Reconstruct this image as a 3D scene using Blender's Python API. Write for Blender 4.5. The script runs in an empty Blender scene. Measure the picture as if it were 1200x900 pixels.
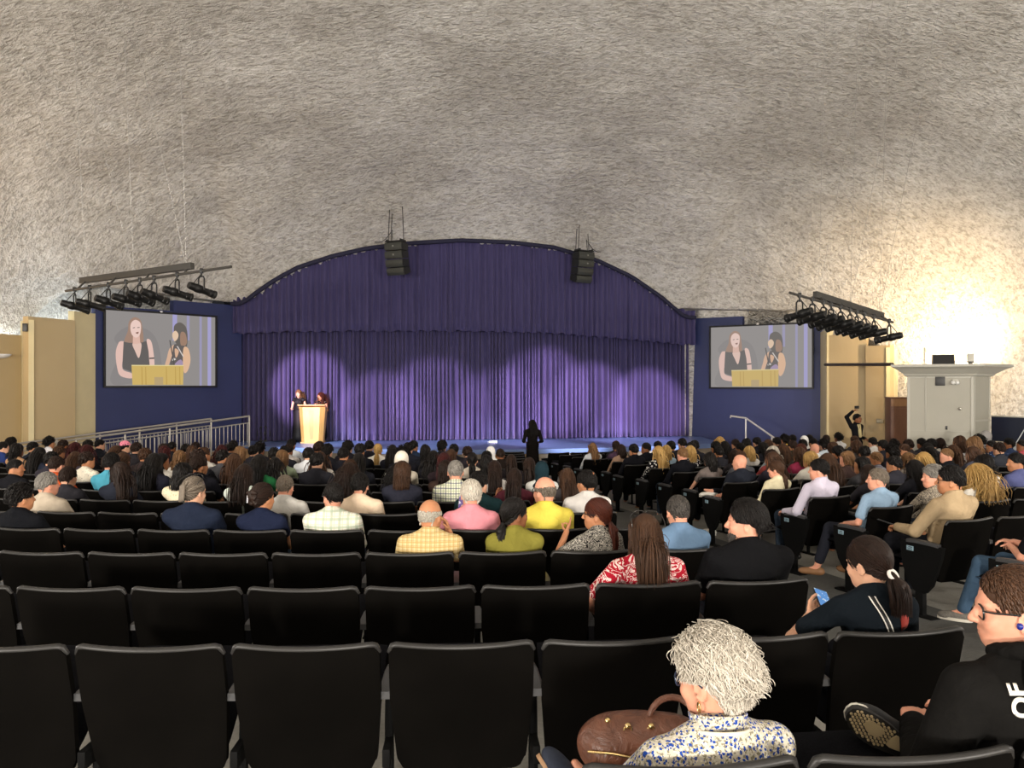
import bpy, bmesh, math, random, os
import numpy as np
from mathutils import Vector, Matrix, noise
R = math.radians
SC = bpy.context.scene
COL = SC.collection
rnd = random.Random(7)
CAMZ = 2.553
F = 900.0
SLOPE = 0.042
FRONT = 21.5

def floor_z(y):
    return max(0.0, SLOPE * (FRONT - y))

def at(px, py, d):
    return Vector(((px - 600) / F * d, d, CAMZ - (py - 450) / F * d))

# ---------------------------------------------------------------- materials
MATS = {}

def lin(c):
    return tuple((x / 12.92 if x <= 0.04045 else ((x + 0.055) / 1.055) ** 2.4) for x in c)

def hexc(h):
    return lin(tuple(int(h[i:i + 2], 16) / 255 for i in (0, 2, 4)))

class NT:
    def __init__(self, name):
        self.m = bpy.data.materials.new(name)
        self.m.use_nodes = True
        self.t = self.m.node_tree
        self.t.nodes.clear()
        self.out = self.t.nodes.new('ShaderNodeOutputMaterial')
        self.b = self.t.nodes.new('ShaderNodeBsdfPrincipled')
        self.t.links.new(self.b.outputs[0], self.out.inputs[0])

    def n(self, kind, **kw):
        nd = self.t.nodes.new(kind)
        for k, v in kw.items():
            if k in nd.inputs:
                self.put(nd.inputs[k], v)
            else:
                setattr(nd, k, v)
        return nd

    def put(self, sock, v):
        if hasattr(v, 'is_output') or isinstance(v, bpy.types.NodeSocket):
            self.t.links.new(v, sock)
        else:
            if sock.type == 'RGBA' and len(v) == 3:
                v = (*v, 1)
            sock.default_value = v

    def set(self, **kw):
        for k, v in kw.items():
            self.put(self.b.inputs[k.replace('_', ' ')], v)

    def coord(self, which='Object', scale=None):
        tc = self.n('ShaderNodeTexCoord')
        o = tc.outputs[which]
        if scale is not None:
            mp = self.n('ShaderNodeMapping')
            self.t.links.new(o, mp.inputs[0])
            mp.inputs['Scale'].default_value = scale if hasattr(scale, '__len__') else (scale,) * 3
            o = mp.outputs[0]
        return o

    def noise(self, vec, scale, detail=3, rough=0.55, dist=0.0):
        nd = self.n('ShaderNodeTexNoise')
        self.t.links.new(vec, nd.inputs['Vector'])
        nd.inputs['Scale'].default_value = scale
        nd.inputs['Detail'].default_value = detail
        nd.inputs['Roughness'].default_value = rough
        nd.inputs['Distortion'].default_value = dist
        return nd

    def ramp(self, fac, stops, interp='LINEAR'):
        nd = self.n('ShaderNodeValToRGB')
        self.t.links.new(fac, nd.inputs[0])
        cr = nd.color_ramp
        cr.interpolation = interp
        while len(cr.elements) < len(stops):
            cr.elements.new(0.5)
        for e, (p, c) in zip(cr.elements, stops):
            e.position = p
            e.color = (*c, 1) if len(c) == 3 else c
        return nd.outputs[0]

    def mix(self, fac, a, b, mode='MIX'):
        nd = self.n('ShaderNodeMix', data_type='RGBA', blend_type=mode)
        self.put(nd.inputs[0], fac)
        self.put(nd.inputs[6], a)
        self.put(nd.inputs[7], b)
        return nd.outputs[2]

    def math(self, op, a, b=None):
        nd = self.n('ShaderNodeMath', operation=op)
        self.put(nd.inputs[0], a)
        if b is not None:
            self.put(nd.inputs[1], b)
        return nd.outputs[0]

    def bump(self, h, strength=0.5, dist=0.01, normal=None):
        nd = self.n('ShaderNodeBump')
        self.t.links.new(h, nd.inputs['Height'])
        nd.inputs['Strength'].default_value = strength
        nd.inputs['Distance'].default_value = dist
        if normal is not None:
            self.t.links.new(normal, nd.inputs['Normal'])
        return nd.outputs[0]

def plain(name, col, rough=0.6, metal=0.0, nscale=0, namp=0.12, bump=0.0, spec=0.5, sheen=0.0):
    key = ('plain', name)
    if key in MATS:
        return MATS[key]
    t = NT(name)
    c = col
    if nscale:
        v = t.coord('Object')
        nz = t.noise(v, nscale, 4)
        lo = tuple(x * (1 - namp) for x in col)
        hi = tuple(min(1, x * (1 + namp)) for x in col)
        c = t.ramp(nz.outputs[0], [(0.3, lo), (0.7, hi)])
        if bump:
            t.set(Normal=t.bump(nz.outputs[0], bump, 0.004))
    t.set(Base_Color=c, Roughness=rough, Metallic=metal, Specular_IOR_Level=spec)
    if sheen:
        t.set(Sheen_Weight=sheen)
    MATS[key] = t.m
    return t.m

def emit(name, col, strength):
    key = ('emit', name)
    if key not in MATS:
        t = NT(name)
        t.set(Base_Color=(0, 0, 0), Emission_Color=col, Emission_Strength=strength, Roughness=0.8, Specular_IOR_Level=0.0)
        MATS[key] = t.m
    return MATS[key]

# ---------------------------------------------------------------- mesh building
class MB:
    def __init__(self):
        self.v = []
        self.f = []
        self.mi = []
        self.cur = 0

    def add(self, vs, fs):
        b = len(self.v)
        self.v.extend(tuple(x) for x in vs)
        for f in fs:
            self.f.append(tuple(b + i for i in f))
            self.mi.append(self.cur)
        return self

    def box(self, c, s, rot=None, bev=0.0):
        sx, sy, sz = (x / 2 for x in s)
        if bev > 0:
            bm = bmesh.new()
            bmesh.ops.create_cube(bm, size=1)
            for v in bm.verts:
                v.co = Vector((v.co.x * s[0], v.co.y * s[1], v.co.z * s[2]))
            bmesh.ops.bevel(bm, geom=list(bm.edges), offset=bev, segments=2, affect='EDGES', profile=0.6)
            bm.verts.index_update()
            vs = [v.co.copy() for v in bm.verts]
            fs = [[v.index for v in f.verts] for f in bm.faces]
            bm.free()
        else:
            vs = [Vector((x, y, z)) for z in (-sz, sz) for y in (-sy, sy) for x in (-sx, sx)]
            fs = [(0, 2, 3, 1), (4, 5, 7, 6), (0, 1, 5, 4), (2, 6, 7, 3), (0, 4, 6, 2), (1, 3, 7, 5)]
        if rot is not None:
            m = rot if isinstance(rot, Matrix) else Matrix.Rotation(rot, 3, 'Z')
            vs = [m @ v for v in vs]
        c = Vector(c)
        return self.add([v + c for v in vs], fs)

    def tube(self, pts, r, n=8, caps=True, closed=False):
        pts = [Vector(p) for p in pts]
        k = len(pts)
        rs = r if hasattr(r, '__len__') else [r] * k
        vs = []
        up = None
        for i, p in enumerate(pts):
            if closed:
                d = pts[(i + 1) % k] - pts[i - 1]
            else:
                d = pts[min(i + 1, k - 1)] - pts[max(i - 1, 0)]
            if d.length < 1e-9:
                d = Vector((0, 0, 1))
            d.normalize()
            if up is None:
                up = Vector((0, 0, 1)) if abs(d.z) < 0.9 else Vector((0, 1, 0))
            a = d.cross(up)
            if a.length < 1e-6:
                a = d.cross(Vector((1, 0, 0)))
            a.normalize()
            b = a.cross(d).normalized()
            up = b
            for j in range(n):
                t = 2 * math.pi * j / n
                vs.append(p + (a * math.cos(t) + b * math.sin(t)) * rs[i])
        fs = []
        for i in range(k if closed else k - 1):
            i2 = (i + 1) % k
            for j in range(n):
                j2 = (j + 1) % n
                fs.append((i * n + j, i2 * n + j, i2 * n + j2, i * n + j2))
        if caps and not closed:
            fs.append(tuple(range(n)))
            fs.append(tuple((k - 1) * n + j for j in reversed(range(n))))
        return self.add(vs, fs)

    def lathe(self, prof, n=20, m=None):
        vs = []
        for r_, z in prof:
            for j in range(n):
                t = 2 * math.pi * j / n
                vs.append(Vector((r_ * math.cos(t), r_ * math.sin(t), z)))
        if m is not None:
            vs = [m @ v for v in vs]
        fs = []
        for i in range(len(prof) - 1):
            for j in range(n):
                j2 = (j + 1) % n
                fs.append((i * n + j, i * n + j2, (i + 1) * n + j2, (i + 1) * n + j))
        fs.append(tuple(reversed(range(n))))
        fs.append(tuple((len(prof) - 1) * n + j for j in range(n)))
        return self.add(vs, fs)

    def prism(self, poly, h, m=None):
        """poly in XY, extruded along Z from 0 to h, then transformed by m."""
        k = len(poly)
        vs = [Vector((p[0], p[1], 0)) for p in poly] + [Vector((p[0], p[1], h)) for p in poly]
        if m is not None:
            vs = [m @ v for v in vs]
        fs = [tuple(reversed(range(k))), tuple(k + i for i in range(k))]
        for i in range(k):
            j = (i + 1) % k
            fs.append((i, j, k + j, k + i))
        return self.add(vs, fs)

    def grid(self, fn, nu, nv, closed_u=False):
        vs = [fn(i / (nu if closed_u else nu - 1), j / (nv - 1)) for j in range(nv) for i in range(nu)]
        fs = []
        for j in range(nv - 1):
            for i in range(nu if closed_u else nu - 1):
                i2 = (i + 1) % nu
                fs.append((j * nu + i, j * nu + i2, (j + 1) * nu + i2, (j + 1) * nu + i))
        return self.add(vs, fs)

    def ico(self, c, r, sub=2, m=None):
        bm = bmesh.new()
        bmesh.ops.create_icosphere(bm, subdivisions=sub, radius=1)
        bm.verts.index_update()
        rr = r if hasattr(r, '__len__') else (r, r, r)
        vs = [Vector((v.co.x * rr[0], v.co.y * rr[1], v.co.z * rr[2])) for v in bm.verts]
        if m is not None:
            vs = [m @ v for v in vs]
        vs = [v + Vector(c) for v in vs]
        fs = [[v.index for v in f.verts] for f in bm.faces]
        bm.free()
        return self.add(vs, fs)

    def mesh(self, name, mats, smooth=True, angle=40, fix=True):
        me = bpy.data.meshes.new(name)
        me.from_pydata(self.v, [], self.f)
        for m in (mats if isinstance(mats, (list, tuple)) else [mats]):
            me.materials.append(m)
        if any(self.mi):
            me.polygons.foreach_set('material_index', self.mi)
        if fix:
            bm = bmesh.new()
            bm.from_mesh(me)
            bmesh.ops.recalc_face_normals(bm, faces=bm.faces)
            if smooth:
                for f in bm.faces:
                    f.smooth = True
                ca = math.radians(angle)
                for e in bm.edges:
                    if len(e.link_faces) == 2 and e.calc_face_angle(0) > ca:
                        e.smooth = False
            bm.to_mesh(me)
            bm.free()
        return me

    def build(self, name, mats, parent=None, loc=None, rz=None, smooth=True, angle=40, fix=True):
        return link(name, self.mesh(name, mats, smooth, angle, fix), parent, loc, rz)

def link(name, data, parent=None, loc=None, rz=None):
    o = bpy.data.objects.new(name, data)
    COL.objects.link(o)
    if parent is not None:
        o.parent = parent
    if loc is not None:
        o.location = loc
    if rz is not None:
        o.rotation_euler = (0, 0, rz)
    return o

def tag(o, label=None, cat=None, group=None, kind=None):
    if label:
        o['label'] = label
    if cat:
        o['category'] = cat
    if group:
        o['group'] = group
    if kind:
        o['kind'] = kind
    return o

def empty(name, loc, rz=0.0):
    return link(name, None, None, loc, rz)

def struct(o):
    o['kind'] = 'structure'
    return o

def copy_tree(o, parent=None):
    c = o.copy()
    COL.objects.link(c)
    if parent is not None:
        c.parent = parent
    for ch in list(o.children):
        copy_tree(ch, c)
    return c

def own_mat(o, mat):
    """material on the object slot, so the shared mesh stays shared"""
    o.material_slots[0].link = 'OBJECT'
    o.material_slots[0].material = mat

def ordn(k):
    w = ['zeroth', 'first', 'second', 'third', 'fourth', 'fifth', 'sixth', 'seventh', 'eighth', 'ninth', 'tenth', 'eleventh', 'twelfth', 'thirteenth',
         'fourteenth', 'fifteenth', 'sixteenth', 'seventeenth', 'eighteenth', 'nineteenth', 'twentieth', 'twenty-first', 'twenty-second', 'twenty-third',
         'twenty-fourth', 'twenty-fifth', 'twenty-sixth', 'twenty-seventh', 'twenty-eighth', 'twenty-ninth', 'thirtieth']
    return w[k]
# ---------------------------------------------------------------- the shell: dome, floor, stage, walls
# the walls beside the stage, as found from the screens' perspective
LW0, LW1 = Vector((-11.40, 21.0)), Vector((-8.55, 24.30))     # left blue wall
RW0, RW1 = Vector((6.10, 27.2)), Vector((9.95, 24.75))        # right blue wall
STAGE_Z = CAMZ - 1.84
DC = (1.81, 6.78)          # centre of the dome in plan
DRX, DRY, DH, DB = 15.6, 20.3, 9.377, CAMZ - 1.245
DPA, DPN = 2.81, 2.74      # the plan is a soft-cornered oval, the section flatter than a circle
DTH = 0.1105
DCO, DSI = math.cos(DTH), math.sin(DTH)

def dome_raw(x, y):
    u = (x - DC[0]) * DCO + (y - DC[1]) * DSI
    v = -(x - DC[0]) * DSI + (y - DC[1]) * DCO
    q = 1 - abs(u / DRX) ** DPA - abs(v / DRY) ** DPA
    return DB + DH * max(q, 0) ** (1 / DPN)

VA, VB = Vector((-8.75, 24.65)), Vector((6.32, 27.15))
VD = (VB - VA).normalized()
VN = Vector((VD.y, -VD.x))            # towards the hall
VL = (VB - VA).length

def valance_coords(x, y):
    """s along the valance line, distance in front of it"""
    p = Vector((x, y)) - VA
    s = p.dot(VD) / VL
    c = min(1, max(0, s))
    q = plan_curve(c, 0.62)
    return s, (Vector((x, y)) - q).dot(VN)

def arch_z(s):
    p = plan_curve(min(0.97, max(0.035, s)), 0.62)
    return CAMZ - (arch_top(600 + F * p.x / p.y) - 450) / F * p.y

ERR = []
def dome_z(x, y):
    """the shell, eased so that it meets the arch of the stage opening"""
    if not ERR:
        for i in range(41):
            t = i / 40
            p = plan_curve(t, 0.62)
            ERR.append(dome_raw(p.x, p.y) - arch_z(t))
    s, d = valance_coords(x, y)
    c = min(1, max(0, s)) * 40
    i = min(39, int(c))
    e = ERR[i] + (ERR[i + 1] - ERR[i]) * (c - i)
    out = max(0, -s, s - 1) * VL
    z = dome_raw(x, y) - e * math.exp(-(d / 3.0) ** 2 - (out / 1.2) ** 2)
    # and clears the tops of the walls beside the stage
    for (p0, p1, zm) in ((RW0, RW1, 2.62), (LW0, LW1, 2.75)):
        dd = (p1 - p0).normalized()
        q = Vector((x, y)) - p0
        t = q.dot(dd)
        L = (p1 - p0).length
        off = q.dot(Vector((dd.y, -dd.x)))
        side = max(0, -t, t - L)
        if -3.2 < off < 3 and side < 2:
            lim = CAMZ + zm - 0.20 * t / L - 0.55 * max(0, off - 0.8) ** 1.5 - 0.8 * max(0, -off - 1.6) - 0.6 * side ** 1.5
            if lim > z:
                z = lim
    return z

def mat_ceiling():
    t = NT('sprayed_concrete')
    v = t.coord('Object')
    big = t.noise(v, 0.30, 4, 0.55)
    mp = t.n('ShaderNodeMapping')
    t.t.links.new(v, mp.inputs[0])
    mp.inputs['Scale'].default_value = (0.72, 1.25, 1.0)
    mp.inputs['Rotation'].default_value = (0, 0, R(6))
    st = t.noise(mp.outputs[0], 6.5, 8, 0.62, 0.25)
    vo = t.n('ShaderNodeTexVoronoi', feature='F1')
    wob = t.noise(mp.outputs[0], 9.0, 3, 0.6)
    ad = t.n('ShaderNodeVectorMath', operation='MULTIPLY_ADD')
    t.t.links.new(wob.outputs['Color'], ad.inputs[0])
    ad.inputs[1].default_value = (0.16, 0.16, 0.16)
    t.t.links.new(mp.outputs[0], ad.inputs[2])
    t.t.links.new(ad.outputs[0], vo.inputs['Vector'])
    vo.inputs['Scale'].default_value = 16.0
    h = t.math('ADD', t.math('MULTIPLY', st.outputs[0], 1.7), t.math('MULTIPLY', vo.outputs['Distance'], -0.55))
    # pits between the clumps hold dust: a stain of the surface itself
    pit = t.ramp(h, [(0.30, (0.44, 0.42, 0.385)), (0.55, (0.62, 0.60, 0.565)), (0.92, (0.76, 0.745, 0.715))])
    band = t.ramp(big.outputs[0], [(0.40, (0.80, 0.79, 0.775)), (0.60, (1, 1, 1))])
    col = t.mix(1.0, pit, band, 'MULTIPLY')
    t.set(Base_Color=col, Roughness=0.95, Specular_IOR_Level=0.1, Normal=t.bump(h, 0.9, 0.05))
    return t.m

def build_dome():
    mb = MB()
    nu, nv = 640, 190
    vs, fs, beh = [], [], []
    for j in range(nv):
        ph = (j / (nv - 1)) ** 0.8 * math.pi / 2          # 0 at apex
        sr = math.sin(ph) if j < nv - 1 else 1.0
        sr = 1 - (1 - sr) ** 1.25
        for i in range(nu):
            th = 2 * math.pi * i / nu
            cs, sn = math.cos(th), math.sin(th)
            u = DRX * sr * math.copysign(abs(cs) ** (2 / DPA), cs)
            v = DRY * sr * math.copysign(abs(sn) ** (2 / DPA), sn)
            x = DC[0] + u * DCO - v * DSI
            y = DC[1] + u * DSI + v * DCO
            z = DB + DH * max(0, 1 - sr ** DPA) ** (1 / DPN)
            p = Vector((x * 0.35, y * 0.35, z * 0.35))
            k = noise.noise(p) * 0.10 + noise.noise(p * 3.3) * 0.045 + noise.noise(p * 8.0) * 0.018
            z += dome_z(x, y) - dome_raw(x, y)
            s_, d_ = valance_coords(x, y)
            if abs(d_) < 1.5 and -0.1 < s_ < 1.1:
                k *= abs(d_) / 1.5
            vs.append((x - (x - DC[0]) * k / 14, y - (y - DC[1]) * k / 22, z - k))
            beh.append(d_ < 0.0 and -0.05 < s_ < 1.09 and z < arch_z(s_) + 0.02)
    # skirt down to the ground
    for i in range(nu):
        th = 2 * math.pi * i / nu
        cs, sn = math.cos(th), math.sin(th)
        u = DRX * 1.003 * math.copysign(abs(cs) ** (2 / DPA), cs)
        v = DRY * 1.003 * math.copysign(abs(sn) ** (2 / DPA), sn)
        vs.append((DC[0] + u * DCO - v * DSI, DC[1] + u * DSI + v * DCO, -0.4))
    for j in range(nv):
        for i in range(nu):
            i2 = (i + 1) % nu
            if j > 0:
                # the stage opening: no shell over the stage house
                fs.append((j * nu + i, (j + 1) * nu + i, (j + 1) * nu + i2, j * nu + i2))
            else:
                fs.append((j * nu + i, (j + 1) * nu + i, (j + 1) * nu + i2))
    nb = len(beh)
    beh += [beh[nb - nu + i] for i in range(nu)]
    fs = [f for f in fs if not all(beh[i] for i in f)]
    mb.add(vs, fs)
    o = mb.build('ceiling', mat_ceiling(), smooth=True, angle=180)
    return struct(o)


def wall_panel(name, p0, p1, z0, z1, th, mat, extra=None):
    """upright slab from p0 to p1 (plan), its face towards the hall on the line"""
    d = (p1 - p0).normalized()
    nrm = Vector((-d.y, d.x))
    mb = MB()
    q = [p0, p1, p1 + nrm * th, p0 + nrm * th]
    mb.prism([(a.x, a.y) for a in q], z1 - z0, Matrix.Translation((0, 0, z0)))
    if extra:
        e0, e1, ez = extra
        a, b = p0 + d * e0, p0 + d * e1
        q = [a, b, b + nrm * th, a + nrm * th]
        mb.prism([(c.x, c.y) for c in q], ez - z1, Matrix.Translation((0, 0, z1)))
    return struct(mb.build(name, mat, smooth=False))

def build_shell():
    build_dome()
    # floor
    t = NT('concrete_floor')
    v = t.coord('Object')
    a = t.noise(v, 1.2, 5)
    b = t.noise(v, 40, 3)
    c = t.mix(0.5, t.ramp(a.outputs[0], [(0.3, (0.20, 0.19, 0.165)), (0.7, (0.29, 0.275, 0.24))]),
              t.ramp(b.outputs[0], [(0.35, (0.21, 0.20, 0.175)), (0.65, (0.29, 0.275, 0.245))]))
    t.set(Base_Color=c, Roughness=0.75, Normal=t.bump(b.outputs[0], 0.15, 0.003))
    mb = MB()
    ys = [-21, -8] + [y for y in np.arange(-4, FRONT + 0.01, 1.5)] + [FRONT, 33]
    for y0, y1 in zip(ys[:-1], ys[1:]):
        if y1 - y0 < 1e-6:
            continue
        z0, z1 = floor_z(y0), floor_z(y1)
        mb.add([(-18, y0, z0), (18, y0, z0), (18, y1, z1), (-18, y1, z1)], [(0, 1, 2, 3)])
    mb.add([(-18, -21, -0.5), (18, -21, -0.5), (18, 33, -0.5), (-18, 33, -0.5)], [(0, 3, 2, 1)])
    struct(mb.build('floor', t.m, smooth=False))
    # carpet runner in the aisle
    t = NT('grey_carpet')
    v = t.coord('Object')
    n1 = t.noise(v, 160, 2)
    n2 = t.noise(v, 2.2, 4)
    n3 = t.noise(t.coord('Object', (14, 60, 1)), 2, 3)
    c = t.mix(0.4, t.ramp(n1.outputs[0], [(0.3, (0.062, 0.061, 0.057)), (0.7, (0.115, 0.113, 0.106))]),
              t.ramp(n2.outputs[0], [(0.35, (0.07, 0.069, 0.065)), (0.65, (0.105, 0.103, 0.097))]))
    c = t.mix(0.25, c, t.ramp(n3.outputs[0], [(0.4, (0.055, 0.055, 0.053)), (0.6, (0.15, 0.148, 0.142))]))
    t.set(Base_Color=c, Roughness=0.95, Normal=t.bump(n1.outputs[0], 0.4, 0.004), Specular_IOR_Level=0.2)
    mb = MB()
    n = 30
    for i in range(n):
        def edge(s):
            y = 2.0 + s * 19.0
            xr = 4.62 - 0.2355 * (y - 2.4)
            xr = max(xr, 0.95 + (21 - y) * 0.13)
            xl = xr - 2.05 + 0.02 * (y - 2)
            return y, xl, xr
        y0, l0, r0 = edge(i / n)
        y1, l1, r1 = edge((i + 1) / n)
        h = 0.006
        mb.add([(l0, y0, floor_z(y0) + h), (r0, y0, floor_z(y0) + h), (r1, y1, floor_z(y1) + h), (l1, y1, floor_z(y1) + h),
                (l0, y0, floor_z(y0) - .01), (r0, y0, floor_z(y0) - .01), (r1, y1, floor_z(y1) - .01), (l1, y1, floor_z(y1) - .01)],
               [(0, 1, 2, 3), (0, 3, 7, 4), (1, 5, 6, 2)] + ([(0, 4, 5, 1)] if i == 0 else []) + ([(3, 2, 6, 7)] if i == n - 1 else []))
    o = mb.build('aisle_carpet', t.m, smooth=False)
    tag(o, 'worn grey carpet runner down the aisle between the seating blocks', 'carpet')

    # ---- stage
    blue = NT('stage_paint')
    v = blue.coord('Object')
    a = blue.noise(v, 1.5, 5)
    blue.set(Base_Color=blue.ramp(a.outputs[0], [(0.3, (0.11, 0.18, 0.40)), (0.7, (0.16, 0.24, 0.48))]), Roughness=blue.ramp(a.outputs[0], [(0.3, (.28,) * 3), (.7, (.42,) * 3)]))
    drab = plain('stage_front_paint', hexc('8f8576'), 0.8, nscale=3, namp=0.1)
    arc = []
    N = 28
    for i in range(N + 1):
        s = i / N
        x = -8.4 + s * (6.6 + 8.4)
        u = (x - (-0.3)) / 7.6
        y = 21.55 + 2.0 * u * u + 0.10 * (x + 0.3)
        arc.append((x, y))
    back = [(6.6, 27.6), (RW0.x + .2, RW0.y + 1.3), (-9.2, 25.6 + 1.0), (-9.2, 24.4)]
    poly = arc + back
    mb = MB()
    k = len(poly)
    mb.cur = 0
    mb.add([(x, y, STAGE_Z) for x, y in poly], [tuple(range(k))])
    # blue edge band, then the drab front down to the floor, then back/sides
    zb = STAGE_Z - 0.13
    mb.add([(x, y, STAGE_Z) for x, y in arc] + [(x, y, zb) for x, y in arc], [(i, i + len(arc), i + 1 + len(arc), i + 1) for i in range(len(arc) - 1)])
    mb.cur = 1
    cx, cy = -1.2, 26
    def inn(x, y, e):
        d = Vector((cx - x, cy - y)).normalized() * e
        return x + d.x, y + d.y
    ar2 = [inn(x, y, 0.06) for x, y in arc]
    m = len(arc)
    mb.add([(x, y, zb) for x, y in arc] + [(x, y, zb) for x, y in ar2] + [(x, y, -0.02) for x, y in ar2],
           [(i, m + i, m + i + 1, i + 1) for i in range(m - 1)] + [(m + i, 2 * m + i, 2 * m + i + 1, m + i + 1) for i in range(m - 1)])
    rest = [arc[-1]] + back + [arc[0]]
    q = len(rest)
    mb.add([(x, y, STAGE_Z) for x, y in rest] + [(x, y, -0.02) for x, y in rest], [(i, q + i, q + i + 1, i + 1) for i in range(q - 1)])
    o = mb.build('stage', [blue.m, drab], smooth=False)
    struct(o)
    # wooden lip at the stage front, centre, and the step lip on the right
    wood = wood_mat('lip_wood', (0.34, 0.2, 0.085), (0.5, 0.32, 0.15))
    mb = MB()
    p0, p1 = at(566, 528, 21.32), at(617, 528, 21.30)
    mb.box(((p0.x + p1.x) / 2, 21.42, STAGE_Z - 0.19), (p1.x - p0.x, 0.22, 0.12), bev=0.008)
    o = mb.build('wooden_step', wood)
    tag(o, 'narrow pale wooden step lip on the stage front near the standing woman', 'step')
    mb = MB()
    p0, p1 = at(822, 528, 23.2), at(846, 528, 23.2)
    for i in range(4):
        mb.box(((p0.x + p1.x) / 2, 24.0 - 0.28 * i, STAGE_Z - 0.17 * (i + 1) - 0.02), (1.05, 0.3, 0.05), bev=0.006)
        mb.box(((p0.x + p1.x) / 2, 24.14 - 0.28 * i, (STAGE_Z - 0.17 * (i + 1)) / 2), (1.0, 0.03, STAGE_Z - 0.17 * (i + 1)))
    o = mb.build('stage_stairs', wood)
    tag(o, 'short wooden stairs up to the right end of the stage', 'stairs')

    # ---- blue walls beside the stage (thickness away from the hall)
    navy = NT('navy_wall_paint')
    v = navy.coord('Object')
    a = navy.noise(v, 0.8, 4)
    b = navy.noise(v, 60, 2)
    navy.set(Base_Color=navy.ramp(a.outputs[0], [(0.3, (0.012, 0.020, 0.088)), (0.7, (0.017, 0.027, 0.108))]), Roughness=0.5, Normal=navy.bump(b.outputs[0], 0.08, 0.002))
    L = (LW1 - LW0).length
    zl = at(160, 361, 21.8).z
    wall_panel('wall_left', LW0, LW1, -0.1, zl, 0.25, navy.m, (L * 0.50, L, at(245, 355, 23.4).z))
    L = (RW1 - RW0).length
    zr = at(915, 382, 25.8).z
    wall_panel('wall_right', RW0, RW1, -0.1, zr, 0.25, navy.m, (0, L * 0.45, at(840, 372, 26.6).z))
    # jamb between wall and curtain, back of stage
    # ---- tan panels, left
    tan = NT('tan_wall_paint')
    v = tan.coord('Object')
    a = tan.noise(v, 0.5, 3)
    b = tan.noise(v, 80, 2)
    tan.set(Base_Color=tan.ramp(a.outputs[0], [(0.3, (0.50, 0.385, 0.215)), (0.7, (0.54, 0.42, 0.24))]), Roughness=0.75, Normal=tan.bump(b.outputs[0], 0.06, 0.002))
    cream = plain('cream_wall_paint', hexc('d8cba2'), 0.7, nscale=2, namp=0.05)
    def W(px, d):
        return Vector(((px - 600) / F * d, d))
    wall_panel('wall_left_return', W(87, 20.2), LW0 + Vector((0.02, -0.02)), -0.1, at(100, 366, 20.6).z, 0.18, cream)
    wall_panel('wall_left_panel', W(33, 18.9), W(88, 20.15), -0.1, at(60, 373, 19.5).z, 0.18, tan.m)
    wall_panel('wall_left_step', W(24, 19.3), W(33.5, 18.9), -0.1, at(30, 375, 19.0).z, 0.12, cream)
    wall_panel('wall_left_side', W(-70, 17.0), W(25, 19.25), -0.1, at(0, 391, 18.6).z, 0.18, tan.m)
    # ---- tan panels, right
    wall_panel('wall_right_return', RW1 + Vector((-0.02, -0.02)), W(969, 23.7), -0.1, at(963, 388, 24.2).z, 0.18, cream)
    wall_panel('wall_right_panel', W(968, 23.75), W(1015, 22.9), -0.1, at(992, 392, 23.3).z, 0.18, tan.m)
    wall_panel('wall_right_side', W(1014.5, 22.7), W(1043, 22.0), -0.1, at(1030, 405, 22.4).z, 0.18, tan.m)
    wall_panel('wall_right_end', W(1043, 22.0), W(1052, 23.6), -0.1, at(1045, 408, 22.4).z, 0.10, cream)

def wood_mat(name, c0, c1, rough=0.45):
    key = ('wood', name)
    if key in MATS:
        return MATS[key]
    t = NT(name)
    v = t.coord('Object', (9, 9, 0.9))
    n = t.noise(v, 2.2, 5, 0.6, 1.6)
    n2 = t.noise(t.coord('Object', (80, 80, 3)), 2, 3)
    c = t.mix(0.25, t.ramp(n.outputs[0], [(0.3, c0), (0.7, c1)]), t.ramp(n2.outputs[0], [(0.35, c0), (0.65, c1)]))
    t.set(Base_Color=c, Roughness=rough, Normal=t.bump(n2.outputs[0], 0.08, 0.002))
    MATS[key] = t.m
    return t.m

# ---------------------------------------------------------------- curtains
def velvet():
    t = NT('purple_velvet')
    v = t.coord('Object', (6, 6, 0.4))
    n = t.noise(v, 3, 4)
    t.set(Base_Color=t.ramp(n.outputs[0], [(0.3, (0.044, 0.040, 0.110)), (0.7, (0.066, 0.058, 0.145))]), Roughness=0.85, Specular_IOR_Level=0.15,
          Sheen_Weight=0.25, Sheen_Roughness=0.5, Sheen_Tint=(0.7, 0.6, 1, 1))
    return t.m

def plan_curve(s, off=0.0):
    """curtain line across the stage, s 0..1 from left to right"""
    p = VA.lerp(VB, s)
    bow = 4 * s * (1 - s)
    return Vector((p.x + 0.12 * bow, p.y - 0.55 * bow - off))

ARCH = [(284, 357), (300, 344), (325, 327), (350, 314), (390, 301), (430, 292), (480, 286), (540, 282.5), (600, 285), (650, 291), (700, 306), (740, 325), (775, 349), (803, 373)]

def arch_top(px):
    for (x0, y0), (x1, y1) in zip(ARCH[:-1], ARCH[1:]):
        if x0 <= px <= x1:
            t = (px - x0) / (x1 - x0)
            return y0 + (y1 - y0) * t
    return ARCH[0][1] if px < ARCH[0][0] else ARCH[-1][1]

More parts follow.
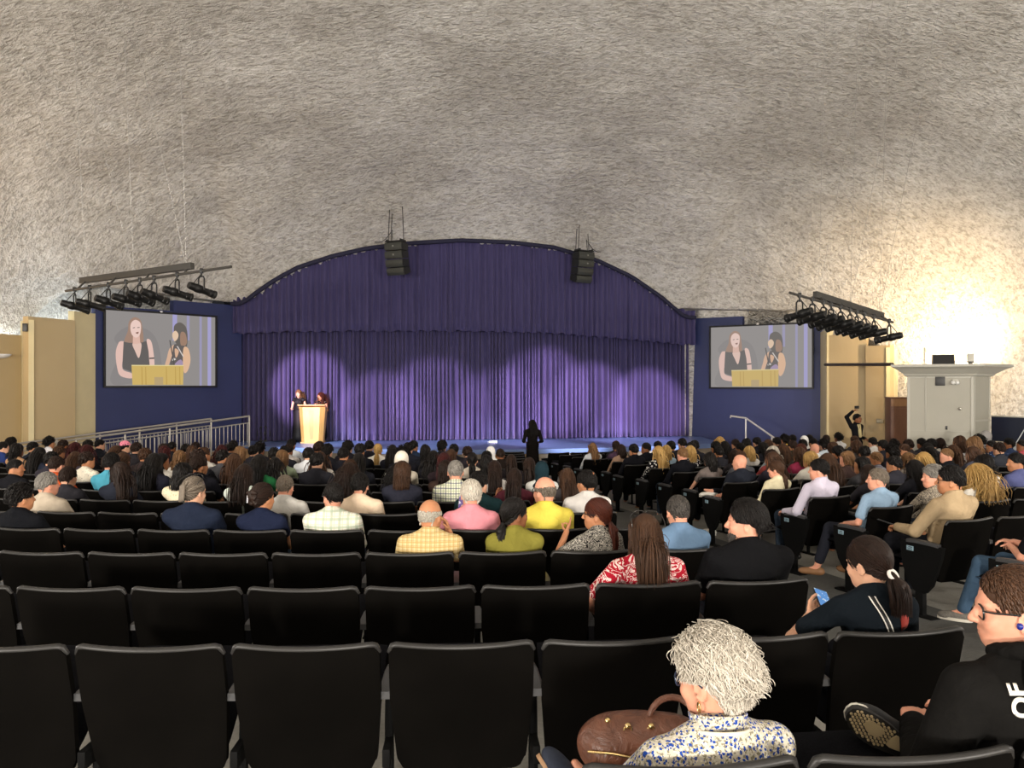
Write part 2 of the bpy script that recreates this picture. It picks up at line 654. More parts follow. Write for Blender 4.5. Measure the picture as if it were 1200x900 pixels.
def build_curtains():
    vel = velvet()
    r = random.Random(3)
    # main traveller curtain
    folds = []
    s = 0.0
    while s < 1.0:
        w = r.choice((0.006, 0.008, 0.0095, 0.011, 0.015)) * r.uniform(0.85, 1.15)
        folds.append((s, w, r.uniform(0.75, 1.25), r.uniform(-1, 1)))
        s += w
    def depth(s, v):
        for (a, w, amp, sk) in folds:
            if a <= s < a + w:
                t = (s - a) / w
                t = t + 0.10 * sk * math.sin(2 * math.pi * t) * (0.4 + 0.6 * v)
                c = math.cos(2 * math.pi * t)
                c = math.copysign(abs(c) ** 0.8, c)
                return amp * c * 0.125 * (0.6 + 0.4 * v)
        return 0.0
    nu, nv = 1500, 16
    mb = MB()
    ztop = CAMZ + 2.35
    zbot = STAGE_Z + 0.015
    for half, (s0, s1) in enumerate(((-0.015, 1.03),)):
        def fn(u, w):
            s = s0 + (s1 - s0) * u
            p = plan_curve(s)
            d = depth(min(max(s, 0), 0.99999), w)
            sway = 0.03 * noise.noise(Vector((s * 30, w * 1.5, 2)))
            return Vector((p.x + 0.16 * d + sway * 0.4, p.y - d - 0.04 * noise.noise(Vector((s * 14, w, 9))), ztop + (zbot - ztop) * w + 0.012 * noise.noise(Vector((s * 60, 0, 1)))))
        mb.grid(fn, nu, nv)
    o = mb.build('stage_curtain', vel, angle=180)
    tag(o, 'closed purple velvet main curtain hanging in pleats behind the lectern', 'curtain')
    o.modifiers.new('cloth_thickness', 'SOLIDIFY').thickness = 0.012
    # valance
    folds2 = []
    s = 0.0
    while s < 1.0:
        w = r.uniform(0.010, 0.017)
        folds2.append((s, w, r.uniform(0.6, 1.2)))
        s += w
    HEM = [(284, 391), (330, 389), (420, 388), (545, 388), (640, 390), (720, 396), (803, 404)]
    def hem(px):
        for (x0, y0), (x1, y1) in zip(HEM[:-1], HEM[1:]):
            if x0 <= px <= x1:
                return y0 + (y1 - y0) * (px - x0) / (x1 - x0)
        return HEM[0][1] if px < 284 else HEM[-1][1]
    mb = MB()
    nu, nv = 1100, 12
    def fn(u, w):
        s = u
        p = plan_curve(s, 0.55)
        px = 600 + F * p.x / p.y
        zt = CAMZ - (arch_top(px) - 9 - 450) / F * p.y
        zb = CAMZ - (hem(px) - 450) / F * p.y
        d = 0
        for (a, ww, amp) in folds2:
            if a <= s < a + ww:
                c = math.cos(2 * math.pi * (s - a) / ww)
                d = amp * c * 0.07 * (0.5 + 0.5 * w)
                break
        zb += 0.045 * math.sin(s * 251) * 0.5 + 0.03 * noise.noise(Vector((s * 40, 5, 0)))
        return Vector((p.x + 0.15 * d, p.y - d, zt + (zb - zt) * w))
    mb.grid(fn, nu, nv)
    o = mb.build('stage_valance', vel, angle=180)
    tag(o, 'dark purple pleated valance filling the arch above the main curtain', 'curtain')
    o.modifiers.new('cloth_thickness', 'SOLIDIFY').thickness = 0.012
    # dark binding along the arch
    mb = MB()
    pts = []
    for i in range(61):
        p = plan_curve(i / 60, 0.72)
        px = 600 + F * p.x / p.y
        pts.append((p.x, p.y, CAMZ - (arch_top(px) - 1.0 - 450) / F * p.y))
    mb.tube(pts, 0.07, 8)
    b = mb.build('binding', plain('dark_binding', (0.01, 0.01, 0.035), 0.8), o)
    # gathered drape at the left end of the valance
    # curtain rail, hidden behind the valance
    mb = MB()
    mb.tube([(*plan_curve(i / 20, -0.02), ztop + 0.03) for i in range(21)], 0.03, 6)
    mb.build('curtain_track', plain('track_steel', (0.05, 0.05, 0.05), 0.4, 0.8), bpy.data.objects['stage_curtain'])
    # wall closing the opening above the curtain and behind the stage
    mb = MB()
    pl = [plan_curve(-0.04 + 1.12 * i / 20, -0.35) for i in range(21)]
    mb.add([(p.x, p.y, -0.1) for p in pl] + [(p.x, p.y, CAMZ + 5.6) for p in pl], [(i, i + 1, 22 + i, 21 + i) for i in range(20)])
    w = mb.build('wall_back', plain('backstage_black', (0.01, 0.01, 0.014), 0.9), smooth=False)
    struct(w)
# ---------------------------------------------------------------- bodies as signed distance fields, skinned by surface nets
def V3(*a):
    return np.array(a, dtype=np.float64)

class Sdf:
    """list of (kind, data, blend) evaluated in order with smooth union; 'cut' entries subtract"""
    def __init__(self):
        self.p = []

    def cap(self, a, b, ra, rb=None, k=0.02):
        self.p.append(('cap', (np.array(a, float), np.array(b, float), float(ra), float(ra if rb is None else rb)), k))
        return self

    def ell(self, c, r, k=0.02, m=None):
        self.p.append(('ell', (np.array(c, float), np.array(r, float), None if m is None else np.array(m, float)), k))
        return self

    def cut_ell(self, c, r, k=0.01, m=None):
        self.p.append(('cutell', (np.array(c, float), np.array(r, float), None if m is None else np.array(m, float)), k))
        return self

    def cut_cap(self, a, b, ra, rb=None, k=0.005):
        self.p.append(('cutcap', (np.array(a, float), np.array(b, float), float(ra), float(ra if rb is None else rb)), k))
        return self

    def cut_plane(self, pt, n, k=0.004):
        """remove what lies on the side the normal points to"""
        n = np.array(n, float)
        self.p.append(('cutplane', (np.array(pt, float), n / np.linalg.norm(n)), k))
        return self

    @staticmethod
    def _d(kind, dat, P):
        if kind.endswith('cap'):
            a, b, ra, rb = dat
            ba = b - a
            L = max(float(ba @ ba), 1e-12)
            t = np.clip(((P - a) @ ba) / L, 0, 1)
            q = P - a - t[..., None] * ba
            return np.sqrt((q * q).sum(-1)) - (ra + (rb - ra) * t)
        if kind.endswith('ell'):
            c, r, m = dat
            q = P - c
            if m is not None:
                q = q @ m            # m: columns are the ellipsoid's axes
            k0 = np.sqrt(((q / r) ** 2).sum(-1))
            k1 = np.sqrt(((q / (r * r)) ** 2).sum(-1)) + 1e-9
            return k0 * (k0 - 1) / k1
        pt, n = dat
        return (P - pt) @ n

    def bounds(self, kind, dat):
        if kind == 'cap' or kind == 'cutcap':
            a, b, ra, rb = dat
            r = max(ra, rb)
            return np.minimum(a, b) - r, np.maximum(a, b) + r
        c, r, m = dat
        e = np.full(3, r.max()) if m is not None else r
        return c - e, c + e

    def mesh(self, vox, smooth=1):
        lo = np.full(3, 1e9)
        hi = -lo
        for kind, dat, k in self.p:
            if kind in ('cap', 'ell'):
                a, b = self.bounds(kind, dat)
                lo, hi = np.minimum(lo, a), np.maximum(hi, b)
        lo -= 3 * vox
        hi += 3 * vox
        n = np.ceil((hi - lo) / vox).astype(int) + 1
        D = np.full(n, 9.0, dtype=np.float32)
        ax = [lo[i] + vox * np.arange(n[i]) for i in range(3)]
        for kind, dat, k in self.p:
            if kind == 'cutplane':
                i0, i1 = np.zeros(3, int), n
            else:
                a, b = self.bounds(kind, dat)
                pad = 2 * k + 3 * vox
                i0 = np.clip(np.floor((a - pad - lo) / vox).astype(int), 0, n)
                i1 = np.clip(np.ceil((b + pad - lo) / vox).astype(int) + 1, 0, n)
            if (i1 <= i0).any():
                continue
            sl = tuple(slice(i0[i], i1[i]) for i in range(3))
            P = np.stack(np.meshgrid(ax[0][sl[0]], ax[1][sl[1]], ax[2][sl[2]], indexing='ij'), -1)
            d = self._d(kind, dat, P)
            o = D[sl]
            if kind.startswith('cut'):
                if kind == 'cutplane':
                    d2 = d
                else:
                    d2 = -d
                h = np.clip(0.5 + 0.5 * (d2 - o) / k, 0, 1)
                D[sl] = o + (d2 - o) * h + k * h * (1 - h)
            else:
                h = np.clip(0.5 + 0.5 * (o - d) / k, 0, 1)
                D[sl] = o + (d - o) * h - k * h * (1 - h)
        return surface_nets(D, lo, vox, smooth)

def surface_nets(D, lo, vox, smooth=1):
    S = D < 0
    n = np.array(D.shape) - 1
    occ = np.zeros(n, dtype=np.uint8)
    for dx in (0, 1):
        for dy in (0, 1):
            for dz in (0, 1):
                occ += S[dx:n[0] + dx, dy:n[1] + dy, dz:n[2] + dz]
    act = (occ > 0) & (occ < 8)
    idx = np.argwhere(act)
    ids = np.full(n, -1, dtype=np.int64)
    ids[act] = np.arange(len(idx))
    pos = np.zeros((len(idx), 3))
    cnt = np.zeros(len(idx))
    corners = [(x, y, z) for x in (0, 1) for y in (0, 1) for z in (0, 1)]
    cv = {c: D[idx[:, 0] + c[0], idx[:, 1] + c[1], idx[:, 2] + c[2]] for c in corners}
    for a in corners:
        for i in range(3):
            if a[i] == 0:
                b = list(a)
                b[i] = 1
                b = tuple(b)
                da, db = cv[a], cv[b]
                cr = (da < 0) != (db < 0)
                t = np.where(cr, da / np.where(np.abs(da - db) < 1e-9, 1, da - db), 0)
                p = np.array(a)[None, :] + t[:, None] * (np.array(b) - np.array(a))[None, :]
                pos[cr] += p[cr]
                cnt[cr] += 1
    pos = lo + vox * (idx + pos / np.maximum(cnt, 1)[:, None])
    quads = []
    for ax in range(3):
        sl0 = [slice(1, n[i]) for i in range(3)]
        sl0[ax] = slice(0, n[ax])
        A = S[tuple(sl0)]
        sl1 = list(sl0)
        sl1[ax] = slice(1, n[ax] + 1)
        B = S[tuple(sl1)]
        cr = np.argwhere(A != B)
        if len(cr) == 0:
            continue
        off = np.ones(3, int)
        off[ax] = 0
        g = cr + off
        u, v = (ax + 1) % 3, (ax + 2) % 3
        eu, ev = np.eye(3, dtype=int)[u], np.eye(3, dtype=int)[v]
        c = [g - eu - ev, g - ev, g, g - eu]
        q = np.stack([ids[tuple(ci.T)] for ci in c], 1)
        flip = ~A[tuple(cr.T)]
        q[flip] = q[flip][:, ::-1]
        quads.append(q)
    Q = np.concatenate(quads)
    Q = Q[(Q >= 0).all(1)]
    for _ in range(smooth):
        E = np.concatenate([Q[:, [0, 1]], Q[:, [1, 2]], Q[:, [2, 3]], Q[:, [3, 0]]])
        acc = np.zeros_like(pos)
        c = np.zeros(len(pos))
        np.add.at(acc, E[:, 0], pos[E[:, 1]])
        np.add.at(acc, E[:, 1], pos[E[:, 0]])
        np.add.at(c, E[:, 0], 1)
        np.add.at(c, E[:, 1], 1)
        pos = pos * 0.5 + 0.5 * acc / np.maximum(c, 1)[:, None]
    return pos, Q

def np_mesh(name, pos, Q, mats, col=None):
    me = bpy.data.meshes.new(name)
    me.vertices.add(len(pos))
    me.vertices.foreach_set('co', np.asarray(pos, np.float32).ravel())
    k = Q.shape[1]
    me.loops.add(len(Q) * k)
    me.loops.foreach_set('vertex_index', Q.astype(np.int32).ravel())
    me.polygons.add(len(Q))
    me.polygons.foreach_set('loop_start', np.arange(len(Q), dtype=np.int32) * k)
    me.polygons.foreach_set('use_smooth', np.ones(len(Q), bool))
    for m in (mats if isinstance(mats, (list, tuple)) else [mats]):
        me.materials.append(m)
    if col is not None:
        at_ = me.attributes.new('tone', 'FLOAT', 'POINT')
        at_.data.foreach_set('value', np.asarray(col, np.float32))
    me.update()
    me.validate()
    return me

# ---- materials for people
SKINS = {'fair': hexc('d9a98c'), 'pink': hexc('d59a80'), 'tan': hexc('b9825e'), 'brown': hexc('8a5a3c'), 'dark': hexc('4a2e20')}
def skin(kind):
    key = ('skin', kind)
    if key not in MATS:
        t = NT('skin_' + kind)
        v = t.coord('Object')
        n = t.noise(v, 22, 4)
        c = SKINS[kind]
        t.set(Base_Color=t.ramp(n.outputs[0], [(0.3, (c[0] * .93, c[1] * .86, c[2] * .84)), (0.7, c)]), Roughness=0.5, Specular_IOR_Level=0.35,
              Subsurface_Weight=0.12, Subsurface_Radius=(0.012, 0.005, 0.003), Subsurface_Scale=1.0)
        n2 = t.noise(v, 260, 2)
        t.set(Normal=t.bump(n2.outputs[0], 0.12, 0.001))
        MATS[key] = t.m
    return MATS[key]

HAIRS = {'black': ('0b0908', '1b1614'), 'darkbrown': ('170e0a', '33221a'), 'brown': ('2c1c13', '553a28'), 'lightbrown': ('5a402a', '8f6b48'), 'blond': ('8a6836', 'd0ab6c'),
         'grey': ('55504a', 'a7a29a'), 'greybrown': ('4a3f36', '8d8274'), 'white': ('aca294', 'e6dfd1'), 'red': ('240c0e', '4a1a1a'), 'auburn': ('2a100b', '5a2a1a'), 'darkgrey': ('1d1a19', '5d5853'), 'silver': ('8c8577', 'd6cfc2')}
def hairm(kind):
    key = ('hair', kind)
    if key not in MATS:
        t = NT('hair_' + kind)
        at_ = t.n('ShaderNodeAttribute', attribute_name='tone')
        a, b = (hexc(x) for x in HAIRS[kind])
        n = t.noise(t.coord('Object', (70, 70, 12)), 2.0, 3)
        f = t.math('ADD', t.math('MULTIPLY', at_.outputs['Fac'], 0.7), t.math('MULTIPLY', n.outputs[0], 0.3))
        n2 = t.noise(t.coord('Object', (160, 160, 22)), 2.0, 3)
        t.set(Base_Color=t.ramp(f, [(0.05, a), (0.95, b)]), Roughness=0.48, Specular_IOR_Level=0.22, Normal=t.bump(n2.outputs[0], 0.35, 0.004))
        MATS[key] = t.m
    return MATS[key]

def cloth(name, h, kind='plain'):
    key = ('cloth', name, kind)
    if key in MATS:
        return MATS[key]
    t = NT('cloth_' + name)
    c = hexc(h)
    v = t.coord('Object')
    wr = t.noise(v, 9, 4, 0.55, 0.6)
    wv = t.noise(v, 420, 1)
    lo = tuple(x * 0.86 for x in c)
    base = t.ramp(wr.outputs[0], [(0.3, lo), (0.7, c)])
    b1 = t.bump(wr.outputs[0], 0.55, 0.03)
    t.set(Base_Color=base, Roughness=0.9, Specular_IOR_Level=0.08, Normal=t.bump(wv.outputs[0], 0.15, 0.001, b1))
    t.base = base
    MATS[key] = t.m
    return t.m

def cloth_nt(name):
    t = NT('cloth_' + name)
    v = t.coord('Object')
    wr = t.noise(v, 9, 4, 0.55, 0.6)
    t.set(Roughness=0.9, Specular_IOR_Level=0.08, Normal=t.bump(wr.outputs[0], 0.5, 0.03))
    return t, v

def plaid(name, base, lines, scale=26.0):
    """woven check: lines = [(colour, phase, width)] on both warp and weft"""
    key = ('plaid', name)
    if key in MATS:
        return MATS[key]
    t, v = cloth_nt(name)
    sep = t.n('ShaderNodeSeparateXYZ')
    t.t.links.new(v, sep.inputs[0])
    col = (*hexc(base), 1)
    for axis in (0, 2):
        for (h, ph, w) in lines:
            a = sep.outputs[axis]
            f = t.math('FRACT', t.math('ADD', t.math('MULTIPLY', a, scale), ph))
            inside = t.math('LESS_THAN', f, w)
            col = t.mix(t.math('MULTIPLY', inside, 0.62), col, (*hexc(h), 1))
    t.set(Base_Color=col)
    MATS[key] = t.m
    return t.m

def floral(name, base, spots, scale=40.0):
    """scattered printed blotches on a base colour"""
    key = ('floral', name)
    if key in MATS:
        return MATS[key]
    t, v = cloth_nt(name)
    col = (*hexc(base), 1)
    for i, (h, lo, sc, dist) in enumerate(spots):
        mp = t.n('ShaderNodeMapping')
        t.t.links.new(v, mp.inputs[0])
        mp.inputs['Location'].default_value = (1.7 * i, 0.9 * i, 2.3 * i)
        mp.inputs['Rotation'].default_value = (0.3 * i, 0.2, 0.6 * i)
        dn = t.noise(mp.outputs[0], scale * sc * 1.3, 2)
        vv = t.n('ShaderNodeVectorMath', operation='ADD')
        t.t.links.new(mp.outputs[0], vv.inputs[0])
        sc2 = t.n('ShaderNodeVectorMath', operation='SCALE')
        t.t.links.new(dn.outputs['Color'], sc2.inputs[0])
        sc2.inputs['Scale'].default_value = dist / scale
        t.t.links.new(sc2.outputs[0], vv.inputs[1])
        vo = t.n('ShaderNodeTexVoronoi')
        t.t.links.new(vv.outputs[0], vo.inputs['Vector'])
        vo.inputs['Scale'].default_value = scale * sc
        inside = t.math('LESS_THAN', vo.outputs['Distance'], lo)
        col = t.mix(inside, col, (*hexc(h), 1))
    t.set(Base_Color=col)
    MATS[key] = t.m
    return t.m

def swirl(name, a, b, scale=11.0, thr=0.5):
    key = ('swirl', name)
    if key in MATS:
        return MATS[key]
    t, v = cloth_nt(name)
    n = t.noise(v, scale, 2, 0.5, 2.2)
    s = t.math('SINE', t.math('MULTIPLY', n.outputs[0], 42))
    m = t.math('GREATER_THAN', s, thr)
    t.set(Base_Color=t.mix(m, (*hexc(a), 1), (*hexc(b), 1)))
    MATS[key] = t.m
    return t.m

def stripes(name, a, b, scale=70.0, axis=0, duty=0.5):
    key = ('stripes', name)
    if key in MATS:
        return MATS[key]
    t, v = cloth_nt(name)
    sep = t.n('ShaderNodeSeparateXYZ')
    t.t.links.new(v, sep.inputs[0])
    f = t.math('LESS_THAN', t.math('FRACT', t.math('MULTIPLY', sep.outputs[axis], scale)), duty)
    t.set(Base_Color=t.mix(f, (*hexc(a), 1), (*hexc(b), 1)))
    MATS[key] = t.m
    return t.m

# ---- head
def rotm(yaw=0, pitch=0, roll=0):
    """yaw + turns the face to the person's left, pitch + looks down"""
    return np.array(Matrix.Rotation(R(yaw), 3, 'Z') @ Matrix.Rotation(R(roll), 3, 'Y') @ Matrix.Rotation(R(-pitch), 3, 'X'))

def add_head(S, c, M, sex='m', detail=True, s=1.0):
    """c: centre of the cranium; face looks along +Y before M"""
    def T(x, y, z):
        return c + s * (M @ V3(x, y, z))
    def E(p, r, k=0.012, cut=False, rot=None):
        mm = M if rot is None else M @ rot
        (S.cut_ell if cut else S.ell)(T(*p), np.array(r) * s, k, mm)
    f = 1.0 if sex == 'm' else 0.95
    E((0, -0.008, 0.012), (0.076 * f, 0.096, 0.094), 0.03)
    E((0, 0.026, -0.045), (0.062 * f, 0.066, 0.078), 0.03)           # face block
    E((0, 0.052, -0.098), (0.032 * f, 0.032, 0.026), 0.035)          # chin
    E((0, 0.02, -0.082), (0.054 * f, 0.055, 0.034), 0.03)            # jaw
    if detail:
        for sx in (-1, 1):
            E((sx * 0.033, 0.083, -0.012), (0.017, 0.016, 0.012), 0.014, True)   # eye sockets
            E((sx * 0.033, 0.0715, -0.014), (0.0135, 0.013, 0.0115), 0.004)       # eyeballs, lids closed over
            E((sx * 0.036, 0.062, -0.046), (0.025, 0.022, 0.022), 0.02)          # cheeks
            S.cap(T(sx * 0.014, 0.0875, 0.004), T(sx * 0.046, 0.074, 0.006), 0.0075 * s, 0.006 * s, 0.012)  # brows
        S.cap(T(0, 0.085, -0.004), T(0, 0.107, -0.041), 0.008 * s, 0.0125 * s, 0.010)                       # nose
        for sx in (-1, 1):
            E((sx * 0.0125, 0.097, -0.045), (0.0085, 0.0095, 0.0075), 0.006)
        E((0, 0.0885, -0.0695), (0.024, 0.0095, 0.0058), 0.006)      # upper lip
        E((0, 0.0865, -0.0800), (0.021, 0.0095, 0.0066), 0.006)      # lower lip
        S.cut_cap(T(-0.021, 0.096, -0.0750), T(0.021, 0.096, -0.0750), 0.0028 * s, None, 0.004)
    for sx in (-1, 1):                                               # ears
        q = np.array(Matrix.Rotation(R(-18 * sx), 3, 'Z'))
        E((sx * 0.0815 * f, -0.008, -0.030), (0.0075, 0.019, 0.031), 0.006, False, q)
        if detail:
            E((sx * 0.0895 * f, -0.002, -0.028), (0.006, 0.009, 0.017), 0.004, True, q)

# ---- hands
def add_hand(S, wrist, d, palm_n, side, curl=0.35, s=1.0, spread=0.0, pinch=False):
    """d: direction wrist->knuckles; palm_n: out of the palm; side: +1 when the thumb lies towards d x palm_n"""
    d = d / np.linalg.norm(d)
    n = palm_n - d * (palm_n @ d)
    n = n / np.linalg.norm(n)
    w = np.cross(d, n) * side                     # towards the thumb
    c = wrist + d * 0.048 * s
    m = np.stack([w, d, n], 1)
    S.ell(c, np.array([0.040, 0.050, 0.0155]) * s, 0.012, m)
    S.ell(wrist + d * 0.072 * s, np.array([0.040, 0.022, 0.0135]) * s, 0.010, m)
    L = [0.074, 0.083, 0.077, 0.060]
    for i in range(4):
        off = (0.030 - 0.020 * i) * s
        b = wrist + d * (0.086 - 0.004 * abs(i - 1.2)) * s + w * off
        ang = 0.0
        p = b
        ln = L[i] * s
        rr = (0.0088 - 0.0006 * (i == 3)) * s
        cu = curl * (1 + 0.12 * i)
        if pinch and i > 0:
            cu = curl * 0.35
        if pinch and i == 0:
            cu = 1.0
        sp = spread * (1.3 - i)
        for j, fr in enumerate((0.45, 0.31, 0.24)):
            ang += cu * (0.8 if j == 0 else 1.1)
            dd = (d * math.cos(sp) + w * math.sin(sp)) * math.cos(ang) + n * math.sin(ang)
            e = p + dd * ln * fr
            S.cap(p, e, rr * (1 - 0.07 * j), rr * (1 - 0.07 * (j + 1)), 0.0035)
            p = e
    t0 = wrist + d * 0.024 * s + w * 0.030 * s + n * 0.006 * s
    dirs = [(w * 0.62 + d * 0.70 + n * 0.34), (w * 0.25 + d * 0.9 + n * 0.42), (w * 0.02 + d * 0.92 + n * 0.45)]
    if pinch:
        dirs = [(w * 0.5 + d * 0.6 + n * 0.6), (w * 0.2 + d * 0.85 + n * 0.6), (d * 0.9 + n * 0.5)]
    for j, (dd, ln) in enumerate(zip(dirs, (0.042, 0.034, 0.028))):
        dd = dd / np.linalg.norm(dd)
        e = t0 + dd * ln * s
        S.cap(t0, e, (0.0125 - 0.0015 * j) * s, (0.011 - 0.0013 * j) * s, 0.006)
        t0 = e

def ik(a, c, l1, l2, pole):
    """middle joint of a two-bone limb from a to c"""
    v = c - a
    D = np.linalg.norm(v)
    D2 = min(D, (l1 + l2) * 0.999)
    u = v / max(D, 1e-9)
    c2 = a + u * D2
    x = (l1 * l1 - l2 * l2 + D2 * D2) / (2 * D2)
    h = math.sqrt(max(l1 * l1 - x * x, 0))
    p = pole - u * (pole @ u)
    p = p / max(np.linalg.norm(p), 1e-9)
    return a + u * x + p * h, c2

class Pose:
    """joints of a seated person in the seat's frame: +Y forward, origin on the floor under the top of the backrest"""
    def __init__(self, sex='m', build=1.0, yaw=0.0, pitch=0.0, roll=0.0, lean=(0, 0), twist=0.0, hands=None, legs='down', seat=0.46, headfwd=0.0, poles=(None, None)):
        self.sex, self.build = sex, build
        self.yaw, self.pitch, self.roll = yaw, pitch, roll
        lx, ly = lean
        sh = 0.178 if sex == 'm' else 0.160
        sh *= 0.5 + 0.5 * build
        self.sh = sh
        self.pelvis = V3(0, 0.26, seat + 0.095)
        self.waist = V3(0.35 * lx, 0.225 + 0.3 * ly, seat + 0.245)
        self.chest = V3(0.7 * lx, 0.185 + 0.7 * ly, seat + 0.395)
        self.neck0 = V3(lx, 0.165 + ly, seat + 0.525)
        self.neck1 = V3(lx, 0.185 + ly + headfwd * .6, seat + 0.60)
        self.head = V3(lx, 0.205 + ly + headfwd, seat + 0.665)
        t = R(twist)
        self.tw = V3(math.cos(t), math.sin(t), 0)
        dz = V3(0, 0, 0.462 + seat)
        base = V3(lx, 0.170 + ly, 0)
        self.shoulder = [base + dz - sh * self.tw, base + dz + sh * self.tw]
        self.M = rotm(yaw, pitch, roll)
        if hands is None:
            hands = [V3(-0.12, 0.56, seat + 0.145), V3(0.12, 0.56, seat + 0.145)]
        self.hand = [np.array(h, float) for h in hands]
        self.elbow = []
        self.wrist = []
        l1, l2 = (0.285, 0.255) if sex == 'm' else (0.265, 0.24)
        for i in (0, 1):
            sx = -1 if i == 0 else 1
            e, w = ik(self.shoulder[i], self.hand[i], l1, l2, V3(sx * 0.55, -0.35, -0.8) if poles[i] is None else np.array(poles[i], float))
            self.elbow.append(e)
            self.wrist.append(w)
        hw = 0.085
        self.hip = [V3(-hw, 0.26, seat + 0.085), V3(hw, 0.26, seat + 0.085)]
        self.knee = [V3(-0.12, 0.68, seat + 0.075), V3(0.12, 0.68, seat + 0.075)]
        self.ankle = [V3(-0.115, 0.69, 0.085), V3(0.115, 0.69, 0.085)]
        self.toe = [V3(-0.13, 0.84, 0.035), V3(0.13, 0.84, 0.035)]
        if legs == 'cross_left':      # right ankle resting on the left knee, foot pointing left
            self.knee[1] = V3(0.30, 0.62, seat + 0.13)
            self.ankle[1] = V3(-0.16, 0.62, seat + 0.20)
            self.toe[1] = V3(-0.34, 0.70, seat + 0.24)
        elif legs == 'out_left':
            self.knee[0] = V3(-0.17, 0.68, seat + 0.075)
            self.ankle[0] = V3(-0.25, 0.80, 0.085)
            self.toe[0] = V3(-0.34, 0.94, 0.035)

def body_sdf(p, detail=True, hand_detail=True, curls=(0.35, 0.35), palms=None, pinch=(False, False)):
    """the skin: one continuous figure"""
    S = Sdf()
    b = p.build
    m = p.sex == 'm'
    S.cap(p.pelvis, p.waist, 0.07 * b, 0.06 * b, 0.03)
    S.cap(p.waist, p.chest, 0.06 * b, 0.065 * b, 0.03)
    S.cap(p.chest + V3(0, 0.02, 0), p.neck0 - V3(0, -0.02, 0.03), 0.05, 0.035, 0.02)
    S.cap(p.shoulder[0], p.shoulder[1], 0.036, 0.036, 0.02)
    S.cap(p.shoulder[0] * .4 + p.neck0 * .6, p.shoulder[1] * .4 + p.neck0 * .6, 0.042, 0.042, 0.03)
    S.cap(p.neck0 + V3(0, 0.012, -0.02), p.neck1 + V3(0, -0.005, 0.02), 0.052 if m else 0.044, 0.054 if m else 0.045, 0.02)
    add_head(S, p.head, p.M, p.sex, detail)
    nk = p.head + p.M @ V3(0, -0.03, -0.06)
    S.cap(p.neck1, nk, 0.054 if m else 0.045, 0.052 if m else 0.044, 0.02)
    a = 1.0 if m else 0.86
    for i in (0, 1):
        S.cap(p.shoulder[i], p.elbow[i], 0.046 * a * (0.6 + .4 * b), 0.037 * a, 0.02)
        S.cap(p.elbow[i], p.wrist[i], 0.037 * a, 0.025 * a, 0.012)
        d = p.wrist[i] - p.elbow[i]
        d = d / np.linalg.norm(d)
        pn = V3(0, 0, -1) if palms is None or palms[i] is None else palms[i]
        if hand_detail:
            # thumb lies inward when the palm faces down
            add_hand(S, p.wrist[i], d * 0.8 + V3(0, 0, 0) + (V3(0.2 * (1 if i == 0 else -1), 0.1, -0.1) if palms is None else 0), pn, 1 if i == 1 else -1, curls[i], 0.95 if m else 0.86, 0.0, pinch[i])
        else:
            S.ell(p.wrist[i] + d * 0.07, (0.042, 0.042, 0.03), 0.02)
        S.cap(p.hip[i], p.knee[i], 0.075 * (.5 + .5 * b), 0.052, 0.03)
        S.cap(p.knee[i], p.ankle[i], 0.052, 0.035, 0.02)
        S.cap(p.ankle[i], p.ankle[i] * .42 + p.toe[i] * .58, 0.030, 0.016, 0.01)
    return S

